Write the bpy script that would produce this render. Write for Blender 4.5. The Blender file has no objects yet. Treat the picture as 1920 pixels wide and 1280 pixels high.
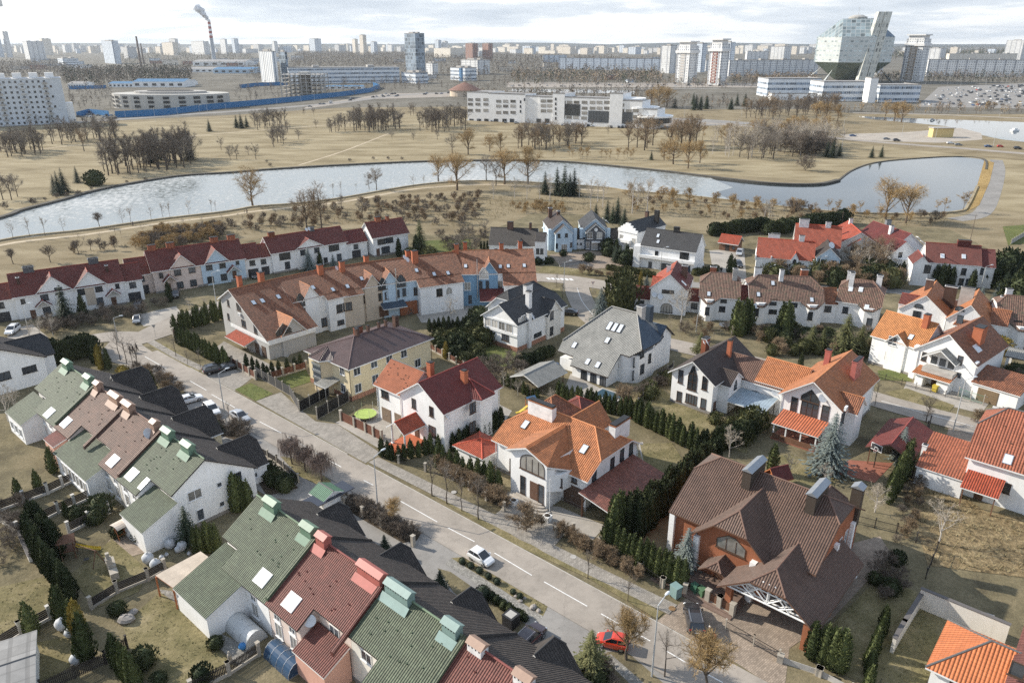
import bpy,bmesh,math,random
from mathutils import Vector,Matrix,Euler
RND=random.Random(11)
SC=bpy.context.scene
COL=SC.collection
# ---------------------------------------------------------------- camera model
F,CX,CY,HZ,CH=1400.0,960.0,640.0,81.0,60.0      # focal length and frame of the 1920x1280 picture, camera height
PIT=math.atan((CY-HZ)/F)
cP,sP=math.cos(PIT),math.sin(PIT)

def ray(u,v):
 x=(u-CX)/F;y=-(v-CY)/F
 return Vector((x,cP+y*sP,-sP+y*cP))

def P(u,v,z=0.0):
 d=ray(u,v);t=(z-CH)/d.z
 return Vector((d.x*t,d.y*t,z))

def ztop(base,v):
 """height of the point above ground point `base` seen on picture row v"""
 y=-(v-CY)/F
 dy,dz=cP+y*sP,-sP+y*cP
 return CH+base.y/dy*dz

# ---------------------------------------------------------------- materials
MATS={}
def nt(name,rough=0.85,metal=0.0,spec=0.4):
 m=bpy.data.materials.new(name);m.use_nodes=True
 t=m.node_tree;b=t.nodes['Principled BSDF']
 b.inputs['Roughness'].default_value=rough
 b.inputs['Metallic'].default_value=metal
 b.inputs['Specular IOR Level'].default_value=spec
 return m,t,b

def N(t,kind,**kw):
 n=t.nodes.new(kind)
 for k,v in kw.items():
  if k in n.inputs: n.inputs[k].default_value=v
  else: setattr(n,k,v)
 return n

def L(t,a,ao,b,bi): t.links.new(a.outputs[ao],b.inputs[bi])

def ramp(t,stops):
 r=N(t,'ShaderNodeValToRGB');e=r.color_ramp.elements
 while len(e)<len(stops): e.new(0.5)
 for i,(p,c) in enumerate(stops):
  e[i].position=p;e[i].color=(*c,1) if len(c) == 3 else c
 return r

def mixc(t,fac,a,b,blend='MIX'):
 """fac: (node, out) or float; a, b: colour tuples or (node, out)"""
 m=N(t,'ShaderNodeMix',data_type='RGBA',blend_type=blend)
 for idx,v in ((0,fac),(6,a),(7,b)):
  if isinstance(v,tuple) and len(v) == 2 and hasattr(v[0],'outputs'): t.links.new(v[0].outputs[v[1]],m.inputs[idx])
  elif idx == 0: m.inputs[0].default_value=v
  else: m.inputs[idx].default_value=(*v,1)
 return (m,2)

def noise(t,scale,det=4,rough=0.55,coord='Object',vec=None):
 n=N(t,'ShaderNodeTexNoise',Scale=scale,Detail=det,Roughness=rough)
 if vec is not None: t.links.new(vec,n.inputs['Vector'])
 else:
  c=N(t,'ShaderNodeTexCoord');L(t,c,coord,n,'Vector')
 return n

def mth(t,op,a,b=None):
 m=N(t,'ShaderNodeMath',operation=op)
 for i,v in enumerate((a,b)):
  if v is None: continue
  if isinstance(v,(int,float)): m.inputs[i].default_value=v
  else: t.links.new(v,m.inputs[i])
 return m.outputs[0]

def objrand(t):
 return N(t,'ShaderNodeObjectInfo').outputs['Random']

def plain(name,rgb,rough=0.8,metal=0.0,spec=0.4,var=0.12,scale=1.2):
 """painted or cast surface with faint weathering"""
 if name in MATS: return MATS[name]
 m,t,b=nt(name,rough,metal,spec)
 n=noise(t,scale,5,0.6)
 r=ramp(t,[(0.3,(1-var,)*3),(0.7,(1+var*0.6,)*3)])
 L(t,n,'Fac',r,'Fac')
 c=mixc(t,1.0,rgb,(r,'Color'),'MULTIPLY')
 L(t,c[0],c[1],b,'Base Color')
 MATS[name]=m
 return m

def wallmat(name,rgb,rough=0.9):
 """render on a house: blotches, streaks running down, a grubby foot"""
 if name in MATS: return MATS[name]
 m,t,b=nt(name,rough,0,0.25)
 tc=N(t,'ShaderNodeTexCoord');mp=N(t,'ShaderNodeMapping')
 mp.inputs['Scale'].default_value=(2.2,2.2,0.22)
 L(t,tc,'Object',mp,'Vector')
 n1=noise(t,1.0,5,0.65,vec=mp.outputs[0]);n2=noise(t,0.35,4,0.6)
 r1=ramp(t,[(0.34,(0.88,0.87,0.845)),(0.54,(1,1,1))]);L(t,n1,'Fac',r1,'Fac')
 r2=ramp(t,[(0.3,(0.90,0.90,0.89)),(0.65,(1.03,1.03,1.03))]);L(t,n2,'Fac',r2,'Fac')
 c=mixc(t,0.55,rgb,(r1,'Color'),'MULTIPLY');c=mixc(t,1.0,c,(r2,'Color'),'MULTIPLY')
 L(t,c[0],c[1],b,'Base Color')
 n3=noise(t,9,3);bp=N(t,'ShaderNodeBump',Strength=0.12,Distance=0.02)
 L(t,n3,'Fac',bp,'Height');L(t,bp,'Normal',b,'Normal')
 MATS[name]=m
 return m

def rooftile(name,rgb,pu=0.30,pv=0.36,bump=0.09,var=0.3,rough=0.6,moss=None,spec=0.4,sheet=False):
 """profiled roof covering: rolls running down the slope, stepped courses, tiles of uneven tone (UV in metres)"""
 if name in MATS: return MATS[name]
 m,t,b=nt(name,rough,0,spec)
 uv=N(t,'ShaderNodeUVMap');sx=N(t,'ShaderNodeSeparateXYZ');L(t,uv,'UV',sx,'Vector')
 u,v=sx.outputs[0],sx.outputs[1]
 fu=mth(t,'FRACT',mth(t,'MULTIPLY',u,1/pu));fv=mth(t,'FRACT',mth(t,'MULTIPLY',v,1/pv))
 roll=mth(t,'SINE',mth(t,'MULTIPLY',fu,math.pi))
 h=mth(t,'ADD',roll,mth(t,'MULTIPLY',fv,0.5 if not sheet else 0.12))
 bp=N(t,'ShaderNodeBump',Strength=1.0,Distance=bump);t.links.new(h,bp.inputs['Height'])
 L(t,bp,'Normal',b,'Normal')
 cell=N(t,'ShaderNodeCombineXYZ')
 t.links.new(mth(t,'FLOOR',mth(t,'MULTIPLY',u,1/pu)),cell.inputs[0])
 t.links.new(mth(t,'FLOOR',mth(t,'MULTIPLY',v,1/pv)),cell.inputs[1])
 wn=N(t,'ShaderNodeTexWhiteNoise',noise_dimensions='2D');L(t,cell,0,wn,'Vector')
 r=ramp(t,[(0,(1-var,)*3),(1,(1+var*0.7,)*3)]);L(t,wn,'Value',r,'Fac')
 c=mixc(t,1.0,rgb,(r,'Color'),'MULTIPLY')
 n=noise(t,0.5,5,0.65,vec=uv.outputs[0])
 r2=ramp(t,[(0.3,(0.74,0.75,0.74)),(0.68,(1.1,1.09,1.07))]);L(t,n,'Fac',r2,'Fac')
 c=mixc(t,1.0,c,(r2,'Color'),'MULTIPLY')
 if moss:
  n2=noise(t,1.1,6,0.7,vec=uv.outputs[0]);r3=ramp(t,[(0.48,(0,0,0)),(0.66,(0.7,)*3)]);L(t,n2,'Fac',r3,'Fac')
  c=mixc(t,(r3,'Color'),c,moss)
 # joints between the rolls and the course edges are toned darker
 j=mth(t,'LESS_THAN',roll,0.38);j=mth(t,'MULTIPLY',j,0.45 if not sheet else 0.3)
 jn=N(t,'ShaderNodeMath',operation='MULTIPLY');t.links.new(j,jn.inputs[0]);jn.inputs[1].default_value=1.0
 c=mixc(t,(jn,0),c,tuple(x*0.35 for x in rgb))
 j2=mth(t,'LESS_THAN',fv,0.12);jn2=N(t,'ShaderNodeMath',operation='MULTIPLY');t.links.new(j2,jn2.inputs[0]);jn2.inputs[1].default_value=0.35 if not sheet else 0.2
 c=mixc(t,(jn2,0),c,tuple(x*0.35 for x in rgb))
 L(t,c[0],c[1],b,'Base Color')
 MATS[name]=m
 return m

def groundmat(name,stops,scale=0.25,fine=3.0,rough=0.95,bump=0.12,stretch=None,big=0.035,blot=(0.72,1.16)):
 """grass or soil: broad patches and small tufts; stops colour the patches"""
 if name in MATS: return MATS[name]
 m,t,b=nt(name,rough,0,0.1)
 tc=N(t,'ShaderNodeTexCoord');mp=N(t,'ShaderNodeMapping');L(t,tc,'Object',mp,'Vector')
 if stretch: mp.inputs['Scale'].default_value=stretch
 n1=noise(t,scale,6,0.62,vec=mp.outputs[0]);n2=noise(t,fine,5,0.7,vec=mp.outputs[0]);n3=noise(t,big,4,0.55,vec=mp.outputs[0])
 r=ramp(t,stops);L(t,n1,'Fac',r,'Fac')
 r2=ramp(t,[(0.28,(blot[0],)*3),(0.7,(blot[1],)*3)]);L(t,n2,'Fac',r2,'Fac')
 r3=ramp(t,[(0.3,(0.82,0.80,0.76)),(0.7,(1.1,1.1,1.1))]);L(t,n3,'Fac',r3,'Fac')
 c=mixc(t,1.0,(r,'Color'),(r2,'Color'),'MULTIPLY');c=mixc(t,1.0,c,(r3,'Color'),'MULTIPLY')
 L(t,c[0],c[1],b,'Base Color')
 bp=N(t,'ShaderNodeBump',Strength=0.9,Distance=bump);L(t,n2,'Fac',bp,'Height');L(t,bp,'Normal',b,'Normal')
 MATS[name]=m
 return m

def paving(name,rgb,bw=0.4,bh=0.2,ang=0.0,var=0.18,mortar=0.55):
 if name in MATS: return MATS[name]
 m,t,b=nt(name,0.88,0,0.2)
 tc=N(t,'ShaderNodeTexCoord');mp=N(t,'ShaderNodeMapping');L(t,tc,'Object',mp,'Vector');mp.inputs['Rotation'].default_value=(0,0,ang)
 br=N(t,'ShaderNodeTexBrick',Scale=1.0);L(t,mp,0,br,'Vector')
 br.inputs['Brick Width'].default_value=bw;br.inputs['Row Height'].default_value=bh;br.inputs['Mortar Size'].default_value=0.018
 br.inputs['Color1'].default_value=(*[x*(1-var) for x in rgb],1);br.inputs['Color2'].default_value=(*[x*(1+var) for x in rgb],1)
 br.inputs['Mortar'].default_value=(*[x*mortar for x in rgb],1)
 n=noise(t,0.5,6,0.65);r=ramp(t,[(0.3,(0.76,0.76,0.75)),(0.68,(1.1,1.1,1.08))]);L(t,n,'Fac',r,'Fac')
 c=mixc(t,1.0,(br,'Color'),(r,'Color'),'MULTIPLY');L(t,c[0],c[1],b,'Base Color')
 MATS[name]=m
 return m

def asphaltmat(name,rgb,patch=0.16):
 if name in MATS: return MATS[name]
 m,t,b=nt(name,0.9,0,0.2)
 n1=noise(t,0.12,6,0.6);n2=noise(t,14,3,0.6);n3=noise(t,0.7,6,0.7)
 r1=ramp(t,[(0.32,(1-patch,)*3),(0.68,(1+patch,)*3)]);L(t,n1,'Fac',r1,'Fac')
 r2=ramp(t,[(0.3,(0.88,)*3),(0.7,(1.1,)*3)]);L(t,n2,'Fac',r2,'Fac')
 r3=ramp(t,[(0.28,(0.80,)*3),(0.5,(1.0,)*3),(0.75,(1.06,)*3)]);L(t,n3,'Fac',r3,'Fac')
 c=mixc(t,1.0,rgb,(r1,'Color'),'MULTIPLY')
 c=mixc(t,1.0,c,(r2,'Color'),'MULTIPLY');c=mixc(t,1.0,c,(r3,'Color'),'MULTIPLY')
 vo=N(t,'ShaderNodeTexVoronoi',feature='DISTANCE_TO_EDGE',Scale=0.16)
 nn=noise(t,0.9,4,0.6);tc=N(t,'ShaderNodeTexCoord');add=N(t,'ShaderNodeVectorMath',operation='ADD');L(t,tc,'Object',add,0);L(t,nn,'Color',add,1);L(t,add,0,vo,'Vector')
 ck=mth(t,'LESS_THAN',vo.outputs[0],0.0022);cn=N(t,'ShaderNodeMath',operation='MULTIPLY');t.links.new(ck,cn.inputs[0]);cn.inputs[1].default_value=0.4
 c=mixc(t,(cn,0),c,tuple(x*0.4 for x in rgb))
 L(t,c[0],c[1],b,'Base Color')
 MATS[name]=m
 return m

def leafmat(name,dark,light,rough=0.7,spec=0.2):
 """foliage or twigs: tone varies from tree to tree and clump to clump"""
 if name in MATS: return MATS[name]
 m,t,b=nt(name,rough,0,spec)
 n=noise(t,1.3,4,0.6)
 f=mth(t,'ADD',mth(t,'MULTIPLY',n.outputs['Fac'],0.8),mth(t,'MULTIPLY',objrand(t),0.4))
 r=ramp(t,[(0.36,dark),(0.82,light)]);t.links.new(f,r.inputs['Fac'])
 L(t,r,'Color',b,'Base Color')
 MATS[name]=m
 return m

def facade(name,wall,glass=(0.06,0.075,0.09),pu=3.2,pv=3.0,wu=0.42,wv=0.45,band=None,strip=0,sc=(0.10,0.11,0.13)):
 """tower-block wall whose rows of small far-off windows are part of its surface (UV in metres)"""
 if name in MATS: return MATS[name]
 m,t,b=nt(name,0.7,0,0.35)
 uv=N(t,'ShaderNodeUVMap');sx=N(t,'ShaderNodeSeparateXYZ');L(t,uv,'UV',sx,'Vector')
 u,v=sx.outputs[0],sx.outputs[1]
 fu=mth(t,'FRACT',mth(t,'MULTIPLY',u,1/pu));fv=mth(t,'FRACT',mth(t,'MULTIPLY',v,1/pv))
 def inside(f,w): return mth(t,'LESS_THAN',mth(t,'ABSOLUTE',mth(t,'SUBTRACT',f,0.5)),w/2)
 mk=mth(t,'MULTIPLY',inside(fu,wu),inside(fv,wv))
 mn=N(t,'ShaderNodeMath',operation='MULTIPLY');t.links.new(mk,mn.inputs[0]);mn.inputs[1].default_value=1.0
 cell=N(t,'ShaderNodeCombineXYZ');t.links.new(mth(t,'FLOOR',mth(t,'MULTIPLY',u,1/pu)),cell.inputs[0]);t.links.new(mth(t,'FLOOR',mth(t,'MULTIPLY',v,1/pv)),cell.inputs[1])
 wn=N(t,'ShaderNodeTexWhiteNoise',noise_dimensions='2D');L(t,cell,0,wn,'Vector')
 rg=ramp(t,[(0.0,tuple(x*0.6 for x in glass)),(1.0,tuple(min(1,x*2.4) for x in glass))]);L(t,wn,'Value',rg,'Fac')
 n=noise(t,0.08,4,0.6);r=ramp(t,[(0.3,(0.86,)*3),(0.7,(1.06,)*3)]);L(t,n,'Fac',r,'Fac')
 c=mixc(t,1.0,wall,(r,'Color'),'MULTIPLY')
 if strip:
  fs=mth(t,'FRACT',mth(t,'MULTIPLY',u,1/strip));ms=mth(t,'LESS_THAN',fs,0.2)
  sn=N(t,'ShaderNodeMath',operation='MULTIPLY');t.links.new(ms,sn.inputs[0]);sn.inputs[1].default_value=0.8
  c=mixc(t,(sn,0),c,sc)
 if band:
  fb=mth(t,'LESS_THAN',fv,0.12);bn=N(t,'ShaderNodeMath',operation='MULTIPLY');t.links.new(fb,bn.inputs[0]);bn.inputs[1].default_value=1.0
  c=mixc(t,(bn,0),c,band)
 c=mixc(t,(mn,0),c,(rg,'Color'))
 L(t,c[0],c[1],b,'Base Color')
 MATS[name]=m
 return m

# ---------------------------------------------------------------- mesh builder
class MB:
 def __init__(s): s.v=[];s.f=[];s.m=[];s.uv={}
 def poly(s,pts,mi=0,uv=None):
  i=len(s.v);s.v += [tuple(p) for p in pts];s.f.append(tuple(range(i,i+len(pts))));s.m.append(mi)
  if uv: s.uv[len(s.f)-1]=uv
 def box(s,x0,x1,y0,y1,z0,z1,mi=0,M=None):
  c=[Vector(p) for p in ((x0,y0,z0),(x1,y0,z0),(x1,y1,z0),(x0,y1,z0),(x0,y0,z1),(x1,y0,z1),(x1,y1,z1),(x0,y1,z1))]
  if M is not None: c=[M @ p for p in c]
  i=len(s.v);s.v += [tuple(p) for p in c]
  for q in ((0,3,2,1),(4,5,6,7),(0,1,5,4),(1,2,6,5),(2,3,7,6),(3,0,4,7)):
   s.f.append(tuple(i+k for k in q));s.m.append(mi)
 def cb(s,cx,cy,z0,w,d,h,mi=0): s.box(cx-w/2,cx+w/2,cy-d/2,cy+d/2,z0,z0+h,mi)
 def prism(s,pts,z0,z1,mi=0,top=None):
  n=len(pts);i=len(s.v)
  a=sum(pts[k][0]*pts[(k+1) % n][1]-pts[(k+1) % n][0]*pts[k][1] for k in range(n))
  if a<0: pts=pts[::-1]
  s.v += [(p[0],p[1],z0) for p in pts]+[(p[0],p[1],z1) for p in pts]
  s.f.append(tuple(i+k for k in range(n))[::-1]);s.m.append(mi)
  s.f.append(tuple(i+n+k for k in range(n)));s.m.append(mi if top is None else top)
  for k in range(n):
   j=(k+1) % n;s.f.append((i+k,i+j,i+n+j,i+n+k));s.m.append(mi)
 def tube(s,a,b,r0,r1,n=6,mi=0,cap=True):
  a=Vector(a);b=Vector(b);d=(b-a)
  if d.length<1e-6: return
  d.normalize();u=d.orthogonal().normalized();w=d.cross(u);i=len(s.v)
  for c,r in ((a,r0),(b,r1)):
   for k in range(n):
    t=2*math.pi*k/n;s.v.append(tuple(c+u*(r*math.cos(t))+w*(r*math.sin(t))))
  for k in range(n):
   j=(k+1) % n;s.f.append((i+k,i+j,i+n+j,i+n+k));s.m.append(mi)
  if cap:
   s.f.append(tuple(i+k for k in range(n))[::-1]);s.m.append(mi);s.f.append(tuple(i+n+k for k in range(n)));s.m.append(mi)
 def lathe(s,prof,n=12,mi=0,c=(0,0,0)):
  i=len(s.v)
  for r,z in prof:
   for k in range(n):
    t=2*math.pi*k/n;s.v.append((c[0]+r*math.cos(t),c[1]+r*math.sin(t),c[2]+z))
  for q in range(len(prof)-1):
   for k in range(n):
    j=(k+1) % n;s.f.append((i+q*n+k,i+q*n+j,i+(q+1)*n+j,i+(q+1)*n+k));s.m.append(mi)
  s.f.append(tuple(i+k for k in range(n))[::-1]);s.m.append(mi);q=len(prof)-1;s.f.append(tuple(i+q*n+k for k in range(n)));s.m.append(mi)
 def blob(s,c,rx,ry,rz,n=10,m=6,jit=0.0,mi=0,rng=RND):
  i=len(s.v)
  for a in range(m+1):
   th=math.pi*a/m
   for k in range(n):
    ph=2*math.pi*k/n;j=1+rng.uniform(-jit,jit)
    s.v.append((c[0]+rx*j*math.sin(th)*math.cos(ph),c[1]+ry*j*math.sin(th)*math.sin(ph),c[2]+rz*j*math.cos(th)))
  for a in range(m):
   for k in range(n):
    j=(k+1) % n;s.f.append((i+a*n+k,i+(a+1)*n+k,i+(a+1)*n+j,i+a*n+j));s.m.append(mi)
 def mesh(s,name,mats,smooth=False):
  me=bpy.data.meshes.new(name);me.from_pydata(s.v,[],s.f);me.update()
  for m in (mats if isinstance(mats,(list,tuple)) else [mats]): me.materials.append(m)
  me.polygons.foreach_set('material_index',s.m)
  if smooth: me.polygons.foreach_set('use_smooth',[True]*len(s.f))
  if s.uv:
   ul=me.uv_layers.new(name='UVMap')
   for fi,uv in s.uv.items():
    p=me.polygons[fi]
    for li,c in zip(p.loop_indices,uv): ul.data[li].uv=c
  return me
 def build(s,name,mats,parent=None,smooth=False,loc=(0,0,0),rz=0.0):
  return link(name,s.mesh(name,mats,smooth),parent,loc,rz)

def link(name,me,parent=None,loc=(0,0,0),rz=0.0):
 o=bpy.data.objects.new(name,me);COL.objects.link(o)
 o.location=loc;o.rotation_euler=(0,0,rz)
 if parent is not None: o.parent=parent
 return o

def tag(o,label=None,cat=None,group=None,kind=None):
 if label: o['label']=label
 if cat: o['category']=cat
 if group: o['group']=group
 if kind: o['kind']=kind
 return o

def thing(name,label,cat,loc=(0,0,0),rz=0.0,group=None):
 return tag(link(name,None,None,loc,rz),label,cat,group)

def copy_tree(o,loc,rz,sc=1.0,label=None,group=None):
 r=o.copy();COL.objects.link(r);r.location=loc;r.rotation_euler=(0,0,rz);r.scale=(sc,sc,sc) if isinstance(sc,(int,float)) else sc
 if label: r['label']=label
 if group: r['group']=group
 for ch in o.children:
  c=ch.copy();COL.objects.link(c);c.parent=r
  for g in ch.children:
   d=g.copy();COL.objects.link(d);d.parent=c
 return r

def slope_uv(pts):
 n=Vector((0,0,0));q=[Vector(p) for p in pts]
 for i in range(len(q)):
  a,b=q[i],q[(i+1) % len(q)];n += Vector(((a.y-b.y)*(a.z+b.z),(a.z-b.z)*(a.x+b.x),(a.x-b.x)*(a.y+b.y)))
 n.normalize();d=Vector((0,0,-1))-n*(-n.z)
 if d.length<1e-4: d=Vector((0,-1,0))
 d.normalize();u=d.cross(n)
 return [(p.dot(u),p.dot(d)) for p in q]
# ---------------------------------------------------------------- shared materials
WHITE=wallmat('white_render',(0.86,0.855,0.84));OFFW=wallmat('offwhite_render',(0.72,0.69,0.63));CREAM=wallmat('cream_render',(0.74,0.63,0.42))
PINK=wallmat('pink_render',(0.62,0.36,0.28));PALEPINK=wallmat('pale_pink_render',(0.72,0.60,0.53));BLUEW=wallmat('pale_blue_render',(0.50,0.62,0.72));BLUE=wallmat('blue_render',(0.20,0.34,0.48))
BEIGE=wallmat('beige_render',(0.58,0.49,0.39));GREYW=wallmat('grey_render',(0.46,0.45,0.43));DKGREY=wallmat('dark_grey_render',(0.11,0.11,0.115));TERRA=wallmat('terracotta_render',(0.50,0.13,0.05))
PLINTH=plain('plinth_stone',(0.27,0.25,0.23),var=0.25,scale=3);BRICKPL=paving('brick_plinth',(0.42,0.22,0.15),0.25,0.08)
BRICKW=None
R_ORG=rooftile('orange_tile',(0.46,0.17,0.066),var=0.22);R_ORG2=rooftile('weathered_orange_tile',(0.27,0.105,0.052),0.3,0.34,var=0.4);R_ORGL=rooftile('light_orange_tile',(0.56,0.235,0.085),var=0.2)
R_RED=rooftile('dark_red_sheet',(0.16,0.04,0.034),0.3,0.4,var=0.1,rough=0.55,sheet=True,bump=0.06,spec=.25);R_RED2=rooftile('red_tile',(0.175,0.046,0.034),0.25,0.35,var=0.2);R_SCAR=rooftile('scarlet_tile',(0.38,0.075,0.035),0.3,0.36,var=0.2)
R_MAR=rooftile('maroon_tile',(0.16,0.035,0.03),0.25,0.35,var=0.15);R_BRN=rooftile('brown_tile',(0.15,0.083,0.06),0.34,0.36,var=0.22);R_BRNW=rooftile('weathered_brown_tile',(0.19,0.105,0.075),0.34,0.36,var=0.4,moss=(0.10,0.10,0.06))
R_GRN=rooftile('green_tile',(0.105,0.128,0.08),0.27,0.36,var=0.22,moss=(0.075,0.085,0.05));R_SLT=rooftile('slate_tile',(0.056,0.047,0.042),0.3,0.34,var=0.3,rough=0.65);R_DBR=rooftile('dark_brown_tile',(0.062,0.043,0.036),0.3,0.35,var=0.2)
R_DRD=rooftile('tile_dark_red_roll',(0.165,0.055,0.042),0.27,0.36,var=0.18);R_GRY=rooftile('grey_tile',(0.30,0.295,0.275),0.3,0.33,var=0.14);R_BLU=rooftile('slate_blue_tile',(0.07,0.10,0.14),0.3,0.33,var=0.12);R_CHO=rooftile('chocolate_sheet',(0.10,0.062,0.058),0.24,0.4,var=0.1,rough=0.4,sheet=True,bump=0.05)
R_BLK=rooftile('black_sheet',(0.05,0.05,0.053),0.26,0.38,var=0.2,rough=0.5);R_BRS=rooftile('brown_rolled_tile',(0.13,0.078,0.057),0.28,0.36,var=0.15,rough=0.5)
FW=plain('white_trim',(0.78,0.78,0.76),0.6);FD=plain('dark_trim',(0.05,0.04,0.035),0.6);FBR=plain('brown_trim',(0.13,0.07,0.045),0.7);FGR=plain('sage_metal',(0.15,0.235,0.165),0.5,0,var=0.15);FGR2=plain('pale_green_metal',(0.21,0.30,0.275),0.5);FPK=plain('salmon_metal',(0.42,0.135,0.11),0.5);FTN=plain('tan_metal',(0.34,0.225,0.165),0.5);FOR=plain('orange_render',(0.42,0.135,0.065),0.8)
CHW=plain('white_chimney',(0.74,0.73,0.71),0.85,var=0.2);CHB=paving('chimney_brick',(0.33,0.12,0.07),0.26,0.09);CHD=paving('dark_chimney_brick',(0.15,0.09,0.07),0.26,0.09);CHG=plain('grey_chimney',(0.40,0.39,0.36),0.8);METG=plain('grey_metal',(0.32,0.34,0.36),0.4,0.5);STEEL=plain('galvanised_steel',(0.50,0.52,0.54),0.35,0.7)
WOODB=plain('brown_wood',(0.17,0.085,0.05),0.75,var=0.25);WOODO=plain('orange_wood',(0.42,0.15,0.06),0.7,var=0.25);GARD=plain('garage_door_brown',(0.11,0.07,0.05),0.55);GARK=plain('garage_door_dark',(0.045,0.045,0.05),0.5);BLACKM=plain('black_iron',(0.025,0.024,0.024),0.5);CONC=plain('concrete',(0.42,0.40,0.37),0.9,var=0.2)
FRB=plain('brown_window_frame',(0.085,0.052,0.035),0.5);FRW=plain('white_window_frame',(0.78,0.78,0.77),0.45);FRK=plain('black_window_frame',(0.03,0.03,0.033),0.45)
def glass(name,rgb,rough=0.06):
 m,t,b=nt(name,rough,0,0.7)
 n=noise(t,0.9,3);r=ramp(t,[(0.35,tuple(x*0.5 for x in rgb)),(0.62,rgb)]);L(t,n,'Fac',r,'Fac')
 c=mixc(t,(N(t,'ShaderNodeObjectInfo'),'Random'),(r,'Color'),tuple(min(1,x*2.6) for x in rgb));L(t,c[0],c[1],b,'Base Color')
 return m
GL=glass('window_glass',(0.035,0.04,0.046));GLC=glass('curtained_glass',(0.22,0.21,0.19));GLS=plain('skylight_glass',(0.60,0.64,0.68),0.08,0.0,0.9);DISH=plain('dish_white',(0.62,0.65,0.68),0.4)
BRICKO=paving('orange_brick',(0.38,0.148,0.078),0.26,0.085,var=0.12,mortar=0.8)

_wc={}
def win_mesh(w,h,st,nx,ny,shape):
 k=(round(w,2),round(h,2),st,nx,ny,shape)
 if k in _wc: return _wc[k]
 if shape == 'arch':
  pts=[(-w/2,0),(w/2,0)]+[(w/2*math.cos(a),h*0.45+h*0.55*math.sin(a)) for a in [math.pi*i/10 for i in range(11)]]
 elif shape == 'peak': pts=[(-w/2,0),(w/2,0),(w/2,h*0.55),(w*0.12,h),(-w*0.12,h),(-w/2,h*0.55)]
 elif shape == 'tri': pts=[(-w/2,0),(w/2,0),(w/2,h*0.35),(0,h),(-w/2,h*0.35)]
 elif shape == 'round': pts=[(w/2*math.cos(a),h/2+h/2*math.sin(a)) for a in [2*math.pi*i/14 for i in range(14)]]
 else: pts=[(-w/2,0),(w/2,0),(w/2,h),(-w/2,h)]
 cz=h*0.48;fr=min(0.075,w*0.12);sx=(w/2-fr)/(w/2);sz=(h/2-fr)/(h/2)
 inn=[(p[0]*sx,cz+(p[1]-cz)*sz) for p in pts]
 f=MB();n=len(pts)
 for i in range(n):
  j=(i+1) % n
  f.poly([(pts[i][0],-.07,pts[i][1]),(pts[j][0],-.07,pts[j][1]),(inn[j][0],-.07,inn[j][1]),(inn[i][0],-.07,inn[i][1])])
  f.poly([(pts[i][0],0,pts[i][1]),(pts[j][0],0,pts[j][1]),(pts[j][0],-.07,pts[j][1]),(pts[i][0],-.07,pts[i][1])])
  f.poly([(inn[i][0],-.07,inn[i][1]),(inn[j][0],-.07,inn[j][1]),(inn[j][0],-.015,inn[j][1]),(inn[i][0],-.015,inn[i][1])])
 top=h if shape in ('rect',) else h*0.8
 for i in range(1,nx): x=-w/2+w*i/nx;f.box(x-.035,x+.035,-.062,-.02,.04,top-.04)
 for i in range(1,ny): z=h*i/ny;f.box(-w/2+.04,w/2-.04,-.058,-.022,z-.03,z+.03)
 f.box(-w/2-.1,w/2+.1,-.16,.0,-.09,-.012)
 g=MB();g.poly([(p[0]*.97,-.02,cz+(p[1]-cz)*.97) for p in pts])
 fm={'b': FRB,'w': FRW,'k': FRK}[st[0]]
 r=(f.mesh('window',fm),g.mesh('pane',GLC if 'c' in st else GL));_wc[k]=r
 return r
ROT={'S': 0.0,'W':-math.pi/2,'E': math.pi/2,'N': math.pi}

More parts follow.
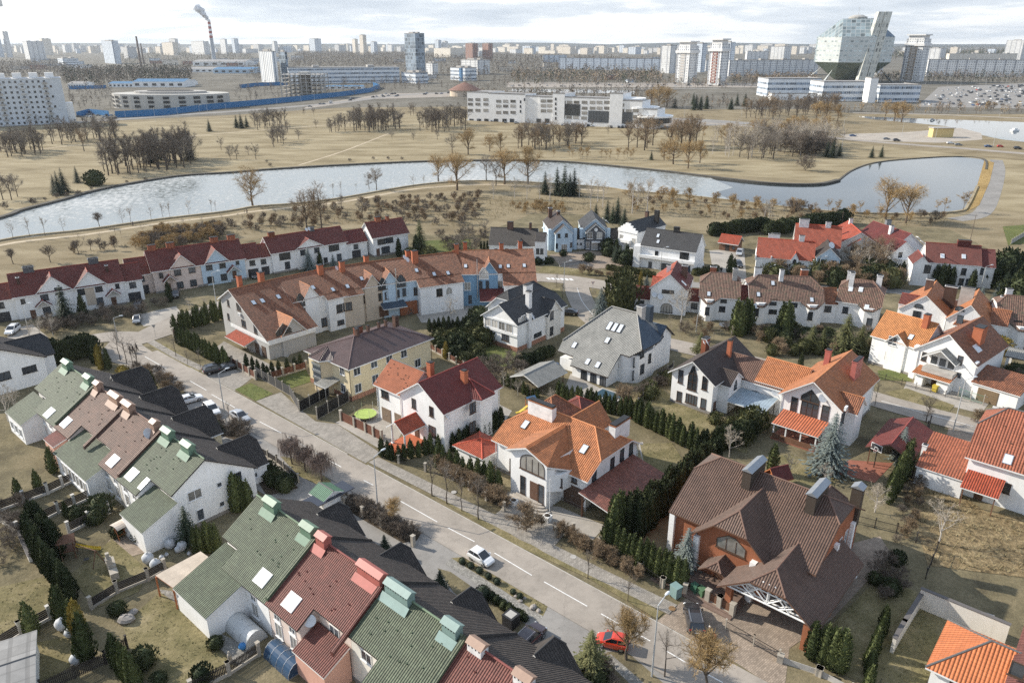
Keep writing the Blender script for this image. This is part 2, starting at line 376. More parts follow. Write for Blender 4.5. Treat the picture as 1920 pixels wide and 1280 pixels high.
class House:
 def __init__(s,name,label,u,v,a=48.7,cat='house',group=None,z=0.0,o=None):
  p=P(u,v,z) if o is None else Vector(o);p.z=0
  if isinstance(a,tuple): q=P(a[0],a[1],z);a=math.degrees(math.atan2(q.y-p.y,q.x-p.x))
  s.a=math.radians(a);s.o=p;s.ca,s.sa=math.cos(s.a),math.sin(s.a)
  s.e=thing(name,label,cat,p,s.a,group);s.pl={};s.roof=None;s.wall=None
 def lo(s,p): x,y=p[0]-s.o.x,p[1]-s.o.y;return (x*s.ca+y*s.sa,-x*s.sa+y*s.ca)
 def wo(s,x,y): return Vector((s.o.x+x*s.ca-y*s.sa,s.o.y+x*s.sa+y*s.ca,0))
 def lr(s,u,v): d=ray(u,v);return (d.x*s.ca+d.y*s.sa,-d.x*s.sa+d.y*s.ca,d.z)
 def hit(s,u,v,ax,c0,z0=0.0,k=None):
  """where the sight line of picture point (u, v) meets a wall (k None) or a roof plane of this house"""
  o=s.lo((0,0));d=s.lr(u,v)
  if ax == 'z': t=(c0-CH)/d[2]
  else:
   i=0 if ax == 'x' else 1
   t=(c0-o[i])/d[i] if k is None else (z0+k*(o[i]-c0)-CH)/(d[2]-k*d[i])
  return Vector((o[0]+t*d[0],o[1]+t*d[1],CH+t*d[2]))
 # ---- bodies
 def vol(s,x0,x1,y0,y1,ze,zr,ax='x',t0=0.0,t1=0.0,wall=None,roof=None,ov=0.45,z0=0.0,c=None,ze2=None,fas=None,cap=True,plinth=None,pz=0.5,name='wall',rname='roof',open_=False):
  wall=wall or WHITE;roof=roof or R_ORG;fas=fas or FW
  a0,a1,c0,c1=(x0,x1,y0,y1) if ax == 'x' else (y0,y1,x0,x1)
  c=(c0+c1)/2 if c is None else c;zl,zh=ze,(ze if ze2 is None else ze2)
  k0=(zr-zl)/(c-c0);k1=(zr-zh)/(c1-c)
  X=(lambda a,q,z: (a,q,z)) if ax == 'x' else (lambda a,q,z: (q,a,z))
  if not open_:
   m=MB()
   for a,t in ((a0,t0),(a1,t1)):
    zt=zr-t*(zr-max(zl,zh));pts=[(c0,z0),(c1,z0),(c1,zh)]
    if t<1: pts += [(c+(zr-zt)/k1,zt),(c-(zr-zt)/k0,zt)] if t>0 else [(c,zr)]
    pts += [(c0,zl)]
    q=[X(a,p,z) for p,z in pts]
    m.poly(q if (a == a0) != (ax == 'x') else q[::-1])
   for q,z in ((c0,zl),(c1,zh)): m.poly([X(a0,q,z0),X(a1,q,z0),X(a1,q,z),X(a0,q,z)])
   s.wall=m.build(name,wall,s.e)
   if plinth:
    b=MB();d=.06
    b.box(x0-d,x1+d,y0-d,y0,0,pz);b.box(x0-d,x1+d,y1,y1+d,0,pz);b.box(x0-d,x0,y0,y1,0,pz);b.box(x1,x1+d,y0,y1,0,pz);b.build('plinth',plinth,s.e)
  th=0.2;A,E=[],[]
  for a,t,sg in ((a0,t0,-1),(a1,t1,1)):
   if t <= 0: E.append((a+sg*ov,[],None));continue
   zt=zr-t*(zr-max(zl,zh));kh=max(k0,k1) if t<1 else max(k0,k1);zhip=zt-ov*kh
   re=a-sg*(zr-zt)/kh;E.append((re,[(a+sg*ov,zhip)],sg))
  polys=[];e0,e1=c0-ov,c1+ov;zE0,zE1=zl-ov*k0,zh-ov*k1
  for side in (0,1):
   k=k0 if side == 0 else k1;ce,zE=(e0,zE0) if side == 0 else (e1,zE1);sgn=-1 if side == 0 else 1
   p=[X(a0-ov,ce,zE),X(a1+ov,ce,zE)]
   if E[1][1] and t1<1: aa,zz=E[1][1][0];p.append(X(aa,c+sgn*(zr-zz)/k,zz))
   p += [X(E[1][0],c,zr),X(E[0][0],c,zr)]
   if E[0][1] and t0<1: aa,zz=E[0][1][0];p.append(X(aa,c+sgn*(zr-zz)/k,zz))
   if (side == 0) != (ax == 'x'): p=p[::-1]
   polys.append(p)
  for i,t in ((0,t0),(1,t1)):
   if t>0:
    aa,zz=E[i][1][0];p=[X(aa,c-(zr-zz)/k0,zz),X(aa,c+(zr-zz)/k1,zz),X(E[i][0],c,zr)]
    if (i == 0) == (ax == 'x'): p=p[::-1]
    polys.append(p)
  caps=[(X(E[0][0],c,zr),X(E[1][0],c,zr))]
  for i,t in ((0,t0),(1,t1)):
   if t>0: aa,zz=E[i][1][0];caps += [(X(aa,c-(zr-zz)/k0,zz),X(E[i][0],c,zr)),(X(aa,c+(zr-zz)/k1,zz),X(E[i][0],c,zr))]
  s.roofpoly([[Vector(q)+Vector((0,0,th)) for q in p] for p in polys],roof,fas,caps if cap else [],th,rname)
  lo,hi=('S','N') if ax == 'x' else ('W','E');cx='y' if ax == 'x' else 'x'
  s.pl[lo]=(cx,c0,zl+th,k0);s.pl[hi]=(cx,c1,zh+th,-k1)
  return s
 def roofpoly(s,polys,roof,fas,caps=(),thk=0.2,name='roof'):
  m=MB();ed={}
  def key(p): return (round(p[0],2),round(p[1],2),round(p[2],2))
  for p in polys:
   n=Vector((0,0,0))
   for i in range(len(p)):
    a,b=Vector(p[i]),Vector(p[(i+1) % len(p)]);n.z += (a.x-b.x)*(a.y+b.y)
   if n.z<0: p=p[::-1]
   m.poly(p,0,slope_uv(p));m.poly([Vector(q)-Vector((0,0,thk)) for q in p][::-1],1)
   for i in range(len(p)):
    a,b=p[i],p[(i+1) % len(p)];k=(key(a),key(b));r=(k[1],k[0])
    if r in ed: del ed[r]
    else: ed[k]=(a,b)
  for a,b in ed.values():
   a,b=Vector(a),Vector(b);dz=Vector((0,0,thk));m.poly([a-dz,b-dz,b,a],1)
  for a,b in caps:
   a,b=Vector(a)+Vector((0,0,thk-.02)),Vector(b)+Vector((0,0,thk-.02));m.tube(a,b,.11,.11,6,2)
  capm=MATS.get('cap_'+roof.name)
  if capm is None:
   rgb=ROOFRGB.get(roof.name,(0.1,0.1,0.1));capm=plain('cap_'+roof.name,tuple(min(1,x*1.15) for x in rgb),0.7)
  s.roof=m.build(name,[roof,fas,capm],s.e)
  return s.roof
 # ---- fittings
 def win(s,face,c0,pts,w=1.1,h=1.4,st='b',nx=2,ny=1,shape='rect',px=True,name='window'):
  """pts: picture points of window centres (px) or local (along, z of the sill)"""
  for p in pts:
   if px:
    q=s.hit(p[0],p[1],'y' if face in 'SN' else 'x',c0);al,z=(q.x if face in 'SN' else q.y),q.z-h/2
   else: al,z=p[0],p[1]
   x,y=(al,c0) if face in 'SN' else (c0,al)
   f,g=win_mesh(w,h,st,nx,ny,shape)
   o=link(name,f,s.e,(x,y,z),ROT[face]);link('pane',g,o)
 def door(s,face,c0,pts,w=1.0,h=2.1,mat=None,name='door',z=0.0,px=True):
  for p in pts:
   if px:
    q=s.hit(p[0],p[1],'y' if face in 'SN' else 'x',c0);al=q.x if face in 'SN' else q.y;zz=max(z,q.z-h/2)
   else: al,zz=p
   x,y=(al,c0) if face in 'SN' else (c0,al)
   m=MB();m.box(-w/2,w/2,-.05,0,0,h);n=max(2,int(h/.45)) if w>1.6 else 2
   for i in range(n): m.box(-w/2+.1,w/2-.1,-.075,-.05,h*i/n+.06,h*(i+1)/n-.03)
   o=m.build(name,mat or GARD,s.e,loc=(x,y,zz),rz=ROT[face])
   b=MB();b.box(w/2-.2 if w<1.6 else-.1,w/2-.12 if w<1.6 else .1,-.13,-.075,h*.47,h*.5);b.build('handle',STEEL,o)
 def chim(s,x,y,w,d,z0,z1,mat=None,cap=None,style='flat'):
  m=MB();m.cb(x,y,z0,w,d,z1-z0,0)
  if style == 'flat': m.cb(x,y,z1,w+.16,d+.16,.12,1);m.cb(x,y,z1+.12,w-.1,d-.1,.15,2)
  elif style == 'house':   # little saddle hood over the flues
   hw,hd=w/2+.14,d/2+.14;r=.42
   if w >= d: A=[(x-hw,y-hd,z1),(x+hw,y-hd,z1),(x+hw,y+hd,z1),(x-hw,y+hd,z1)];B=[(x-hw,y,z1+r),(x+hw,y,z1+r)];m.poly([A[0],A[1],B[1],B[0]],1);m.poly([A[2],A[3],B[0],B[1]],1);m.poly([A[1],A[2],B[1]],1);m.poly([A[3],A[0],B[0]],1)
   else: A=[(x-hw,y-hd,z1),(x+hw,y-hd,z1),(x+hw,y+hd,z1),(x-hw,y+hd,z1)];B=[(x,y-hd,z1+r),(x,y+hd,z1+r)];m.poly([A[1],A[2],B[1],B[0]],1);m.poly([A[3],A[0],B[0],B[1]],1);m.poly([A[0],A[1],B[0]],1);m.poly([A[2],A[3],B[1]],1)
   m.poly(A[::-1],1)
   n=max(2,int(max(w,d)/.35))
   for i in range(n):
    q=-max(w,d)/2+(i+.5)*max(w,d)/n
    if w >= d: m.box(x+q-.07,x+q+.07,y-d/2-.012,y+d/2+.012,z1-.36,z1-.18,2)
    else: m.box(x-w/2-.012,x+w/2+.012,y+q-.07,y+q+.07,z1-.36,z1-.18,2)
  elif style == 'pots':
   m.cb(x,y,z1,w+.12,d+.12,.1,1)
   for i in (-.25,.25): m.tube((x+i*w,y+i*d,z1+.1),(x+i*w,y+i*d,z1+.45),.1,.09,8,2)
  return m.build('chimney',[mat or CHB,cap or mat or CHB,BLACKM],s.roof or s.e)
 def sky(s,side,pts,w=0.85,h=1.25,n=1,st=None):
  ax,c0,z0,k=s.pl[side]
  for p in pts:
   q=s.hit(p[0],p[1],ax,c0,z0,k)
   n_=Vector((-k,0,1)) if ax == 'x' else Vector((0,-k,1));n_.normalize()
   up=Vector((1,0,k)) if ax == 'x' else Vector((0,1,k));up.normalize();up=up if k>0 else-up
   rt=up.cross(n_);m=MB()
   for i in range(n):
    c=q+rt*((i-(n-1)/2)*(w+.06));M=Matrix.Translation(c) @ Matrix((rt,up,n_)).transposed().to_4x4()
    m.box(-w/2,w/2,-h/2,h/2,0,.12,0,M);m.box(-w/2+.08,w/2-.08,-h/2+.08,h/2-.08,.12,.13,1,M)
   m.build('skylight',[st or FD,GLS],s.roof)
 def box(s,name,x0,x1,y0,y1,z0,z1,mat): m=MB();m.box(x0,x1,y0,y1,z0,z1);return m.build(name,mat,s.e)
 def pipe(s,x,y,z1,mat=None,z0=0.0): m=MB();m.tube((x,y,z0),(x,y,z1),.06,.06,6);m.build('downpipe',mat or FD,s.e)
 def dish(s,x,y,z,az,r=0.55):
  m=MB();prof=[(0.02,-.16),(r*.5,-.11),(r,0)];m.lathe(prof,14);m.tube((0,0,-.15),(0,0,.5),.02,.02,5)
  o=m.build('satellite_dish',DISH,s.e,smooth=False,loc=(x,y,z));o.rotation_euler=(math.radians(60),0,az)
 def ac(s,face,c0,pts,px=True):
  for p in pts:
   q=s.hit(p[0],p[1],'y' if face in 'SN' else 'x',c0);al,z=(q.x if face in 'SN' else q.y),q.z
   x,y=(al,c0) if face in 'SN' else (c0,al);m=MB();m.box(-.42,.42,-.42,-.1,-.3,.3,0);m.tube((-.1,-.425,0),(-.1,-.44,0),.22,.22,12,1);m.box(-.3,-.25,-.1,0,-.3,-.2,1);m.box(.25,.3,-.1,0,-.3,-.2,1)
   m.build('air_conditioner',[FW,METG],s.e,loc=(x,y,z),rz=ROT[face])
 def vents(s,side,n,c_lo,c_hi,a_lo,a_hi,mat=None,seed=1):
  """snow guards and vent tiles scattered over a slope"""
  ax,c0,z0,k=s.pl[side];r=random.Random(seed);m=MB()
  for i in range(n):
   q=r.uniform(c_lo,c_hi);a=r.uniform(a_lo,a_hi);z=z0+k*(q-c0)
   x,y=(q,a) if ax == 'x' else (a,q);m.cb(x,y,z-.02,.15,.2,.1)
  tag(m.build('vent_tiles',mat or FBR,s.roof),kind='stuff')
ROOFRGB={'orange_tile': (.5,.2,.08),'weathered_orange_tile': (.35,.14,.06),'light_orange_tile': (.56,.24,.09),'dark_red_sheet': (.24,.05,.04),'red_tile': (.28,.06,.04),'scarlet_tile': (.48,.08,.04),'maroon_tile': (.17,.04,.035),'brown_tile': (.17,.1,.075),'weathered_brown_tile': (.2,.12,.09),'green_tile': (.14,.19,.12),'slate_tile': (.05,.047,.045),'dark_brown_tile': (.07,.05,.04),'tile_dark_red_roll': (.2,.06,.05),'grey_tile': (.32,.31,.29),'slate_blue_tile': (.08,.11,.15),'chocolate_sheet': (.1,.063,.06),'black_sheet': (.045,.043,.043),'brown_rolled_tile': (.15,.088,.065)}
CLAD=rooftile('dark_cladding',(.085,.066,.052),.25,3,var=.1,sheet=True,bump=.03)
def shed(h,x0,x1,y0,y1,zl,zh,d,wall=None,roof=None,ov=0.3,z0=0.0,open_=False,fas=None,name='wall'):
 """lean-to: the roof falls towards side d"""
 if not open_:
  m=MB();zz={'S': (zl,zl,zh,zh),'N': (zh,zh,zl,zl),'W': (zl,zh,zh,zl),'E': (zh,zl,zl,zh)}[d]
  b=[(x0,y0),(x1,y0),(x1,y1),(x0,y1)]
  for i in range(4):
   j=(i+1) % 4;m.poly([(*b[i],z0),(*b[j],z0),(*b[j],zz[j]),(*b[i],zz[i])])
  h.wall=m.build(name,wall or WHITE,h.e)
 L_=(y1-y0) if d in 'SN' else (x1-x0);k=(zh-zl)/L_;th=.2
 a0,a1,b0,b1=x0-ov,x1+ov,y0-ov,y1+ov
 if d == 'S': b1=y1;z=lambda x,y: zl+k*(y-y0);h.pl['S2']=('y',y0,zl+th,k)
 if d == 'N': b0=y0;z=lambda x,y: zh-k*(y-y0);h.pl['N2']=('y',y0,zh+th,-k)
 if d == 'W': a1=x1;z=lambda x,y: zl+k*(x-x0);h.pl['W2']=('x',x0,zl+th,k)
 if d == 'E': a0=x0;z=lambda x,y: zh-k*(x-x0);h.pl['E2']=('x',x0,zh+th,-k)
 h.roofpoly([[(x,y,z(x,y)+th) for x,y in ((a0,b0),(a1,b0),(a1,b1),(a0,b1))]],roof or R_ORG,fas or FW,(),.16)
 return h
# ---------------------------------------------------------------- the two terraces by the street, sharing one frame
TR=(484,933,48.7)
def terrace(name,label,y0,y1,roof,wall,proj,chims,chmat,garage,gwall,lastS=False,lastN=False,sk=(),skn=2,wing=None,sroof=None,vseed=1,drop=0.0):
 """one terraced house: garden slope in its own colour, near-black street slope with a gabled garage wing"""
 h=House(name,label,*TR,cat='house',group='terraced houses along the street');zr,xr=9.1-drop,-6.7;k=.62
 XL,XR=-11.3,0.0;zl=zr+k*(XL-xr);zs=zr-.62*(XR-xr)
 h.vol(XL,XR,y0+.02,y1-.02,zl,zr,'y',0,0,wall,roof,0.05,c=xr,ze2=zs,cap=False,plinth=PLINTH)
 old=h.roof;bpy.data.objects.remove(old)
 th=.2;z=lambda x: zr-k*abs(x-xr)+th
 n0=-.25 if lastS else .0;n1=.25 if lastN else 0
 ya,yb=y0+n0,y1+n1;W=[(xr,ya,zr+th),(xr,yb,zr+th)]
 lo,hi=-11.7,-13.9;p0,p1=proj
 pts=[(lo,yb)] if p1<y1-.5 else [(hi,yb)]
 if p1<y1-.5: pts += [(lo,p1),(hi,p1)]
 if p0>y0+.5: pts += [(hi,p0),(lo,p0),(lo,ya)]
 else: pts += [(hi,ya)]
 h.roofpoly([[(xr,ya,z(xr)),(xr,yb,z(xr))]+[(x,y,z(x)) for x,y in pts]],roof,FD,[((xr,ya,z(xr)),(xr,yb,z(xr)))],.18)
 h.pl['W']=('x',xr,zr+th,k);main=h.roof
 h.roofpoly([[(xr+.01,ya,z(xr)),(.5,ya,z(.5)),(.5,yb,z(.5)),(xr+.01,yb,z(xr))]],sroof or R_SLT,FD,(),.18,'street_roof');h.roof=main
 # raised wall between neighbours, tiled on top
 if not lastS:
  m=MB();q=[(-13.6,z(-13.6)-.1),(xr,zr+.1),(xr,zr+.62),(-13.6,z(-13.6)+.42)]
  for yy in (y0-.22,y0+.22): m.poly([(x,yy,zz) for x,zz in (q if yy<y0 else q[::-1])])
  m.poly([(q[2][0],y0-.24,q[2][1]+.02),(q[2][0],y0+.24,q[2][1]+.02),(q[3][0],y0+.24,q[3][1]+.02),(q[3][0],y0-.24,q[3][1]+.02)],1,slope_uv([(q[2][0],y0-.24,q[2][1]),(q[2][0],y0+.24,q[2][1]),(q[3][0],y0+.24,q[3][1]),(q[3][0],y0-.24,q[3][1])]))
  m.poly([(-13.6,y0+.22,q[0][1]),(-13.6,y0-.22,q[0][1]),(-13.6,y0-.22,q[3][1]),(-13.6,y0+.22,q[3][1])])
  m.build('fire_wall',[plain('flashing_'+roof.name,tuple(x*.55 for x in ROOFRGB[roof.name]),.6),roof],h.e)
 if not lastN: m=MB();m.poly([(xr,y1-.15,zr+.62),(.5,y1-.15,z(.5)+.2),(.5,y1+.15,z(.5)+.2),(xr,y1+.15,zr+.62)],0,[(0,0),(0,7),(.3,7),(.3,0)]);m.poly([(xr,y1-.15,zr),(.5,y1-.15,z(.5)-.2),(.5,y1-.15,z(.5)+.2),(xr,y1-.15,zr+.62)],1);m.build('fire_wall',[R_SLT,plain('slate_flashing',(.07,.065,.06),.7)],h.e)
 # garden projection under the long slope
 m=MB();zz=z(-13.5)-th;m.box(-13.5,XL,p0+.1,p1-.1,0,zz)
 m.poly([(-13.5,p0+.1,zz),(XL,p0+.1,zz),(XL,p0+.1,zl)]);m.poly([(XL,p1-.1,zl),(XL,p1-.1,zz),(-13.5,p1-.1,zz)]);m.build('wall',wall,h.e)
 pc=(p0+p1)/2;h.win('W',-13.5,[(pc-1.4,1.0),(pc+1.4,1.0)],1.3,1.9,'wc',2,px=False)
 h.win('W',-13.5,[(pc-1.4,3.25),(pc+1.4,3.25)],1.1,.8,'w',2,px=False)
 rc=(y0+p0)/2 if p0-y0>2 else (p1+y1)/2;h.win('W',XL,[(rc,4.0)],1.6,1.3,'w',2,px=False)
 for (cy,L_) in chims:
  h.chim(xr-.15,cy,1.0,L_,zr-1.0,zr+1.15,chmat,chmat,'house');m=MB()
  m.poly([(xr-.7,cy-L_/2-.3,zr-.12+th),(xr-.7,cy+L_/2+.3,zr-.12+th),(xr-1.35,cy+L_/2+.3,z(xr-1.35)+.04),(xr-1.35,cy-L_/2-.3,z(xr-1.35)+.04)][::-1]);m.build('flashing',chmat,h.roof)
 for g in garage:
  gy,gz,gx=g[:3];hw=g[3] if len(g)>3 else 3.1
  h.vol(-1.5,gx,gy-hw,gy+hw,2.9,gz,'x',0,.18,gwall,R_SLT,.3,fas=FW,name='garage_wall',rname='garage_roof',cap=True);h.roof=main
  h.door('E',gx,[(gy,0.0)],2.7,2.2,GARK,'garage_door',px=False)
  h.win('S',gy-hw,[(gx-2,1.2)],.8,.8,'w',px=False)
 if sk: h.sky('W',sk,.95,1.75,skn,FW)
 h.vents('W',13,-11.0,-7.6,y0+1,y1-1,plain('vent_'+roof.name,tuple(x*.5 for x in ROOFRGB[roof.name]),.7),vseed)
 return h
T=[]
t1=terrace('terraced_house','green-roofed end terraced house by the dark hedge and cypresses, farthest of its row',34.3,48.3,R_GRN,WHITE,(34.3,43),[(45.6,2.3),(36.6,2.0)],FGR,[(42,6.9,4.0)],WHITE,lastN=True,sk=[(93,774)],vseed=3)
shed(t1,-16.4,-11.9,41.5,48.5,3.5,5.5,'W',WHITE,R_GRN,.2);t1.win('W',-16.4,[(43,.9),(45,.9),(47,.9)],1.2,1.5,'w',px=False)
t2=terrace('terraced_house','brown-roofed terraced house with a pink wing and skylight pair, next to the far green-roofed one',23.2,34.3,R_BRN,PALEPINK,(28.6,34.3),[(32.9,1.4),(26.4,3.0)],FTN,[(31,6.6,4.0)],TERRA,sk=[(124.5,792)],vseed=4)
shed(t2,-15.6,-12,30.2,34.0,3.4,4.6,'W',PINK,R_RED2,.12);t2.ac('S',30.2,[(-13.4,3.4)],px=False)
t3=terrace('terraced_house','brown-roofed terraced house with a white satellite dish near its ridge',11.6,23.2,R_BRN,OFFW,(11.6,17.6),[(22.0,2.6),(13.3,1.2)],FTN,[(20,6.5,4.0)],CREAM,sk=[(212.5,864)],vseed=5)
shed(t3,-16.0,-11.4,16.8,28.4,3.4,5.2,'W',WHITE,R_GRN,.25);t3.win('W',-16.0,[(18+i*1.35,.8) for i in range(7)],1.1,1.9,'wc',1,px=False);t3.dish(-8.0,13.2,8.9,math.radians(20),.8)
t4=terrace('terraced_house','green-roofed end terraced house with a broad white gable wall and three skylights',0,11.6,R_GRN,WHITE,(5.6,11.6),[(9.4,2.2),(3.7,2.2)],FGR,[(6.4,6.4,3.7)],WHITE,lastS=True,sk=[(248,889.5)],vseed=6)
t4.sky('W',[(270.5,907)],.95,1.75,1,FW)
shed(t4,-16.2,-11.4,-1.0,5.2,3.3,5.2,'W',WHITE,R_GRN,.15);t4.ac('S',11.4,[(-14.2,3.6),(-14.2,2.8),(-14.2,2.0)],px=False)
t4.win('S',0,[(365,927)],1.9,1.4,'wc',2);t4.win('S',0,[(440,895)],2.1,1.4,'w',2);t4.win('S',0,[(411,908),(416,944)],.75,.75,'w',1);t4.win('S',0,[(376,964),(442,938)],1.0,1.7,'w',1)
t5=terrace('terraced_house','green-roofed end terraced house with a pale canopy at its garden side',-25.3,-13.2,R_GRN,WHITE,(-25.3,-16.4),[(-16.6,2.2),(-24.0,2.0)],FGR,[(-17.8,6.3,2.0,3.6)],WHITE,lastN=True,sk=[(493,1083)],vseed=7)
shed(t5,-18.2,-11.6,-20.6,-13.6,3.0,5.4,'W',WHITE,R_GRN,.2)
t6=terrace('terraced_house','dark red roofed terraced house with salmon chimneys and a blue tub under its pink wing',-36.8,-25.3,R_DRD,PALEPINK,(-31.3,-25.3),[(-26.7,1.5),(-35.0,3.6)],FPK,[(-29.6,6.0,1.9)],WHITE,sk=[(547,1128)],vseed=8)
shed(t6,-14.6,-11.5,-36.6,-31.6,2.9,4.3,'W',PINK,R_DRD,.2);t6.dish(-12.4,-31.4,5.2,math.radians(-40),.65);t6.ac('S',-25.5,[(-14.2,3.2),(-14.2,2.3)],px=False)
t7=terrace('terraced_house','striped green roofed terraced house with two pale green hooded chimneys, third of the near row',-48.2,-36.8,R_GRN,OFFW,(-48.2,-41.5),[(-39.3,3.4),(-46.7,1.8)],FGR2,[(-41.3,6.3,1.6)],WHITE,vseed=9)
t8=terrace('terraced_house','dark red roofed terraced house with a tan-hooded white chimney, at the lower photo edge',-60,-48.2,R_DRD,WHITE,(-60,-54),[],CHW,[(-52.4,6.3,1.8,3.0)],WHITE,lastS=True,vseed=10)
for cy in (-49.9,-55.4): t8.chim(-6.8,cy,1.0,1.7,8.2,9.9,CHW,FTN,'house')
# pale blue-white house of the same row, cut by the left edge
h=House('detached_house','white house with a dark tiled roof at the left edge, facing the far green gable',93,714,48.7)
h.vol(-13.5,0,0,12,5.0,8.6,'y',0,0,WHITE,R_SLT,.4,fas=FD);h.vol(-4,2.6,3.2,9.2,4.2,7.4,'x',0,.2,WHITE,R_BLK,.3,fas=FD)
h.win('S',0,[(55,692)],2.4,1.3,'k',3);h.win('S',0,[(7,705)],2.2,1.5,'k',2);h.chim(-6.7,9.5,1.0,1.6,8,9.9,CHW)
# ---------------------------------------------------------------- houses on the far side of the street
h=House('detached_house','cream two-storey house with a chocolate sheet-metal hipped roof and a glazed stair bay',660,752,48.7)
h.vol(0,19.5,0,12.6,6.5,8.9,'x',.98,.98,CREAM,R_CHO,.55,plinth=BRICKPL,pz=.9)
h.win('S',0,[(669,695),(701,681),(729.5,671.5),(757,662)],1.5,1.7,'w',2);h.win('S',0,[(671.5,727),(703.5,710),(783,680)],1.5,1.7,'w',2);h.win('W',0,[(641.5,694),(644,727.5)],1.3,1.7,'w',2);h.win('W',0,[(593,687)],1.3,1.7,'w',2)
m=MB();m.prism([(0,5.1),(-1.6,6.4),(-1.6,9.0),(0,10.3)],0,6.6);m.build('stair_bay',wallmat('bay_render',(.66,.54,.36)),h.e);h.box('bay_glazing',-1.68,-1.6,6.5,8.9,1.2,5.9,GL)
for z in (1.2,2.6,4.0,5.4): h.box('glazing_bar',-1.76,-1.66,6.4,9.0,z,z+.5,STEEL)
h.roofpoly([[(-2.1,6.1,6.75),(-2.1,9.3,6.75),(1.2,7.7,8.2)],[(0.2,4.6,6.75),(-2.1,6.1,6.75),(1.2,7.7,8.2)],[(-2.1,9.3,6.75),(.2,10.8,6.75),(1.2,7.7,8.2)]],R_CHO,FW,[((-2.1,6.1,6.75),(1.2,7.7,8.2)),((-2.1,9.3,6.75),(1.2,7.7,8.2))],.2,'bay_roof')
shed(h,-3.2,-.02,3.2,6.2,2.6,3.2,'W',WHITE,R_GRY,.1,open_=True)
for y in (3.4,6.0): m=MB();m.tube((-3.1,y,0),(-3.1,y,2.6),.08,.08,8);m.build('porch_post',STEEL,h.e)
for q,sz in ((7.0,.7),(9.6,.5),(12.2,.45),(13.9,.45),(16.4,.9)): h.chim(q,6.4,sz,sz,8.2,9.9+sz*.4,CHD,CHD)
h.chim(9.2,9.0,1.8,.6,7.6,9.3,CHB);h.pipe(-.1,-.1,6.4);h.pipe(19.6,-.1,6.4)

h=House('detached_house','white house with glossy red sheet roof, orange chimneys and pillared porch with orange steps',835,850,48.7)
h.vol(0,12.5,0,10.2,7.3,10.7,'x',0,0,WHITE,R_RED,.5,fas=FW);main=h.roof;h.sky
h.chim(7.2,2.6,.9,.9,7.8,11.0,FOR,FOR);h.chim(5.2,8.4,.9,.9,7.8,11.4,FOR,FOR)
h.vol(.9,8.5,9.8,17.2,6.6,9.6,'y',0,0,WHITE,rooftile('burnt_orange_sheet',(.33,.11,.055),.3,.38,var=.1,rough=.65,sheet=True,bump=.06,spec=.2),.5)
h.vents('W',18,1.4,4.2,10.6,16.6,None,2)
m=MB();m.prism([(6.2,0),(6.9,-1.2),(9.6,-1.2),(10.4,0)],0,7.25);m.build('bay',WHITE,h.e)
h.roofpoly([[(5.7,-.5,7.45),(6.7,-1.7,7.3),(8.25,2.6,9.3)],[(6.7,-1.7,7.3),(9.8,-1.7,7.3),(8.25,2.6,9.3)],[(9.8,-1.7,7.3),(10.9,-.5,7.45),(8.25,2.6,9.3)]],R_RED,FW,[((6.7,-1.7,7.3),(8.25,2.6,9.3)),((9.8,-1.7,7.3),(8.25,2.6,9.3))],.2,'bay_roof')
h.win('W',0,[(776,756),(809,771)],.95,1.7,'b',2);h.win('W',0,[(810.5,808)],1.6,1.9,'b',2);h.win('W',.9,[(722,739)],1.9,1.5,'b',2);h.win('S',-1.2,[(886,764),(886,800)],1.4,1.9,'b',2);h.win('S',0,[(905.5,788)],1.4,1.9,'b',2)
h.door('W',.9,[(15.2,0),(11.9,0)],2.4,2.5,plain('garage_wood',(.22,.16,.11),.7),'garage_door',px=False)
h.vol(-4.2,0,4.7,8.3,3.6,4.9,'x',0,0,WHITE,R_SCAR,.35,open_=True,rname='porch_roof');h.roof=main
for x,y in ((-3.9,5.0),(-3.9,8.0)): m=MB();m.tube((x,y,0),(x,y,3.7),.17,.15,10);m.box(x-.22,x+.22,y-.22,y+.22,.6,.75);m.build('porch_column',WHITE,h.e)
m=MB();m.box(-4.2,0,4.6,8.4,0,.6);[m.box(-4.2-.35*(i+1),-4.2-.35*i,4.6,8.4,0,.6-.12*(i+1)) for i in range(4)];m.build('porch_steps',plain('orange_steps',(.45,.13,.06),.6),h.e);h.door('W',0,[(6.5,.6)],1.1,2.2,FBR,px=False)
h.dish(.4,-.35,6.6,math.radians(40),.6)
for x,y in ((-.1,-.1),(12.6,-.1),(-.1,10.1),(.8,17.3)): h.pipe(x,y,7.0,FW)

h=House('villa','large white villa with an orange half-hipped roof, arched window above the entrance steps',1096,957,48.7)
h.vol(0,12.7,-.1,16.4,5.3,9.2,'y',.52,.52,WHITE,R_ORG,.6,plinth=PLINTH);main=h.roof
h.sky('W',[(1095,842),(985,796)],1.0,1.5)
m=MB();pr=[(4.1,0),(10.6,0),(10.6,7.1),(7.4,8.5),(4.1,7.1)];m.poly([(-3.4,y,z) for y,z in pr][::-1]);[m.poly([(-3.4,*pr[i]),(-3.4,*pr[(i+1) % 5]),(4,*pr[(i+1) % 5]),(4,*pr[i])]) for i in (1,4)];m.build('entrance_wall',WHITE,h.e);m=MB();m.prism([(-3.4,4.1),(-1.9,2.7),(0,2.4),(0,4.1)],2.9,5.55);m.prism([(-3.38,4.1),(-2.7,3.3),(-1.2,3.9)],5.55,6.5);m.build('corner_bay',WHITE,h.e)
A_,B_=(-3.95,7.4,8.8),(5.1,7.4,8.8);h.roofpoly([[(-3.95,11.1,7.25),A_,B_,(2.7,11.1,7.25)],[A_,B_,(-3.95,3.6,7.3)],[B_,(-.2,2.4,5.6),(-3.95,3.6,7.3)]],R_ORG,FW,[(A_,B_)],.22,'entrance_roof');h.roof=main
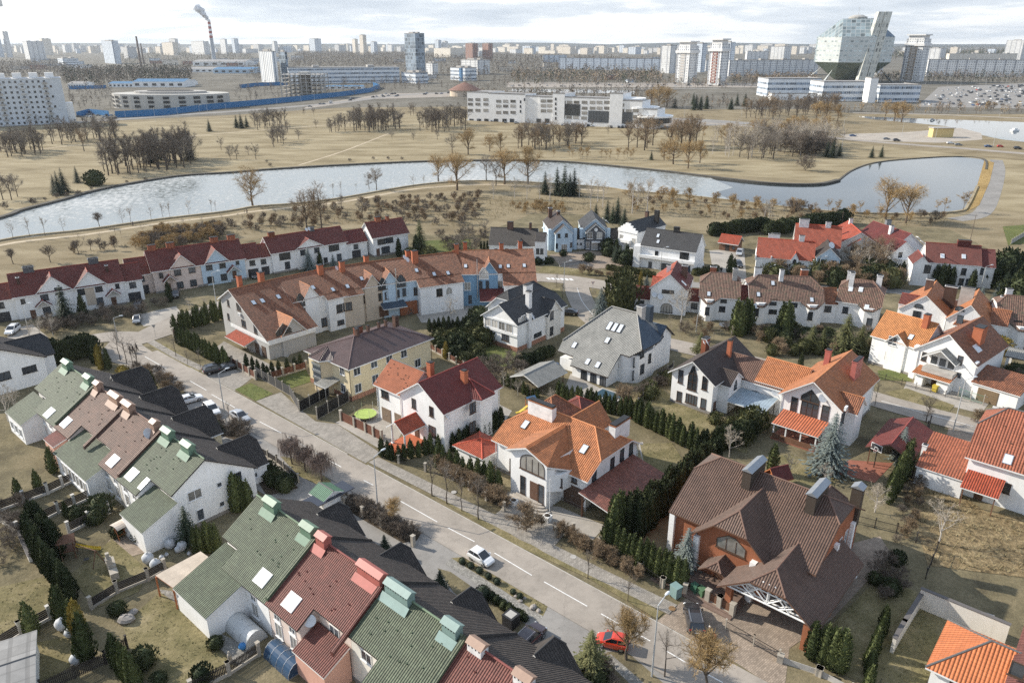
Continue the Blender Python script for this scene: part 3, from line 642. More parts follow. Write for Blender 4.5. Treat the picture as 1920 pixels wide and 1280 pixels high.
h.win('W',-3.4,[(998,870)],4.4,2.7,'bc',4,1,'arch');h.win('W',-3.4,[(980.5,909),(1014.5,926)],.95,3.0,'b',1);h.win('W',0,[(1073.5,893.5)],1.6,1.6,'b',2);h.win('W',0,[(960.5,873)],1.0,2.2,'bc',1);h.door('W',-3.4,[(1001.5,920)],1.5,2.8,FBR)
h.win('W',-1.95,[(3.0,3.6)],1.1,1.4,'b',1,px=False);h.door('W',0,[(2.1,0)],3.2,3.2,GARD,'garage_door',px=False)
h.win('S',-.1,[(1148,867),(1166,851),(1183,840)],1.0,1.7,'k',1);h.win('S',-.1,[(1181,874)],1.0,4.4,'k',1,2);h.win('S',-.1,[(1165,880)],.9,3.6,'k',1,2);h.win('S',-.1,[(1114,891)],1.0,1.6,'k',1);h.win('S',-.1,[(1110,931),(1142.5,910)],1.1,.7,'k',1);h.ac('S',-.1,[(1148,894),(1160,885)])
h.chim(5.2,12.0,1.0,4.6,6.6,10.6,CHW,R_ORG);h.chim(9.6,1.2,3.8,1.1,6.8,9.6,CHW,R_ORG)
h.vol(7,14.2,6.0,10.4,6.0,8.6,'x',0,0,WHITE,R_ORG,.4,rname='rear_roof');h.vol(8,15.5,11.5,18.5,5.0,8.3,'x',.9,.9,WHITE,R_ORG2,.4,rname='rear_roof');h.roof=main
shed(h,-1.6,11.2,-6.0,-.2,2.6,3.8,'S',WHITE,rooftile('carport_tile',(.27,.1,.07),.25,.35),.3,open_=True)
for x,y in ((-1.3,-5.7),(4.5,-5.7),(10.9,-5.7),(-1.3,-.5)): m=MB();m.box(x-.12,x+.12,y-.12,y+.12,0,2.7 if y<-3 else 3.6);m.tube((x,y,1.9),(x+.7,y,2.6),.06,.06,5);m.build('carport_post',WOODB,h.e)
m=MB()
for i in range(4): m.prism([(-3.4-(4-i)*.55*math.sin(a)-.2,7.0+(1.9+(4-i)*.5)*math.cos(a)) for a in [math.pi*j/12 for j in range(13)]],0,.2*(i+1))
m.build('entrance_steps',plain('steps_stone',(.40,.36,.31),.85,var=.2),h.e)
for p in ((-.12,-.2),(12.8,-.2),(-.1,16.5)): h.pipe(*p,5.2,FW)
h.pipe(-3.5,3.4,5.3,FW)

h=House('villa','orange brick villa with a big brown tiled roof, timber-trussed carport gable and two long chimneys',1311,1072,48.7)
h.vol(1.2,16.6,-12.6,4.7,6.2,10.9,'y',.25,.25,BRICKO,R_BRS,.5,c=8.9,fas=FBR,plinth=PLINTH);main=h.roof
h.vol(-.4,8,-7.9,.6,6.0,9.9,'x',.3,0,BRICKO,R_BRS,.75,fas=FBR,rname='wing_roof',name='wing_wall')
h.vol(-4.3,9.5,-15.0,-5.0,3.6,7.3,'x',.28,0,BRICKO,R_BRS,.6,fas=FBR,rname='carport_roof',open_=True)
h.vol(-2.6,2,-4.6,-1.6,3.1,4.2,'x',.3,0,BRICKO,R_BRS,.45,fas=FBR,rname='porch_roof',open_=True);h.roof=main
for x,y,z in ((-.5,.5,6.0),(-.75,-6.7,6.0),(1.1,4.7,6.2),(8.0,-12.7,6.2),(13.5,-12.7,6.2)):
 m=MB();[m.cb(x,y,i*.55,.7,.7,.5) for i in range(int(z/.55))];m.build('quoin',WHITE,h.e)
for x,y in ((-3.9,-5.6),(-3.9,-14.4),(3,-14.4)): h.box('carport_pillar',x-.35,x+.35,y-.35,y+.35,0,3.7,BRICKO)
m=MB()
for dx in (0,.5):
 x=-3.9-dx;m.tube((x,-14.6,3.75),(x,-5.4,3.75),.11,.11,6);m.tube((x,-12.4,5.2),(x,-7.6,5.2),.08,.08,6)
 for a,b in (((-14.4,3.8),(-10.6,6.4)),((-5.6,3.8),(-9.4,6.4)),((-12.6,3.8),(-10.4,5.8)),((-7.4,3.8),(-9.6,5.8)),((-10,3.8),(-10,6.4)),((-11.4,3.8),(-13.2,4.9)),((-8.6,3.8),(-6.8,4.9)),((-10,3.8),(-11.6,5.2)),((-10,3.8),(-8.4,5.2))): m.tube((x,a[0],a[1]),(x,b[0],b[1]),.08,.08,6)
m.build('roof_truss',FW,h.e)
h.win('W',-.4,[(1371,1020)],3.6,2.1,'bc',3,1,'peak');h.win('W',1.2,[(1314,1007)],1.5,1.9,'b',2);h.door('W',-.4,[(1360,1072)],2.6,2.5,FBR);h.win('S',-12.6,[(10,3.2),(12,3.2)],1.0,2.4,'w',2,px=False);h.win('S',-12.6,[(11,.8)],2.0,1.6,'w',2,px=False)
h.chim(8.4,-1.8,4.2,1.1,7.6,12.0,CLAD,METG,'house');h.chim(8.4,-9.6,4.2,1.1,7.6,12.0,CLAD,METG,'house');h.chim(14.6,-12.4,1.2,1.2,5,10.4,CLAD,METG,'house')
h.vol(12,18,-11,-6.5,5.2,7.8,'x',0,.6,BRICKO,R_BRS,.4,fas=FBR,rname='rear_roof');h.roof=main
m=MB();[m.box(-3.2-.5*i,-.5,-6.2-.1*i,2.4+.35*i,0,.75-.15*i) for i in range(5)];m.build('entrance_steps',plain('brown_steps',(.20,.14,.11),.75,var=.2),h.e)

h=House('semi_detached_house','white gabled house with a dark brown roof, tall peaked centre window and a grey canopy',1332,777,48.7)
h.vol(0,15,0,8,6.0,8.9,'x',0,0,WHITE,R_DBR,.6,plinth=PLINTH);main=h.roof
h.vol(2.2,7,-1.9,3,5.2,6.9,'y',0,0,WHITE,R_DBR,.3,rname='dormer_roof',name='bay_wall');h.vol(7.2,14.6,-9.6,2,5.0,7.6,'y',0,0,WHITE,R_BRN,.4,rname='wing_roof',name='wing_wall');h.roof=main
h.win('W',0,[(1276.5,705.5)],.95,2.5,'b',1,2);h.win('W',0,[(1299,708.5)],1.8,4.6,'b',2,3,'peak');h.win('W',0,[(1321.5,718)],1.0,2.5,'b',1,2);h.win('W',0,[(1273.5,742.5),(1318.5,756)],1.0,1.9,'b',1);h.win('W',0,[(1296,748)],2.2,1.8,'b',4)
h.win('S',-1.9,[(4.6,3.9)],1.1,1.7,'k',1,1,'peak',False);h.win('W',7.2,[(1416,739)],1.3,1.3,'k',2);h.door('S',0,[(1.2,0)],1.0,2.1,FBR,px=False)
h.chim(9.2,2.0,.7,.7,6,10.6,FOR,FBR);h.chim(9.4,6.8,1.6,.9,6.6,9.7,CHB,CONC);h.dish(8.4,5.9,9.4,math.radians(35),.85);h.dish(7.6,6.2,9.6,math.radians(35),.5)
shed(h,1.6,6.9,-8.6,-2.2,2.6,3.2,'W',WHITE,rooftile('pale_blue_polycarbonate',(.30,.37,.43),.5,2.0,var=.06,rough=.25,sheet=True,bump=.02),.2,open_=True)
for x,y in ((1.7,-8.4),(1.7,-2.4),(6.6,-8.4)): m=MB();m.tube((x,y,0),(x,y,2.7),.06,.06,6);m.build('canopy_post',FD,h.e)

h=House('semi_detached_house','white gabled house with orange and brown roof slopes, large gridded window and striped veranda',1580,847,48.7)
h.vol(1.2,17.5,1.6,11,6.5,9.9,'x',0,0,WHITE,R_ORG,.7,plinth=PLINTH);main=h.roof
h.vol(2.6,6.6,-.2,6,6.0,7.8,'y',0,0,WHITE,R_ORG2,.4,rname='dormer_roof',name='bay_wall');h.vol(5.5,13.5,10,17.2,5.4,8.2,'y',0,0,WHITE,R_ORG,.45,rname='wing_roof',name='wing_wall');h.roof=main
h.win('W',1.2,[(1520.5,741.5)],3.0,2.2,'b',2,1,'tri');h.win('W',1.2,[(1488,764)],1.1,3.8,'b',1,4);h.win('W',1.2,[(1516,776.5)],2.8,4.6,'b',3,4);h.win('W',1.2,[(1546,781)],1.2,4.0,'b',1,4)
h.win('S',-.2,[(1580,783)],1.3,2.0,'k',1);h.win('S',1.6,[(1605,770),(1602,805)],.8,2.2,'k',1);h.ac('S',-.2,[(1583,764)]);h.dish(1.0,4.6,7.6,math.radians(-60),.7);h.dish(5.2,13.6,4.4,math.radians(-60),.8)
h.chim(12,3.4,3.2,.8,7.2,11.0,FPK,FPK);h.chim(13.2,8.6,.9,.9,7.4,10.9,FPK,FPK)
shed(h,-3.2,1.1,3.2,10.4,2.7,3.5,'W',WHITE,rooftile('striped_awning_tile',(.52,.16,.08),.42,.5,var=.1),.2,open_=True)
for y in (3.4,5.8,8.2,10.2): m=MB();m.box(-3.2,-3.0,y-.1,y+.1,0,2.8);m.build('veranda_post',FW,h.e)
h.box('veranda_rail',-3.25,-3.1,3.3,10.3,.2,1.1,WOODB);h.box('veranda_floor',-3.3,1.1,3.1,10.5,0,.2,plain('terrace_tile',(.30,.12,.08),.8));h.win('W',1.2,[(4.6,.3),(6.6,.3),(8.6,.3)],1.5,2.2,'b',2,px=False)
for p in ((1.1,1.5),(1.1,11.1),(17.6,1.5)): h.pipe(*p,6.4,FW)

h=House('detached_house','white house under a very long pale grey roof slope with skylights, small corner pool',1137,727,48.7)
Rf=lambda*p: [Vector(q) for q in p]
a,b,c_,d,e,f_,g_,i_,j_,k_=(-.3,-.4,2.4),(-.4,8.3,2.4),(1.2,8.8,3.6),(1.3,12.7,3.7),(3.1,12.9,5.15),(11.1,7.0,11.5),(11.1,1.2,11.5),(5.4,-3.8,6.95),(3.9,-2.2,5.75),(3.9,-.2,5.75)
h.roofpoly([[a,k_,j_,i_,g_,f_,e,d,c_,b],[i_,(11.5,-3.9,6.95),(16.5,-2.2,7.2),g_]],R_GRY,FD,[(f_,g_),(g_,i_),(f_,e)],.22);main=h.roof;h.pl['W']=('x',-.3,2.45,.8)
h.roofpoly([[(5.45,-4.1,7.02),(11.5,-4.1,7.05),(11.12,1.15,11.58)],[(11.5,-4.1,7.05),(18.5,-1.5,6.2),(11.12,1.15,11.58)],[(18.5,-1.5,6.2),(18.8,9.5,6.2),(11.12,7,11.58),(11.12,1.15,11.58)],[(18.8,9.5,6.2),(3.1,13,5.2),(11.12,7,11.58)]],R_BLU,FD,(),.2,'blue_roof');h.roof=main
m=MB();m.prism([(.2,.2),(4,.2),(4,12.4),(1.7,12.4),(1.7,8.2),(.2,8.2)],0,2.3);m.prism([(4,-.8),(5.6,-3.3),(10.6,-3.3),(17.8,-1),(17.8,9),(4,11.5)],0,5.6);m.prism([(10.6,-3.2),(17.6,-.9),(17.6,4),(12,3)],5.6,6.2);m.build('wall',WHITE,h.e)
m=MB();m.poly([(3.95,.2,2.3),(3.95,.2,5.5),(.2,.2,2.5),(.2,.2,2.2)][::-1]);m.build('gable_infill',WHITE,h.e)
h.sky('W',[(1143,611),(1153,613.5),(1163,616)],.95,2.0);h.sky('W',[(1139,638),(1077,647),(1102,678),(1121,684)],.95,1.4)
h.win('W',.2,[(1,.1),(3.2,.1),(5.4,.1)],1.4,2.1,'k',2,px=False);h.win('S',-3.3,[(1204,661),(1204,691)],1.4,1.9,'k',2);h.win('S',-3.3,[(1218,671)],1.0,1.9,'k',1);h.win('S',-2.6,[(5.1,3.4),(5.1,.8)],.9,1.9,'k',1,px=False)
h.chim(11.6,.6,1.4,1.2,9.5,13,CONC,CHW);h.box('chimney',13.2,14.6,-.4,1.0,8.5,12.6,R_BLU);h.vol(12.5,18.4,-2.6,4,6.2,8.6,'y',0,0,WHITE,R_BLU,.5,fas=FD,rname='rear_roof');h.roof=main
m=MB();m.box(-4.6,-.8,-5.0,.4,0,.25);m.build('pool_kerb',CONC,h.e);h.box('pool_water',-4.2,-1.2,-4.6,0,.25,.27,plain('pool_blue',(.05,.09,.12),.05))

h=House('detached_house','white house with a near-black roof, glazed sunroom gable and a beige cross gable',970,660,50)
h.vol(0,16.4,0,9.4,6.2,9.4,'x',0,.3,WHITE,R_BLK,.5,fas=FW,plinth=BRICKPL,pz=1.0);main=h.roof
h.vol(9.6,14.4,-.5,5,5.6,8.3,'y',0,0,OFFW,R_BLK,.4,rname='cross_roof',name='cross_wall');h.vol(4.4,16,3,12,6.4,10.4,'x',.3,.3,WHITE,R_BLK,.4,rname='rear_roof',name='rear_wall');h.roof=main
h.win('W',0,[(8.2-i*2.0,3.9) for i in range(4)],1.7,1.8,'wc',2,px=False);h.box('sunroom_frame',-.25,-.03,-.05,9.45,3.3,3.75,FW);h.box('sunroom_frame',-.2,-.03,-.05,9.45,5.8,6.2,FW)
h.win('W',0,[(947.5,629.5)],2.0,2.2,'b',3);h.win('S',0,[(1008,627)],2.6,.9,'k',2);h.win('S',-.5,[(1034.5,591),(1034,620)],1.2,1.9,'k',1);h.win('S',0,[(1045,612)],.9,.9,'k',1);h.win('S',0,[(976,602),(981,598)],1.3,1.6,'wc',2)
h.chim(6.4,2.2,1.0,1.0,7,11.2,CHW,CONC);h.chim(9.6,5,2.2,.9,8,11.4,CHW,CONC);h.sky('S',[(1007,588)],1,1.3);h.dish(4.8,-.3,6.6,math.radians(30),.7);h.chim(3.6,-.2,.9,.7,0,7.6,CHW)
GB='terraced houses with dark red roofs beyond the lane'
def dormer_gable(h,xc,hw,ze,zr,yf,wall,roof,yb=5,ov=.35):
 r=h.roof;h.vol(xc-hw,xc+hw,yf,yb,ze,zr,'y',0,0,wall,roof,ov,rname='gable_roof',name='gable_wall');h.roof=r
def backhouse(label,A,B,z,x1,dep,ze,zr,wall,gables=(),wins=(),wing=None,roof=None,cat='house',name='terraced_house',grp=GB,gw=None):
 h=House(name,label,*A,B,cat=cat,group=grp,z=z);roof=roof or R_RED2
 h.vol(0,x1,.4,.4+dep,ze,zr,'x',0,0,wall,roof,.45,plinth=PLINTH)
 for i,g in enumerate(gables): dormer_gable(h,g[0],g[1],ze,g[2],.25 if len(g)<4 else g[3],(gw[i] if gw else wall),roof,.4+dep/2)
 return h
def lowwing(h,x0,x1,y0,y1,ze,zr,wall,roof=None,gar=True,w=True):
 r=h.roof;h.vol(x0,x1,y0,y1,ze,zr,'x',0,0,wall,roof or R_RED2,.3,name='wing_wall',rname='wing_roof');h.roof=r
 if gar: h.door('S',y0,[((x0+x1)/2,0)],min(2.8,x1-x0-.4),2.3,GARK,'garage_door',px=False)
 if w: h.win('S',y0,[((x0+x1)/2,ze-1.9)],1.5,1.4,'k',2,px=False)
h=backhouse('white red-roofed terraced house with two pointed gables, farthest left of the dark red row',(26,557),(235,526),6,22.6,10,6,10,WHITE,[(8,3.5,9.4),(15.6,3.3,9.3)])
lowwing(h,-6,0,2,9,5.2,8,WHITE);lowwing(h,22.6,27,1.6,9.4,5.4,8.6,WHITE)
h.win('S',.25,[(83,556),(110,545),(152,546),(185,540),(88,582),(187,564)],1.6,1.7,'k',2);h.win('S',.4,[(43,565),(220,536)],.9,1.2,'k',1);h.door('S',.4,[(63,590),(214,565)],1.1,2.2,FBR);h.box('stone_strip',14.2,16.2,.17,.25,1.2,5.6,BEIGE)
for x in (5.3,20.0): r=h.roof;h.vol(x-1.5,x+1.5,-1.0,.4,3.0,4.3,'y',0,0,WHITE,R_RED2,.25,open_=True,rname='porch_roof');h.roof=r
h.chim(4,5.4,2.2,.8,9,11.2,DKGREY,METG);h.chim(17.6,5.4,2.2,.8,9,11.2,DKGREY,METG);h.chim(1.5,3.0,.6,.6,7.5,9.6,CHD,CHW);h.chim(20,3,.6,.6,7.5,9.6,CHD,CHW);h.sky('S',[(50,523),(189,502)])
h=backhouse('terraced house half pink, half pale blue, with brick chimneys, in the dark red row',(286,509),(460,484),6,23,10.4,6,10,PALEPINK,[(7.2,3.0,9.1),(15.8,3.0,9.3)],gw=(PALEPINK,BLUEW))
h.box('blue_front',11.7,22.95,.16,.24,.6,5.95,BLUEW);lowwing(h,-5.4,0,1.8,9.4,5.2,8.6,PALEPINK);lowwing(h,23,27.5,1.6,9,5.2,8.4,WHITE)
h.win('S',.1,[(333,510),(360,505),(392,500),(417,496),(338,534),(363,530),(395,524),(420,519)],1.6,1.7,'k',2);h.win('S',.16,[(302,516),(445,491)],.9,1.3,'k',1);h.door('S',.16,[(317,542),(440,515)],1.1,2.2,FBR)
for x in (3.6,19.6): r=h.roof;h.vol(x-1.6,x+1.6,-1.2,.1,3.0,4.5,'y',0,0,WHITE,R_RED2,.25,open_=True,rname='porch_roof');h.roof=r
for x in (1.5,6,17,21.5): h.chim(x,5.8,2.0,.9,9,11.3,CHB,CHB)
h=backhouse('white terraced house with wide dark red roof and one low pointed gable',(510,475),(651,452),6,22.5,8.4,6,9.5,WHITE,[(11,3.9,8.2)])
lowwing(h,-4.5,0,1.2,8,5,7.8,WHITE);lowwing(h,22.5,30,2,8.5,4.6,7.6,WHITE,R_MAR)
h.win('S',.4,[(534,480),(626,464)],3.2,1.9,'k',4);h.win('S',.25,[(568,473),(594,468)],1.6,1.6,'k',2);h.win('S',.4,[(539,497),(610,489),(636,482)],1.5,2,'k',2);h.chim(2,4.6,1.8,.9,8.6,10.6,CHB,CHB);h.chim(14,4.6,1.2,.9,8.6,10.3,DKGREY,METG);h.dish(13,4,10.3,.6);h.dish(12.2,4,10.2,.6)
h=backhouse('white terraced house with a plain dark red gable roof, right end of its row',(700,446),(765,436),6,11.8,8.6,6,9.6,WHITE)
h.win('S',.4,[(715,453),(730,450)],2.6,1.6,'k',3);h.win('S',.4,[(723,468)],2.8,2,'k',3);h.door('S',.4,[(709,473)],1.1,2.3,FBR);h.chim(4,4.7,1.7,.9,8.6,10.8,CHB,CHB);h.chim(7.2,4.7,.9,.9,8.6,10.6,CHB,CHB)
# ---------------------------------------------------------------- curved orange terrace
GO='curved terrace with weathered orange roofs'
def unit(label,A,B,x1,d,ze,wall,gab=(),proj=(),wins=(),back=6.5,x0=0.0,z=12):
 h=House('terraced_house',label,*A,B,cat='house',group=GO,z=z)
 h.vol(x0,x1,-d,back,ze,12,'x',0,0,wall,R_ORG2,.35,c=0,ze2=8.2);main=h.roof
 k=(12-ze)/d
 for x,x2,dy,w in proj: shed(h,x,x2,-d-dy,-d,ze-k*dy,ze,'S',w,R_ORG2,.3)
 for x,hw,zr,w in gab: h.vol(x-hw,x+hw,-d-.25,-d+4,ze,zr,'y',0,0,w,R_ORG2,.3,rname='gable_roof',name='gable_wall')
 h.roof=main;return h
h=House('terraced_house','grey end terraced house with tall gable side wall and very long orange roof',432,544,(520,523),cat='house',group=GO,z=12)
h.vol(0,11,-13.2,5.2,4.4,12,'x',0,0,GREYW,R_ORG2,.5,c=0,ze2=9.0);main=h.roof
h.vol(3.0,8.4,-13.5,-7,4.5,7.6,'y',0,0,GREYW,R_ORG,.4,rname='gable_roof',name='gable_wall');h.roof=main
h.box('white_band',-.12,0,-13.3,2,3.5,4.2,FW);h.box('white_band',-.12,10.9,-13.75,-13.5,3.3,4.1,FW)
h.win('S',-13.5,[(531,616)],3.6,2.4,'b',4,1,'tri');h.win('W',0,[(447.5,575.5),(457,606.5)],1.7,1.6,'b',2);h.win('W',0,[(428,568),(428.5,593.5)],.8,1.5,'b',1);h.win('W',0,[(479,617)],1.2,1.9,'b',2);h.win('W',0,[(461,634)],1.6,1.5,'b',2);h.door('W',0,[(483,656),(496,663)],1.7,2.4,GARD,'garage_door');h.ac('W',0,[(451,589),(467,642)])
h.sky('S',[(475.5,567.5),(492,564),(522,556.5)],.9,1.3);h.chim(7.5,.6,1.1,1.1,10.5,14,FOR,FOR);h.chim(3.0,1.6,.9,.9,9.5,14,FOR,FOR)
shed(h,-2.6,0,-8,0,2.2,3.0,'W',WHITE,R_SCAR,.1,open_=True);h.roof=main
h=unit('white unit of the curved orange terrace, one peaked gable window',(520,523),(603,505.5),10.8,6.6,8.3,WHITE,[(4.0,1.9,11.0,WHITE)],[(7.4,14.5,1.5,WHITE)])
h.win('S',-6.85,[(562.5,562)],2.2,2.9,'b',2,1,'peak');h.win('S',-6.85,[(557.5,589),(570,585.5)],.8,1.9,'b',1);h.win('S',-6.6,[(593,580),(607,604)],1.5,2.0,'b',2);h.win('S',-6.6,[(591,608)],.7,1.9,'b',1);h.win('S',-8.1,[(636.5,578),(648.5,574.5)],1.5,1.9,'b',2);h.sky('S',[(587,539),(624,543)]);h.chim(9.8,-1.2,1.2,.9,10.2,13.4,FOR,FOR);h.win('S',-8.1,[(639,604)],1.7,1.1,'b',2)
h=unit('beige unit of the curved orange terrace with an arched gable window',(603,505.5),(690,492),12.2,6.4,8.2,BEIGE,[(9.3,1.9,10.9,BEIGE)],[(-.3,6.4,1.5,BEIGE)])
h.win('S',-6.65,[(717,532)],2.3,2.9,'b',2,1,'peak');h.win('S',-6.65,[(712.5,556.5),(724.5,554)],.8,1.8,'b',1);h.win('S',-6.4,[(688,560)],1.6,1.9,'b',2);h.win('S',-7.9,[(654,574)],1.5,1.9,'b',2);h.win('S',-6.4,[(693,586)],.8,1.9,'b',1);h.door('S',-6.65,[(720,583)],2.4,2.6,FBR,px=True);h.sky('S',[(651.5,537),(678,522.5)]);h.chim(4.4,-1.3,1.1,.9,10.2,13.4,FOR,FOR);h.dish(3.2,-1.2,12.2,.7);h.chim(11,.4,1.0,1.0,11,13.4,FOR,FOR)
h=unit('pale blue and white unit of the curved orange terrace with a brick ground floor',(690,492),(795,479.5),21.6,6.2,8.2,BLUEW,[(3.2,1.9,10.9,BLUEW)],[(9.8,20.6,2.2,WHITE)])
h.win('S',-6.45,[(751.5,526)],2.3,2.9,'b',2,1,'peak');h.win('S',-6.45,[(746,550),(758,547.5)],.8,1.8,'b',1);h.win('S',-6.2,[(782,545.5)],1.7,1.9,'b',2);h.win('S',-8.4,[(824,548)],1.5,1.9,'b',2);h.win('S',-8.4,[(842,545)],1.6,1.9,'wc',2,1,'arch');h.box('brick_front',5.2,9.5,-6.7,-6.2,0,3.2,BRICKO);h.win('S',-6.7,[(795,569)],1.8,2,'b',2);shed(h,.6,6.2,-9.2,-6.2,2.9,3.6,'S',WHITE,R_BLU,.1,open_=True);h.roof=h.roof;h.sky('S',[(781,507),(814,514),(840,512)]);h.chim(11,-1.6,1.4,1.0,9.8,13.8,FOR,FOR);h.chim(10,.6,1.0,1.0,11,13.4,FOR,FOR);h.dish(9,-2.2,12.2,.7,.65);h.dish(8.6,-1.2,12.6,.7)
m=MB();m.tube((4.6,-6.6,3),(4.6,-6.6,11.6),.12,.12,8);m.build('flue_pipe',STEEL,h.e)
h=unit('bright blue unit at the right end of the curved orange terrace with a maroon awning',(850,471),(998,468),19.6,7.0,8.1,BLUE,[(8.6,2.0,11.0,BLUE)],[(12.0,19.6,3.6,WHITE)])
h.box('white_front',10.6,12.1,-7.1,-6.9,.1,8.1,WHITE);h.win('S',-7.25,[(907,512.5)],2.4,2.9,'wc',3,1,'peak');h.win('S',-7.25,[(901.5,534.5),(914,533.5)],.8,1.9,'b',1);h.win('S',-7.0,[(876.5,536.5)],1.6,2.0,'wc',2);h.win('S',-7.1,[(936,534)],1.5,1.9,'b',2);h.win('S',-7.0,[(881.5,561)],.8,2,'b',1);h.win('S',-10.6,[(981.5,544)],.9,2.0,'b',1);h.win('S',-10.6,[(995,542)],1.5,1.6,'b',2,1,'arch')
shed(h,6.2,13.0,-12.5,-7.2,2.8,4.2,'S',WHITE,R_MAR,.2,open_=True);h.pl['S']=('y',-7,8.3,.557);r=h.roof
h.sky('S',[(873,499),(938,500),(953,499),(983,498)]);h.chim(.8,-.8,1.1,1.0,10.5,13.8,FOR,FOR);h.chim(12,.3,1.0,1.0,11,13.6,FOR,FOR);h.chim(17,3.6,1.0,1.0,9,13.2,FOR,FOR);h.chim(3,3.4,1.0,1.0,9,13.2,FOR,FOR)
m=MB();m.tube((5.6,-7.3,2),(5.6,-7.3,11.8),.11,.11,8);m.build('flue_pipe',STEEL,h.e)
# ---------------------------------------------------------------- group with dark roofs by the meadow
GD='white and blue houses with dark roofs by the meadow'
h=House('detached_house','long low white house with a mossy dark roof and small scrolled dormer',918,490,(1003,493),group=GD)
h.vol(0,13.6,0,9.5,5.0,9.0,'x',0,0,WHITE,R_SLT,.3);h.vol(13.6,16.5,-1.5,7,6.6,8.4,'x',0,0,WHITE,R_SLT,.1);h.vol(8.2,9.8,-.3,3,5.4,6.6,'y',0,0,WHITE,R_SLT,.15);h.win('S',0,[(930,470),(950,470)],.9,1.3,'k',1);h.win('S',-.3,[(976,461)],.9,1.2,'k',1);h.win('S',-1.5,[(14.4,3.2),(15.6,3.2),(14.4,.8)],.9,1.6,'k',1,px=False);h.chim(5.6,4.7,1.8,1,8,10.8,CHD,CHD);h.chim(11.6,4.7,.7,.7,8,10.6,CHD,CHD)
def vgable(label,A,B,x1,dep,ze,zr,wall,inner,iw,roof=R_BLK,side=(),ang=0):
 h=House('detached_house',label,*A,B,group=GD)
 h.vol(-1.2,x1+1.2,1.2,dep,ze,zr,'y',0,0,wall,roof,.25);h.vol(0,x1,-1.2,4,ze-.4,zr-1.2,'y',0,0,inner,roof,.25,rname='gable_roof',name='gable_wall')
 for x in (-1.9,x1+.9): h.box('side_pier',x,x+1.0,.9,2.0,0,ze+.4,wall)
 return h
h=vgable('pale blue house with a stepped double gable and skylights, beside the black gable house',(1040,471),(1071,470),5.2,15,6.2,9.4,BLUEW,BLUEW,0,R_DBR)
h.win('S',-1.2,[(1048,442),(1062,441)],.9,1.2,'k',2);h.win('S',-1.2,[(1044,461),(1071,459)],.7,1.5,'k',1);h.win('S',-1.2,[(1058,464)],1.8,2.1,'wc',3);h.chim(.5,12,1.2,1,8,11,CHD,CHW);h.chim(2.6,9,.9,.9,8.4,10.6,CHD,CHW);h.sky('W',[(1027,421),(1020,425)],1,1.6,1,FW)
h=vgable('pale blue house with a black inner gable, round clock-like vent and white-framed windows',(1098,468),(1132,468),5.7,14,6.0,9.4,BLUEW,DKGREY,0)
h.win('S',-1.2,[(1106,441.5),(1124,441.5)],1.7,2.1,'wc',2,2);h.win('S',-1.2,[(1102,460),(1128,460)],1.1,2.2,'wc',1);h.win('S',-1.2,[(1114.5,461)],2.0,2.4,'wc',4);h.box('entrance_canopy',1.6,4.2,-2.2,-1.2,2.7,3.0,FW);m=MB();m.lathe([(.55,0),(.55,.12)],20);o=m.build('round_vent',FW,h.e,loc=(2.85,-1.2,6.6));o.rotation_euler=(math.pi/2,0,0);h.sky('E',[(1133,412),(1139,416)],1,1.6,1,FW)
h=House('detached_house','white house with a sculpted stepped gable front and black roof, beside the spruces',1160,472,(1182,477),group=GD)
h.vol(-.5,6.5,0,15,7.0,9.6,'y',0,0,WHITE,R_BLK,.2);[h.box('gable_step',-.5+i*.9,.4+i*.9,-.25,.2,6.6,7.6+(i if i<4 else 7-i)*.62,WHITE) for i in range(8)];h.win('S',0,[(1165,445),(1163,465),(1176,468),(1188,452)],1.4,1.8,'wc',2);h.chim(2,11,1,.9,8,11,CHD,CHD);h.chim(5,12,1.4,1,8,11.6,BLACKM,BLACKM);h.box('balcony',.8,4.4,-1.0,0,3.5,4.4,WHITE)
h=House('detached_house','wide white house with a plain black roof, long balcony band and dark garage door',1200,500,(1300,515),group=GD)
h.vol(0,15.8,0,8.6,6.4,10.4,'x',0,0,WHITE,R_BLK,.3);h.box('balcony',-.3,16,-1.0,0,3.1,3.9,WHITE);h.box('corner_pier',-2.0,0,-.8,2,0,6.2,WHITE);h.win('S',0,[(1231,477)],1.0,2.0,'k',1);h.win('S',0,[(1283,480)],2.6,2.1,'k',2);h.win('S',0,[(1219,496)],1.0,1.7,'k',1);h.win('S',0,[(1247,501)],3.0,2.2,'k',3);h.door('S',0,[(13.0,0)],3.6,2.4,plain('navy_garage',(.03,.05,.08),.5),'garage_door',px=False);h.sky('S',[(1234,442),(1234,453)]);h.chim(8.6,4.3,1.6,.9,9.4,11.6,BLACKM,BLACKM)
h2=h
for x0,x1,A in ((0,5,(1072,468)),(0,5,(1135,468))):
 q=House('connecting_wing','low white linking wing with slate roof, '+('left' if A[0]<1100 else 'right')+' of the black gable house',*A,0.0,cat='house wing',group=GD);q.vol(.9,3.9,.8,6,3.0,5.8,'x',0,0,WHITE,R_SLT,.15);q.win('S',.8,[(1.7,1.4),(2.9,1.4)],.6,.6,'k',1,px=False)
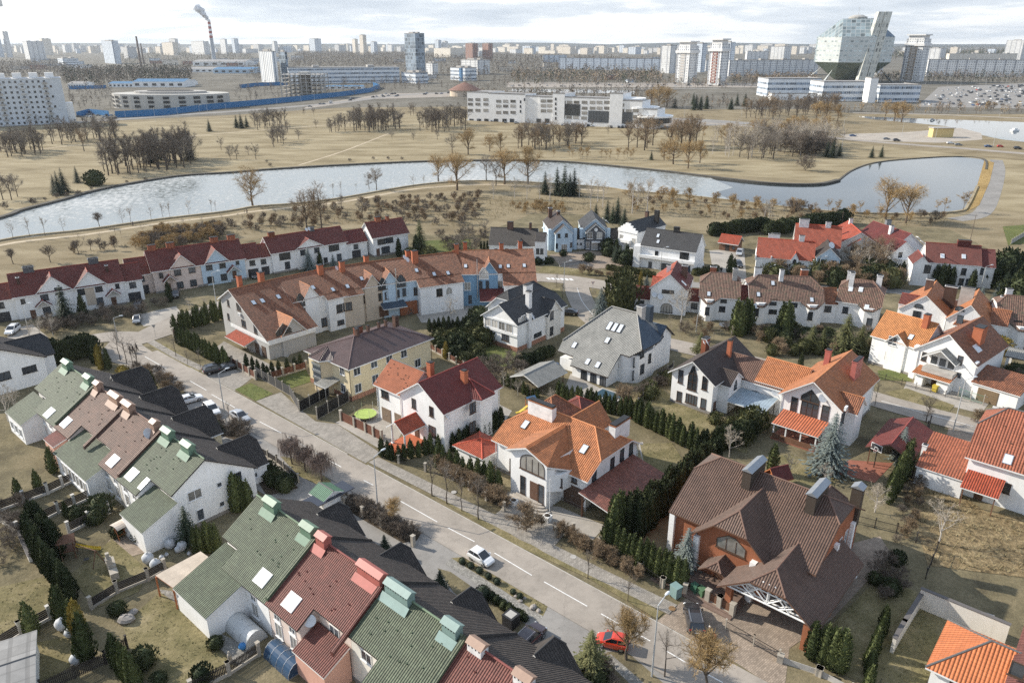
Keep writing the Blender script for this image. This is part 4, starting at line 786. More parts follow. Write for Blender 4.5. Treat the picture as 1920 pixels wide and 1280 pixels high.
# ---------------------------------------------------------------- scarlet-roofed group at the right
GR='white houses with scarlet and maroon roofs at the right'
h=House('detached_house','white house with a broad scarlet roof, little scrolled dormer and three white chimneys',1415,510,(1523,519),group=GR)
h.vol(0,15,0,8,4.4,8.8,'x',0,0,WHITE,R_SCAR,.2);main=h.roof
for x in (-.1,4.0,15.0): h.box('parapet',x-.25,x+.1,-.3,8.2,3.6,4.9,WHITE)
h.vol(9.2,11,-.3,3,4.6,6.2,'y',0,0,WHITE,R_SCAR,.1,rname='dormer_roof',name='dormer_wall');h.roof=main;h.win('S',-.3,[(10.1,3.4)],.9,1.3,'k',1,1,'arch',False);h.chim(4.5,4.6,2.2,1,8,10.2,CHW,CONC);h.chim(3,4.6,.9,.9,8,10,CHW,CHW);h.chim(11.4,4.2,1.4,.9,8,10.2,CHW,CHW)
h.vol(10,22,9,17,6.4,11.6,'x',0,0,WHITE,R_SCAR,.3,rname='rear_roof',name='rear_wall');h.chim(12,13,2.6,1.4,10.6,13,CHW,CHW);h.chim(18.5,13,1.4,1,10.6,12.6,CHW,CHW);h.vol(15.6,21.6,-.5,9.5,5.6,8.4,'y',0,0,BLUEW,R_SLT,.2,rname='gable_roof',name='gable_wall');h.win('S',-.5,[(17.2,3.4),(20,3.4),(17.2,.6),(20,.6)],1.3,1.8,'k',2,px=False);h.dish(19,1,9,.6,.9)
h=House('detached_house','white house with an orange gable roof half hidden by a bare vine-covered tree',1575,498,(1645,501),group=GR)
h.vol(-1,9.4,0,15,6.6,9.8,'y',0,0,OFFW,R_SCAR,.3);h.vol(1,7.4,-1,2,5.8,8,'y',0,0,OFFW,R_SCAR,.1,name='gable_wall',rname='gable_roof');h.win('S',-1,[(1600,470),(1622,470),(1612,488)],1.6,1.8,'b',2);h.chim(0,6,1,.8,7,9.8,CHW,CHW);h.chim(4.2,12,1,.8,9,11.2,CHW,CHW)
h=House('detached_house','white house with a maroon roof, curved balcony bay and skylights, behind dark cypresses',1665,508,12,group=GR)
h.vol(0,10,0,16,6.4,10.4,'y',0,0,WHITE,R_MAR,.3);h.vol(-.8,6.2,-1.6,3,5.8,8.6,'y',0,0,WHITE,R_MAR,.2,name='gable_wall',rname='gable_roof');m=MB();m.lathe([(2.2,0),(2.2,4.1),(2.35,4.2)],20,c=(2.4,-1.6,0));m.build('curved_bay',WHITE,h.e);h.win('S',-1.6,[(1669,474),(1688,478)],1.2,1.6,'k',2);h.win('S',-3.85,[(1.6,1.0),(2.4,.95),(3.2,1.0)],.7,1.9,'k',1,px=False);h.sky('E',[(1722,447),(1730,455)],1.0,1.4,1,FW);h.chim(3.4,6,1,.9,9,11.4,CHW,CHW);h.chim(6,11,1.6,.9,9.4,11.8,METG,METG)
h=House('detached_house','white house with a rust-red roof, red chimney block and two white-framed skylights',1728,532,(1855,542),group=GR)
h.vol(0,13,0,8.6,6,10.2,'x',0,0,WHITE,R_RED2,.2);h.vol(13,16.4,.6,8,5.6,9.4,'x',0,0,WHITE,R_MAR,.2,name='wing_wall',rname='wing_roof');h.vol(-3.4,.5,-2,5,5.8,7.8,'y',0,0,WHITE,R_RED2,.2,name='tower_wall',rname='tower_roof');h.pl['S']=('y',0,6.2,.977);h.sky('S',[(1767,480),(1807,481)],.95,1.3,1,FW);h.win('S',0,[(1807,509),(1802,528)],1.2,1.8,'k',1);h.win('S',.6,[(1839,508)],1.3,1.8,'k',1);h.win('S',-2,[(1739,504)],1.6,2.2,'k',2);h.chim(9,4.3,3.2,1.1,9,11.4,R_MAR,CHB);h.win('S',0,[(1820,530)],2.4,2,'k',2)
# ---------------------------------------------------------------- middle row, right
GM='row of white houses with weathered tile roofs'
h=House('detached_house','white gable house with scarlet half roof, arched picture window and two dishes',1219,585,(1284,592),group=GM)
h.vol(-.2,8.2,0,12,6.0,9.6,'y',0,0,WHITE,R_MAR,.25,c=4.1);main=h.roof;h.roofpoly([[(-.6,-.3,6.1),(4.1,-.3,9.95),(4.1,12.3,9.95),(-.6,12.3,6.1)]],R_SCAR,FW,(),.12,'scarlet_roof');h.roof=main
h.vol(-.25,2,.3,5,6.2,8,'x',0,0,WHITE,R_SCAR,.1,name='shoulder_wall',rname='shoulder_roof');h.roof=main
h.win('S',0,[(1252.5,546.5)],2.8,.8,'k',3);h.win('S',0,[(1250,577)],2.8,2.3,'kc',4,1,'arch');h.dish(.8,-.5,4.6,.5,.6);h.dish(2.2,-.5,4.3,.5,.7);h.chim(3,5,.9,.8,8,10.4,CHW,CHW);h.chim(6.6,7,1.4,.9,7,10.2,CHD,CHW);h.sky('E',[(1282,531)],.9,1.6,1,FW)
lowwing(h,-4.6,-.3,1,5,2.9,5.2,WHITE,R_RED2,False,True);lowwing(h,8.2,11.6,3,8,2.9,5.0,WHITE,R_RED2,False,True);h.roof=main
def midhouse(label,A,B,x1,dep,ze,zr,hips=(.35,.35),bays=(),roof=R_BRNW,z=0):
 h=House('detached_house',label,*A,B,group=GM,z=z);h.vol(0,x1,0,dep,ze,zr,'x',*hips,WHITE,roof,.35);main=h.roof
 for x0,x2,dy in bays:
  m=MB();m.prism([(x0,0),(x0+dy,-dy),(x2-dy,-dy),(x2,0)],0,ze-.4);m.build('bay_wall',WHITE,h.e)
  k=(zr-ze)/(dep/2);h.roofpoly([[(x0-.4,-.36,ze-.36*k+.21),(x0+dy-.2,-dy-.3,ze-(dy+.3)*k+.21),(x2-dy+.2,-dy-.3,ze-(dy+.3)*k+.21),(x2+.4,-.36,ze-.36*k+.21)]],roof,FD,(),.18,'bay_roof')
 h.roof=main;return h
h=midhouse('white house with mottled brown half-hipped roof, second from left in the middle row',(1309,597),(1372,602),8.6,10,5.6,9.8,(.4,.3),[(.2,4,1.4)])
h.win('S',-1.4,[(1326,583)],1.0,1.9,'k',1);h.win('S',0,[(1357,562),(1354,579)],1.4,1.3,'k',2);h.chim(2.5,6,1.4,.8,8.6,11,CHB,CHW);h.chim(7.4,4,1.1,1.0,8,11.4,CONC,CHW);h.sky('S',[(1329,551)]);lowwing(h,8.6,12.4,2,8,4.6,7.2,WHITE,R_RED2,False,False)
h=midhouse('long white house with mottled brown roof between red links, centre of the middle row',(1402,604),(1540,610),16,10.5,5.6,9.8,(.4,.45),[(.2,4.2,1.4),(11.4,15.6,1.4)])
h.win('S',0,[(1450,566),(1489,570)],1.5,1.4,'k',2);h.win('S',0,[(1449,584)],1.8,1.0,'k',2);h.win('S',-1.4,[(1418,585),(1519,592)],1.1,1.9,'k',1);h.chim(2,5.6,1.6,.8,9,11.4,CHW,CHW);h.chim(7,4,.9,.9,9,11.6,CHW,CHW);h.chim(12.6,6.4,1.6,.8,8.6,11.2,CHB,CHW);h.sky('S',[(1422,552),(1522,562),(1449,531)]);h.dish(1.0,-1.6,4.6,.4,.6);lowwing(h,16,19.6,2,8,4.6,7.4,WHITE,R_ORG2,False,True)
h=midhouse('white house with brown roof, two white chimneys and three white-framed skylights',(1563,605),(1646,618),9,10.5,5.4,9.4,(.35,.5),[(4.8,8.8,1.2)])
h.chim(2,3.6,1.0,.9,8,11.2,CHW,CHW);h.chim(1.5,5.5,1.4,.8,8,11,CHW,CHW);h.chim(7.6,6,1.2,.9,8,10.8,CHW,CHW);h.sky('S',[(1595,542),(1614,543),(1625,576)],.9,1.3,1,FW);h.win('S',0,[(1585,581)],1.2,1.5,'k',2);h.win('S',-1.2,[(1630,604)],1.2,1.9,'k',1)
h=House('detached_house','white twin-gabled house with orange roofs, hooded bay window and grey slab chimney',1678,622,(1760,638),group=GM)
h.vol(0,9.2,0,13,5.6,9.3,'y',0,0,WHITE,R_ORG,.3);h.vol(9.4,17,-1.2,12,5.6,9.2,'y',0,0,WHITE,R_ORG,.3,name='gable_wall',rname='gable_roof');m=h.roof;h.vol(-.4,3,.3,5,6.4,8.2,'x',0,0,WHITE,R_RED2,.1,name='shoulder_wall',rname='shoulder_roof')
h.win('S',0,[(1723,573)],1.7,.8,'k',1,1,'arch');h.win('S',0,[(1719,589)],1.6,1.5,'k',2);h.win('S',-1.2,[(1800,578)],1.8,1.0,'k',1,1,'arch');h.win('S',-2.5,[(1800,599)],1.2,1.9,'k',1);h.vol(11.3,15.2,-2.5,-1.2,5.2,5.9,'x',.9,.9,WHITE,R_ORG2,.4,z0=2.2,name='bay_wall',rname='bay_roof');h.chim(4,7,1.5,1,8,11.2,CHD,CHW);h.chim(8.4,6,2.4,1,6,10.6,CHD,CHW);h.chim(11.6,5,2.6,.8,7,11.2,CONC,CONC);h.chim(18.2,9,1.2,1,5,9.4,CHW,CHW);h.vol(17,20.2,2,9,5.0,7.4,'x',0,0,WHITE,R_ORG2,.2,name='wing_wall',rname='wing_roof');h.door('S',2,[(18.6,0)],1.8,2.6,GARK,px=False)
shed(h,2.2,7,-2.4,0,2.6,3.6,'S',WHITE,R_RED2,.2)
h=midhouse('white house with mottled brown roof and plain white end wall, at the photo edge',(1862,648),(1925,655),15,10.5,5.6,9.8,(.3,.3),[(2.2,6.4,1.4)])
h.win('S',0,[(1908,606)],1.6,1.3,'k',2);h.win('S',0,[(1911,630)],1.2,2,'k',1);h.win('S',-1.4,[(1874,637)],1.1,2,'k',1);h.chim(2,6,1.2,.9,8.4,11,CHW,CHW);h.chim(10,5,1.2,.9,8.6,11,CHW,CHW);h.sky('S',[(1881,595)],.9,1.2,1,FW)
# ---------------------------------------------------------------- right-hand houses
h=House('detached_house','large white L-shaped house with a light orange roof, gabled balcony and low garage',1626,680,-50)
h.vol(0,9.4,.2,10,6.0,9.8,'x',0,0,WHITE,R_ORGL,.4,plinth=PLINTH);main=h.roof;h.pl['S']=('y',.2,6.2,.775)
h.sky('S',[(1708,632)],.95,1.3,1,FD);h.chim(7.8,4.2,1,1.3,8,11.4,FOR,FOR);h.vol(3.2,6.6,-.1,4,6.0,7.6,'y',0,0,WHITE,R_ORGL,.5,name='dormer_wall',rname='dormer_roof');h.win('S',-.1,[(1674,639)],1.7,1.8,'w',2);h.win('S',.2,[(1669,669)],2.2,2.0,'wc',3)
h.vol(8.8,19.2,-.7,14,6.2,10.4,'y',0,0,WHITE,R_ORG2,.5,name='gable_wall',rname='gable_roof');g=h.roof;h.box('corner_wall',8.4,9.4,-.9,.3,0,6.6,WHITE);h.box('corner_wall',18.4,19.4,-.9,.4,0,6.6,WHITE)
h.vol(11.2,16.4,-2.6,-.7,5.8,7.6,'y',0,0,WHITE,R_GRY,.35,open_=True,rname='balcony_roof');h.roof=g;h.box('balcony',11.2,16.6,-2.8,-.7,2.9,3.8,CONC);h.win('S',-.7,[(12.3,4.0),(13.8,4.0),(15.3,4.0)],1.3,1.7,'w',1,px=False);h.win('S',-.7,[(1733,668),(1800,675)],.9,1.7,'b',1,2)
shed(h,10.2,16.6,-3.8,-.7,2.4,3.0,'S',WHITE,R_ORG,.2,open_=True);h.box('porch_wall',14.4,16.4,-3.4,-.7,0,2.5,WHITE);h.box('porch_wall',10.6,12.0,-3.4,-.7,0,2.5,WHITE);h.door('S',-.7,[(13.2,0)],1.2,2.3,FBR,px=False);h.win('S',-.7,[(1796,702)],1.0,.9,'k',1)
h.pl['E']=('x',19.2,6.4,-.808);h.roof=g;h.chim(16.8,5.4,1.6,2.4,8,11.2,FOR,FOR);h.sky('E',[(1832,653)],.9,1.6,2,FW)
h.roof=main;shed(h,19.6,27,-1.4,5.4,3.0,4.4,'S',WHITE,R_ORG2,.3);h.door('S',-1.4,[(22.4,0)],3.4,2.5,plain('wood_gate',(.20,.14,.08),.7),'garage_door',px=False)
h=House('detached_house','white house with a scarlet rolled-tile half-hipped roof and low annex, at the right edge',1838,939,-41.3)
h.vol(-2.6,14,.2,13.6,6.3,11.8,'x',.35,0,WHITE,rooftile('rust_rolled_tile',(.33,.105,.055),.36,.4,var=.16),.5);main=h.roof
h.sky('S',[(1890,861)],1.1,1.5,1,STEEL);h.vents('S',8,.8,5,-1,9,None,5);h.win('S',.2,[(1876,911)],2.4,1.6,'b',3)
shed(h,-8.4,-2.4,-1.4,6.5,2.9,5.2,'S',WHITE,MATS['rust_rolled_tile'],.2);shed(h,-2.2,2.0,-3.4,.2,2.9,4.0,'S',WHITE,R_SCAR,.2,open_=True);h.door('S',.2,[(-.4,0)],1.1,2.2,FBR,px=False);h.chim(-8.6,2.2,.6,.6,2,4.8,CHW,CHW)
for x in (-2.0,1.8): m=MB();m.box(x-.07,x+.07,-3.3,-3.16,0,2.9);m.build('porch_post',WOODB,h.e)
h.roof=main
h=House('detached_house','white house with red main roof and orange hipped garage in the lower right corner',1752,1290,-41.3)
h.vol(5.6,18,-1.4,10,5.6,9.4,'y',.4,.4,WHITE,R_DRD,.4);h.vol(-.6,5.6,-.6,7.2,3.0,5.6,'x',.98,0,WHITE,rooftile('bright_orange_tile',(.55,.17,.06),.34,.4,var=.08),.5,name='garage_wall',rname='garage_roof');h.door('W',-.6,[(3.2,0)],3,2.3,GARD,'garage_door',px=False);h.door('S',-.6,[(2.6,0)],3,2.3,GARD,'garage_door',px=False);h.win('S',-1.4,[(1908,1255)],1.2,1.6,'b',1)
# ---------------------------------------------------------------- setting: terrain, water, roads
G_MEADOW=groundmat('meadow',[(0.3,(.19,.155,.095)),(0.5,(.27,.22,.14)),(0.7,(.33,.275,.18))],.06,1.2,stretch=(1,2.2,1),blot=(.78,1.1))
G_GARDEN=groundmat('garden_soil',[(0.3,(.11,.095,.062)),(0.5,(.19,.163,.10)),(0.72,(.265,.22,.14))],.22,2.2)
G_LAWN=groundmat('lawn',[(0.3,(.13,.12,.058)),(0.5,(.215,.185,.098)),(0.7,(.31,.26,.155))],.3,2.6)
G_GREEN=groundmat('green_lawn',[(0.3,(.10,.125,.045)),(0.6,(.15,.165,.06)),(0.8,(.2,.19,.085))],.2,2.6)
G_PARK=groundmat('park_grass',[(0.3,(.235,.192,.118)),(0.5,(.31,.257,.163)),(0.7,(.36,.305,.20))],.035,.8,stretch=(1,2.5,1),blot=(.86,1.08))
G_STRAW=groundmat('straw',[(0.3,(.13,.10,.06)),(0.5,(.27,.205,.115)),(0.68,(.38,.30,.175))],.5,2.0,bump=.3,blot=(.5,1.25))
G_BED=groundmat('bare_bed',[(0.3,(.055,.045,.035)),(0.7,(.13,.10,.07))],.6,3.0)
G_CITY=groundmat('city_ground',[(0.35,(.13,.12,.10)),(0.6,(.20,.185,.155))],.012,.1)
ASPH=asphaltmat('asphalt',(.33,.292,.25));ASPH2=asphaltmat('grey_asphalt',(.27,.255,.235));PAVE=paving('paver',(.33,.30,.265),.4,.2,math.radians(-41));PAVE_R=paving('red_paver',(.33,.265,.21),.4,.2,math.radians(-41));COB=paving('cobble',(.29,.275,.25),.22,.22,math.radians(-41),.3);CONCP=asphaltmat('concrete_yard',(.36,.33,.29));PATHM=asphaltmat('sand_path',(.46,.38,.27));KERB=plain('kerb_stone',(.42,.39,.345),.9,var=.2);PAINT=plain('road_paint',(.78,.77,.74),.6,var=.25,scale=6);PLAZA=asphaltmat('plaza',(.40,.355,.30));REDC=plain('clay_court',(.30,.115,.075),.9,var=.2)
_zi=[0];LAWNS=[]
def sheet(name,pts,z,mat,px=True):
 _zi[0] += 1;z += _zi[0]*.0007 if z<.02 else 0
 m=MB();q=[P(u,v) for u,v in pts] if px else [Vector((x,y,0)) for x,y in pts]
 a=sum(q[i].x*q[(i+1) % len(q)].y-q[(i+1) % len(q)].x*q[i].y for i in range(len(q)))
 if a<0: q=q[::-1]
 m.poly([(p.x,p.y,z) for p in q]);return tag(m.build(name,mat),kind='structure')
def smooth(pts,n=6):
 out=[];q=[pts[0]]+pts+[pts[-1]]
 for i in range(1,len(q)-2):
  for k in range(n):
   t=k/n;a,b,c,d=q[i-1],q[i],q[i+1],q[i+2]
   out.append(.5*((2*b)+(c-a)*t+(2*a-5*b+4*c-d)*t*t+(3*b-a-3*c+d)*t ** 3))
 return out+[pts[-1]]
def offs(line,d):
 out=[]
 for i,p in enumerate(line):
  a,b=line[max(0,i-1)],line[min(len(line)-1,i+1)];t=(b-a).normalized();out.append(p+Vector((-t.y,t.x,0))*d)
 return out
def strip(name,line,w,z,mat,kerb=False,wz=0.0):
 l,r=offs(line,w/2),offs(line,-w/2);m=MB()
 for i in range(len(line)-1): m.poly([(r[i].x,r[i].y,z),(r[i+1].x,r[i+1].y,z),(l[i+1].x,l[i+1].y,z),(l[i].x,l[i].y,z)])
 o=tag(m.build(name,mat),kind='structure')
 if kerb:
  for s in (1,-1):
   wall_strip('kerb',offs(line,s*(w/2+.07)),.15,.11,KERB)
 return o
def wall_strip(name,line,w,h,mat,z0=0.0,kind='structure'):
 l,r=offs(line,w/2),offs(line,-w/2);m=MB()
 for i in range(len(line)-1):
  a,b,c,d=r[i],r[i+1],l[i+1],l[i]
  m.poly([(a.x,a.y,z0+h),(b.x,b.y,z0+h),(c.x,c.y,z0+h),(d.x,d.y,z0+h)]);m.poly([(a.x,a.y,z0),(b.x,b.y,z0),(b.x,b.y,z0+h),(a.x,a.y,z0+h)]);m.poly([(c.x,c.y,z0),(d.x,d.y,z0),(d.x,d.y,z0+h),(c.x,c.y,z0+h)])
 for i,j in ((0,0),(len(line)-1,0)): m.poly([(r[i].x,r[i].y,z0),(l[i].x,l[i].y,z0),(l[i].x,l[i].y,z0+h),(r[i].x,r[i].y,z0+h)])
 return tag(m.build(name,mat),kind=kind)
def pl(*pts): return [P(*p) for p in pts]
m=MB();ys=[-60,0,60,120,200,320,500,800,1300,2200,4000,8000,14000];xs=[-12000,-8000,-3000,-1400,-700,-350,-150,0,150,350,700,1400,3000,8000,12000]
for j in range(len(ys)-1):
 for i in range(len(xs)-1): m.poly([(xs[i],ys[j],0),(xs[i+1],ys[j],0),(xs[i+1],ys[j+1],0),(xs[i],ys[j+1],0)])
tag(m.build('ground',G_MEADOW),kind='structure')
sheet('garden_ground',[(-400,690),(-200,590),(0,540),(250,500),(520,440),(700,425),(780,440),(900,440),(1000,400),(1180,405),(1330,440),(1420,430),(1560,415),(1780,430),(1900,490),(2300,560),(2700,1000),(2400,1500),(-900,1500)],.004,G_GARDEN)
sheet('park_grass',[(-700,460),(-400,330),(-300,260),(100,235),(430,222),(640,208),(880,216),(900,235),(1250,240),(1560,262),(1700,280),(1900,300),(2300,330),(2300,420),(1860,395),(1850,300),(1650,303),(1560,340),(1240,322),(960,302),(640,311),(330,331),(110,378),(0,410)],.006,G_PARK)
sheet('city_ground',[(-2600,236),(100,232),(430,216),(640,202),(880,200),(1250,205),(1500,205),(1620,214),(2900,215),(4000,120),(1500,84.2),(400,84.2),(-2600,120)],.02,G_CITY)
# water
WAT,t,b=nt('water',0.05,0,0.6);b.inputs['Base Color'].default_value=(.045,.055,.058,1)
n=noise(t,.35,5,.6);bp=N(t,'ShaderNodeBump',Strength=.25,Distance=.05);L(t,n,'Fac',bp,'Height');L(t,bp,'Normal',b,'Normal')
ICE,t,b=nt('thawing_ice',0.3,0,0.6);tc=N(t,'ShaderNodeTexCoord');mp=N(t,'ShaderNodeMapping');mp.inputs['Scale'].default_value=(1,.55,1);mp.inputs['Rotation'].default_value=(0,0,.3);L(t,tc,'Object',mp,0)
n1=noise(t,.55,6,.72,vec=mp.outputs[0]);n2=noise(t,.02,3,.5,vec=mp.outputs[0]);f=mth(t,'ADD',mth(t,'MULTIPLY',n1.outputs[0],.75),mth(t,'MULTIPLY',n2.outputs[0],.45))
r=ramp(t,[(.46,(.20,.22,.21)),(.60,(.31,.325,.31)),(.74,(.52,.52,.50))]);t.links.new(f,r.inputs[0]);L(t,r,'Color',b,'Base Color');rr=ramp(t,[(.5,(.07,)*3),(.66,(.5,)*3)]);t.links.new(f,rr.inputs[0]);L(t,rr,'Color',b,'Roughness')
FARB=[(-500,560),(-250,475),(0,410),(40,396),(110,378),(200,354),(330,332),(430,325),(520,318),(640,311),(800,304),(960,302),(1060,305),(1150,313),(1240,322),(1330,333),(1440,345),(1530,347),(1572,339),(1602,318),(1650,304),(1740,296),(1800,294),(1845,299),(1849,318)]
NEARB=[(1832,350),(1815,385),(1798,397),(1720,402),(1600,400),(1500,392),(1380,378),(1280,367),(1180,359),(1130,352),(1000,343),(900,340),(830,343),(760,351),(640,372),(560,382),(480,388),(420,398),(300,412),(160,432),(0,452),(-250,520),(-500,590)]
sheet('river',FARB+NEARB,.02,WAT)
sheet('river_ice',FARB[2:16]+[(1375,352),(1340,362)]+NEARB[6:21],.05,ICE)
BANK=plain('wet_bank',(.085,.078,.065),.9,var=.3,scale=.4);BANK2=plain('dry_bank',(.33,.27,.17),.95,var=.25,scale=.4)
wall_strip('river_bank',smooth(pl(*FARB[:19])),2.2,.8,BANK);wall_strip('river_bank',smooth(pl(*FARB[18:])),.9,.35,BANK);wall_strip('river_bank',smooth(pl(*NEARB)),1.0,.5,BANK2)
sheet('upper_pond',[(1605,218),(1705,222),(1800,225),(2100,236),(2100,275),(1920,264),(1842,254),(1815,245),(1775,237),(1715,231),(1635,224)],.03,WAT);sheet('pond_ice',[(1845,255),(1880,262),(2000,275),(2100,275),(2100,268),(1925,262)],.05,ICE)
strip('riverside_path',smooth(pl((-200,520),(0,460),(160,440),(300,419),(420,405),(480,396),(640,379),(760,357),(830,350),(900,346),(1000,349),(1130,358))),2.6,.03,PATHM)
strip('park_path',smooth(pl((60,282),(140,273),(240,266),(330,258),(480,245),(640,232),(760,216))),2.6,.03,PATHM);strip('park_path',smooth(pl((560,310),(640,285),(700,262),(730,250))),1.6,.03,PATHM)
strip('pond_path',smooth(pl((1790,412),(1840,400),(1862,360),(1872,320),(1868,300))),6,.03,ASPH2)
sheet('reed_strip',[(1846,300),(1864,305),(1856,340),(1836,385),(1812,398),(1830,355)],.07,groundmat('reeds',[(.3,(.30,.2,.08)),(.7,(.48,.34,.15))],.5,2,bump=.4))
strip('avenue',smooth(pl((-300,250),(100,232),(330,216),(480,206),(640,192),(760,178),(900,172),(1100,168),(1350,166))),15,.05,ASPH2);sheet('avenue_car_park',[(560,206),(700,186),(900,180),(905,172),(720,176),(590,196)],.045,ASPH)
strip('park_road',smooth(pl((1250,226),(1440,240),(1560,258),(1690,270),(1800,278),(1920,288),(2100,300))),9,.05,ASPH);sheet('plaza',[(1575,252),(1700,248),(1800,240),(1840,250),(1842,262),(1760,268),(1690,266),(1590,262)],.04,PLAZA)
strip('embankment_road',smooth(pl((1600,212),(1750,215),(1920,222),(2200,232))),7,.05,PLAZA);sheet('library_car_park',[(1720,200),(1760,163),(1960,155),(2300,165),(2300,206),(1920,204)],.05,ASPH2);sheet('avenue_car_park',[(950,164),(1440,164),(1440,156),(950,155)],.045,ASPH);sheet('office_car_park',[(870,226),(1240,240),(1330,236),(1440,232),(1300,222),(900,216)],.045,ASPH2)
sheet('canal',[(960,172),(1190,176),(1190,170),(960,167)],.06,WAT)
# streets of the estate
CL=[P(245,655)]+[P(*p) for p in ((357,715),(592,850),(840,990),(1101,1137),(1355,1280))];dv=(CL[-1]-CL[1]).normalized();CL=[CL[1]-dv*20,CL[1],CL[2],CL[3],CL[4],CL[5],CL[5]+dv*40]
strip('street',CL,6.0,.09,ASPH);wall_strip('kerb',offs([CL[1]-dv*6,CL[2]+dv*4],3.1),.16,.12,KERB);wall_strip('kerb',offs([CL[2]+dv*9,CL[4]+dv*14],3.1),.16,.12,KERB)
sheet('junction',[(180,668),(215,632),(262,622),(330,604),(338,622),(265,646),(330,690),(270,700)],.086,ASPH)
strip('street',smooth(pl((268,634),(200,632),(100,650),(-60,672))),6.2,.088,ASPH);strip('lane',smooth(pl((250,640),(330,600),(430,566),(520,530))),5.4,.084,ASPH)
strip('street',smooth(pl((1000,520),(1060,524),(1120,533),(1190,545),(1260,560))),7.5,.09,ASPH,False);strip('street',smooth(pl((1080,528),(1086,556),(1112,596),(1165,625),(1255,645),(1340,664),(1430,684),(1545,718),(1652,752),(1740,777),(1825,800),(1960,842))),6.4,.094,ASPH);strip('lane',smooth(pl((1230,524),(1310,535),(1480,540),(1680,546),(1900,592))),5,.082,ASPH2)
strip('pavement',smooth(pl((262,628),(330,668),(380,692)),4),1.6,.078,PAVE)
strip('pavement',pl((700,862),(800,912),(880,952),(1000,1011),(1030,1029),(1120,1074),(1200,1113),(1262,1143)),2.0,.078,PAVE);strip('verge',[p+Vector((0,0,0)) for p in offs(pl((805,927),(960,1022),(1100,1085),(1230,1162)),.85)],1.3,.074,G_LAWN)
for i,p in enumerate([((272,669),(312,692)),((357,715),(387,732)),((397,740),(441,765)),((487,791),(527,812)),((540,820),(580,842)),((592,850),(640,876)),((682,901),(700,910)),((746,937),(820,979)),((840,990),(890,1016)),((927,1037),(997,1079)),((1020,1091),(1101,1137)),((1127,1151),(1160,1170)),((1190,1186),(1219,1202)),((1250,1221),(1285,1242)),((1310,1256),(1355,1280))]): strip('lane_marking',pl(*p),.13,.098,PAINT)
strip('lane_marking',smooth(pl((1082,540),(1092,566),(1118,598))),.13,.10,PAINT);strip('lane_marking',pl((1652,752),(1740,777),(1825,800)),.13,.10,PAINT)
for i in range(6): strip('crossing_bar',pl((1026+i*8.5,521.2+i*.3),(1031+i*8.5,524.6+i*.3)),.8,.098,PAINT)
for n_,p_,z_,m_ in (('forecourt',[(480,752),(527,735),(560,765),(592,790),(632,795),(715,850),(685,868)],.018,PAVE),('forecourt',[(382,702),(420,685),(478,705),(440,733)],.018,PAVE),('driveway',[(1232,1164),(1290,1118),(1330,1125),(1480,1215),(1470,1300),(1380,1242)],.02,PAVE_R),('courtyard',[(1290,1110),(1330,1070),(1400,1060),(1500,1100),(1590,1020),(1650,1005),(1672,1040),(1560,1160),(1480,1215),(1380,1170)],.016,PAVE_R),('yard',[(940,935),(1050,950),(1135,985),(1112,1012),(1060,992),(1040,1010),(960,1000),(940,968)],.018,CONCP),('driveway',[(940,955),(1060,1000),(1025,1040),(905,982)],.019,PAVE),('yard',[(628,792),(700,765),(760,800),(730,852)],.014,CONCP),('yard',[(870,765),(930,755),(960,770),(940,800),(900,830)],.014,CONCP),('terrace_floor',[(1070,700),(1140,735),(1170,745),(1110,760),(1060,725)],.014,CONCP),('drive',[(1330,470),(1395,465),(1400,530),(1340,528)],.014,CONCP),('drive',[(1235,512),(1300,520),(1300,538),(1240,530)],.014,CONCP),('courtyard',[(1030,478),(1100,470),(1165,475),(1175,500),(1060,508)],.014,PAVE_R),('driveway',[(1590,862),(1675,868),(1640,905),(1572,888)],.016,REDC),('drive',[(1700,715),(1860,748),(1840,775),(1690,740)],.014,CONCP),('driveway',[(1780,795),(1880,820),(1840,862),(1770,840)],.015,PAVE_R),('drive',[(250,592),(330,574),(350,600),(270,612)],.014,CONCP),('drive',[(10,620),(60,608),(90,632),(20,650)],.014,CONCP),('drive',[(440,560),(560,640),(540,670),(470,660),(420,600)],.014,CONCP),('drive',[(420,640),(540,700),(480,705),(400,655)],.013,PAVE),('terrace_floor',[(205,1012),(250,1000),(275,1035),(215,1052),(185,1042)],.014,PAVE_R),('garden_path',[(1195,830),(1210,880),(1205,910),(1222,908),(1225,870),(1205,828)],.014,CONCP),('terrace_floor',[(300,1105),(345,1110),(400,1180),(480,1220),(450,1250),(380,1185),(310,1130)],.014,COB),('terrace_floor',[(770,570),(950,575),(960,600),(790,605)],.013,CONCP)):
 sheet(n_,p_,z_,m_)
f=House('terrace_yard',None,*TR);tq=lambda*p: [f.wo(*q) for q in p]
def tsheet(name,pts,z,mat): return sheet(name,[(f.wo(*q).x,f.wo(*q).y) for q in pts],z,mat,False)
tsheet('forecourt',[(1,44),(12.5,44),(12.5,-66),(1,-66)],.010,ASPH2)
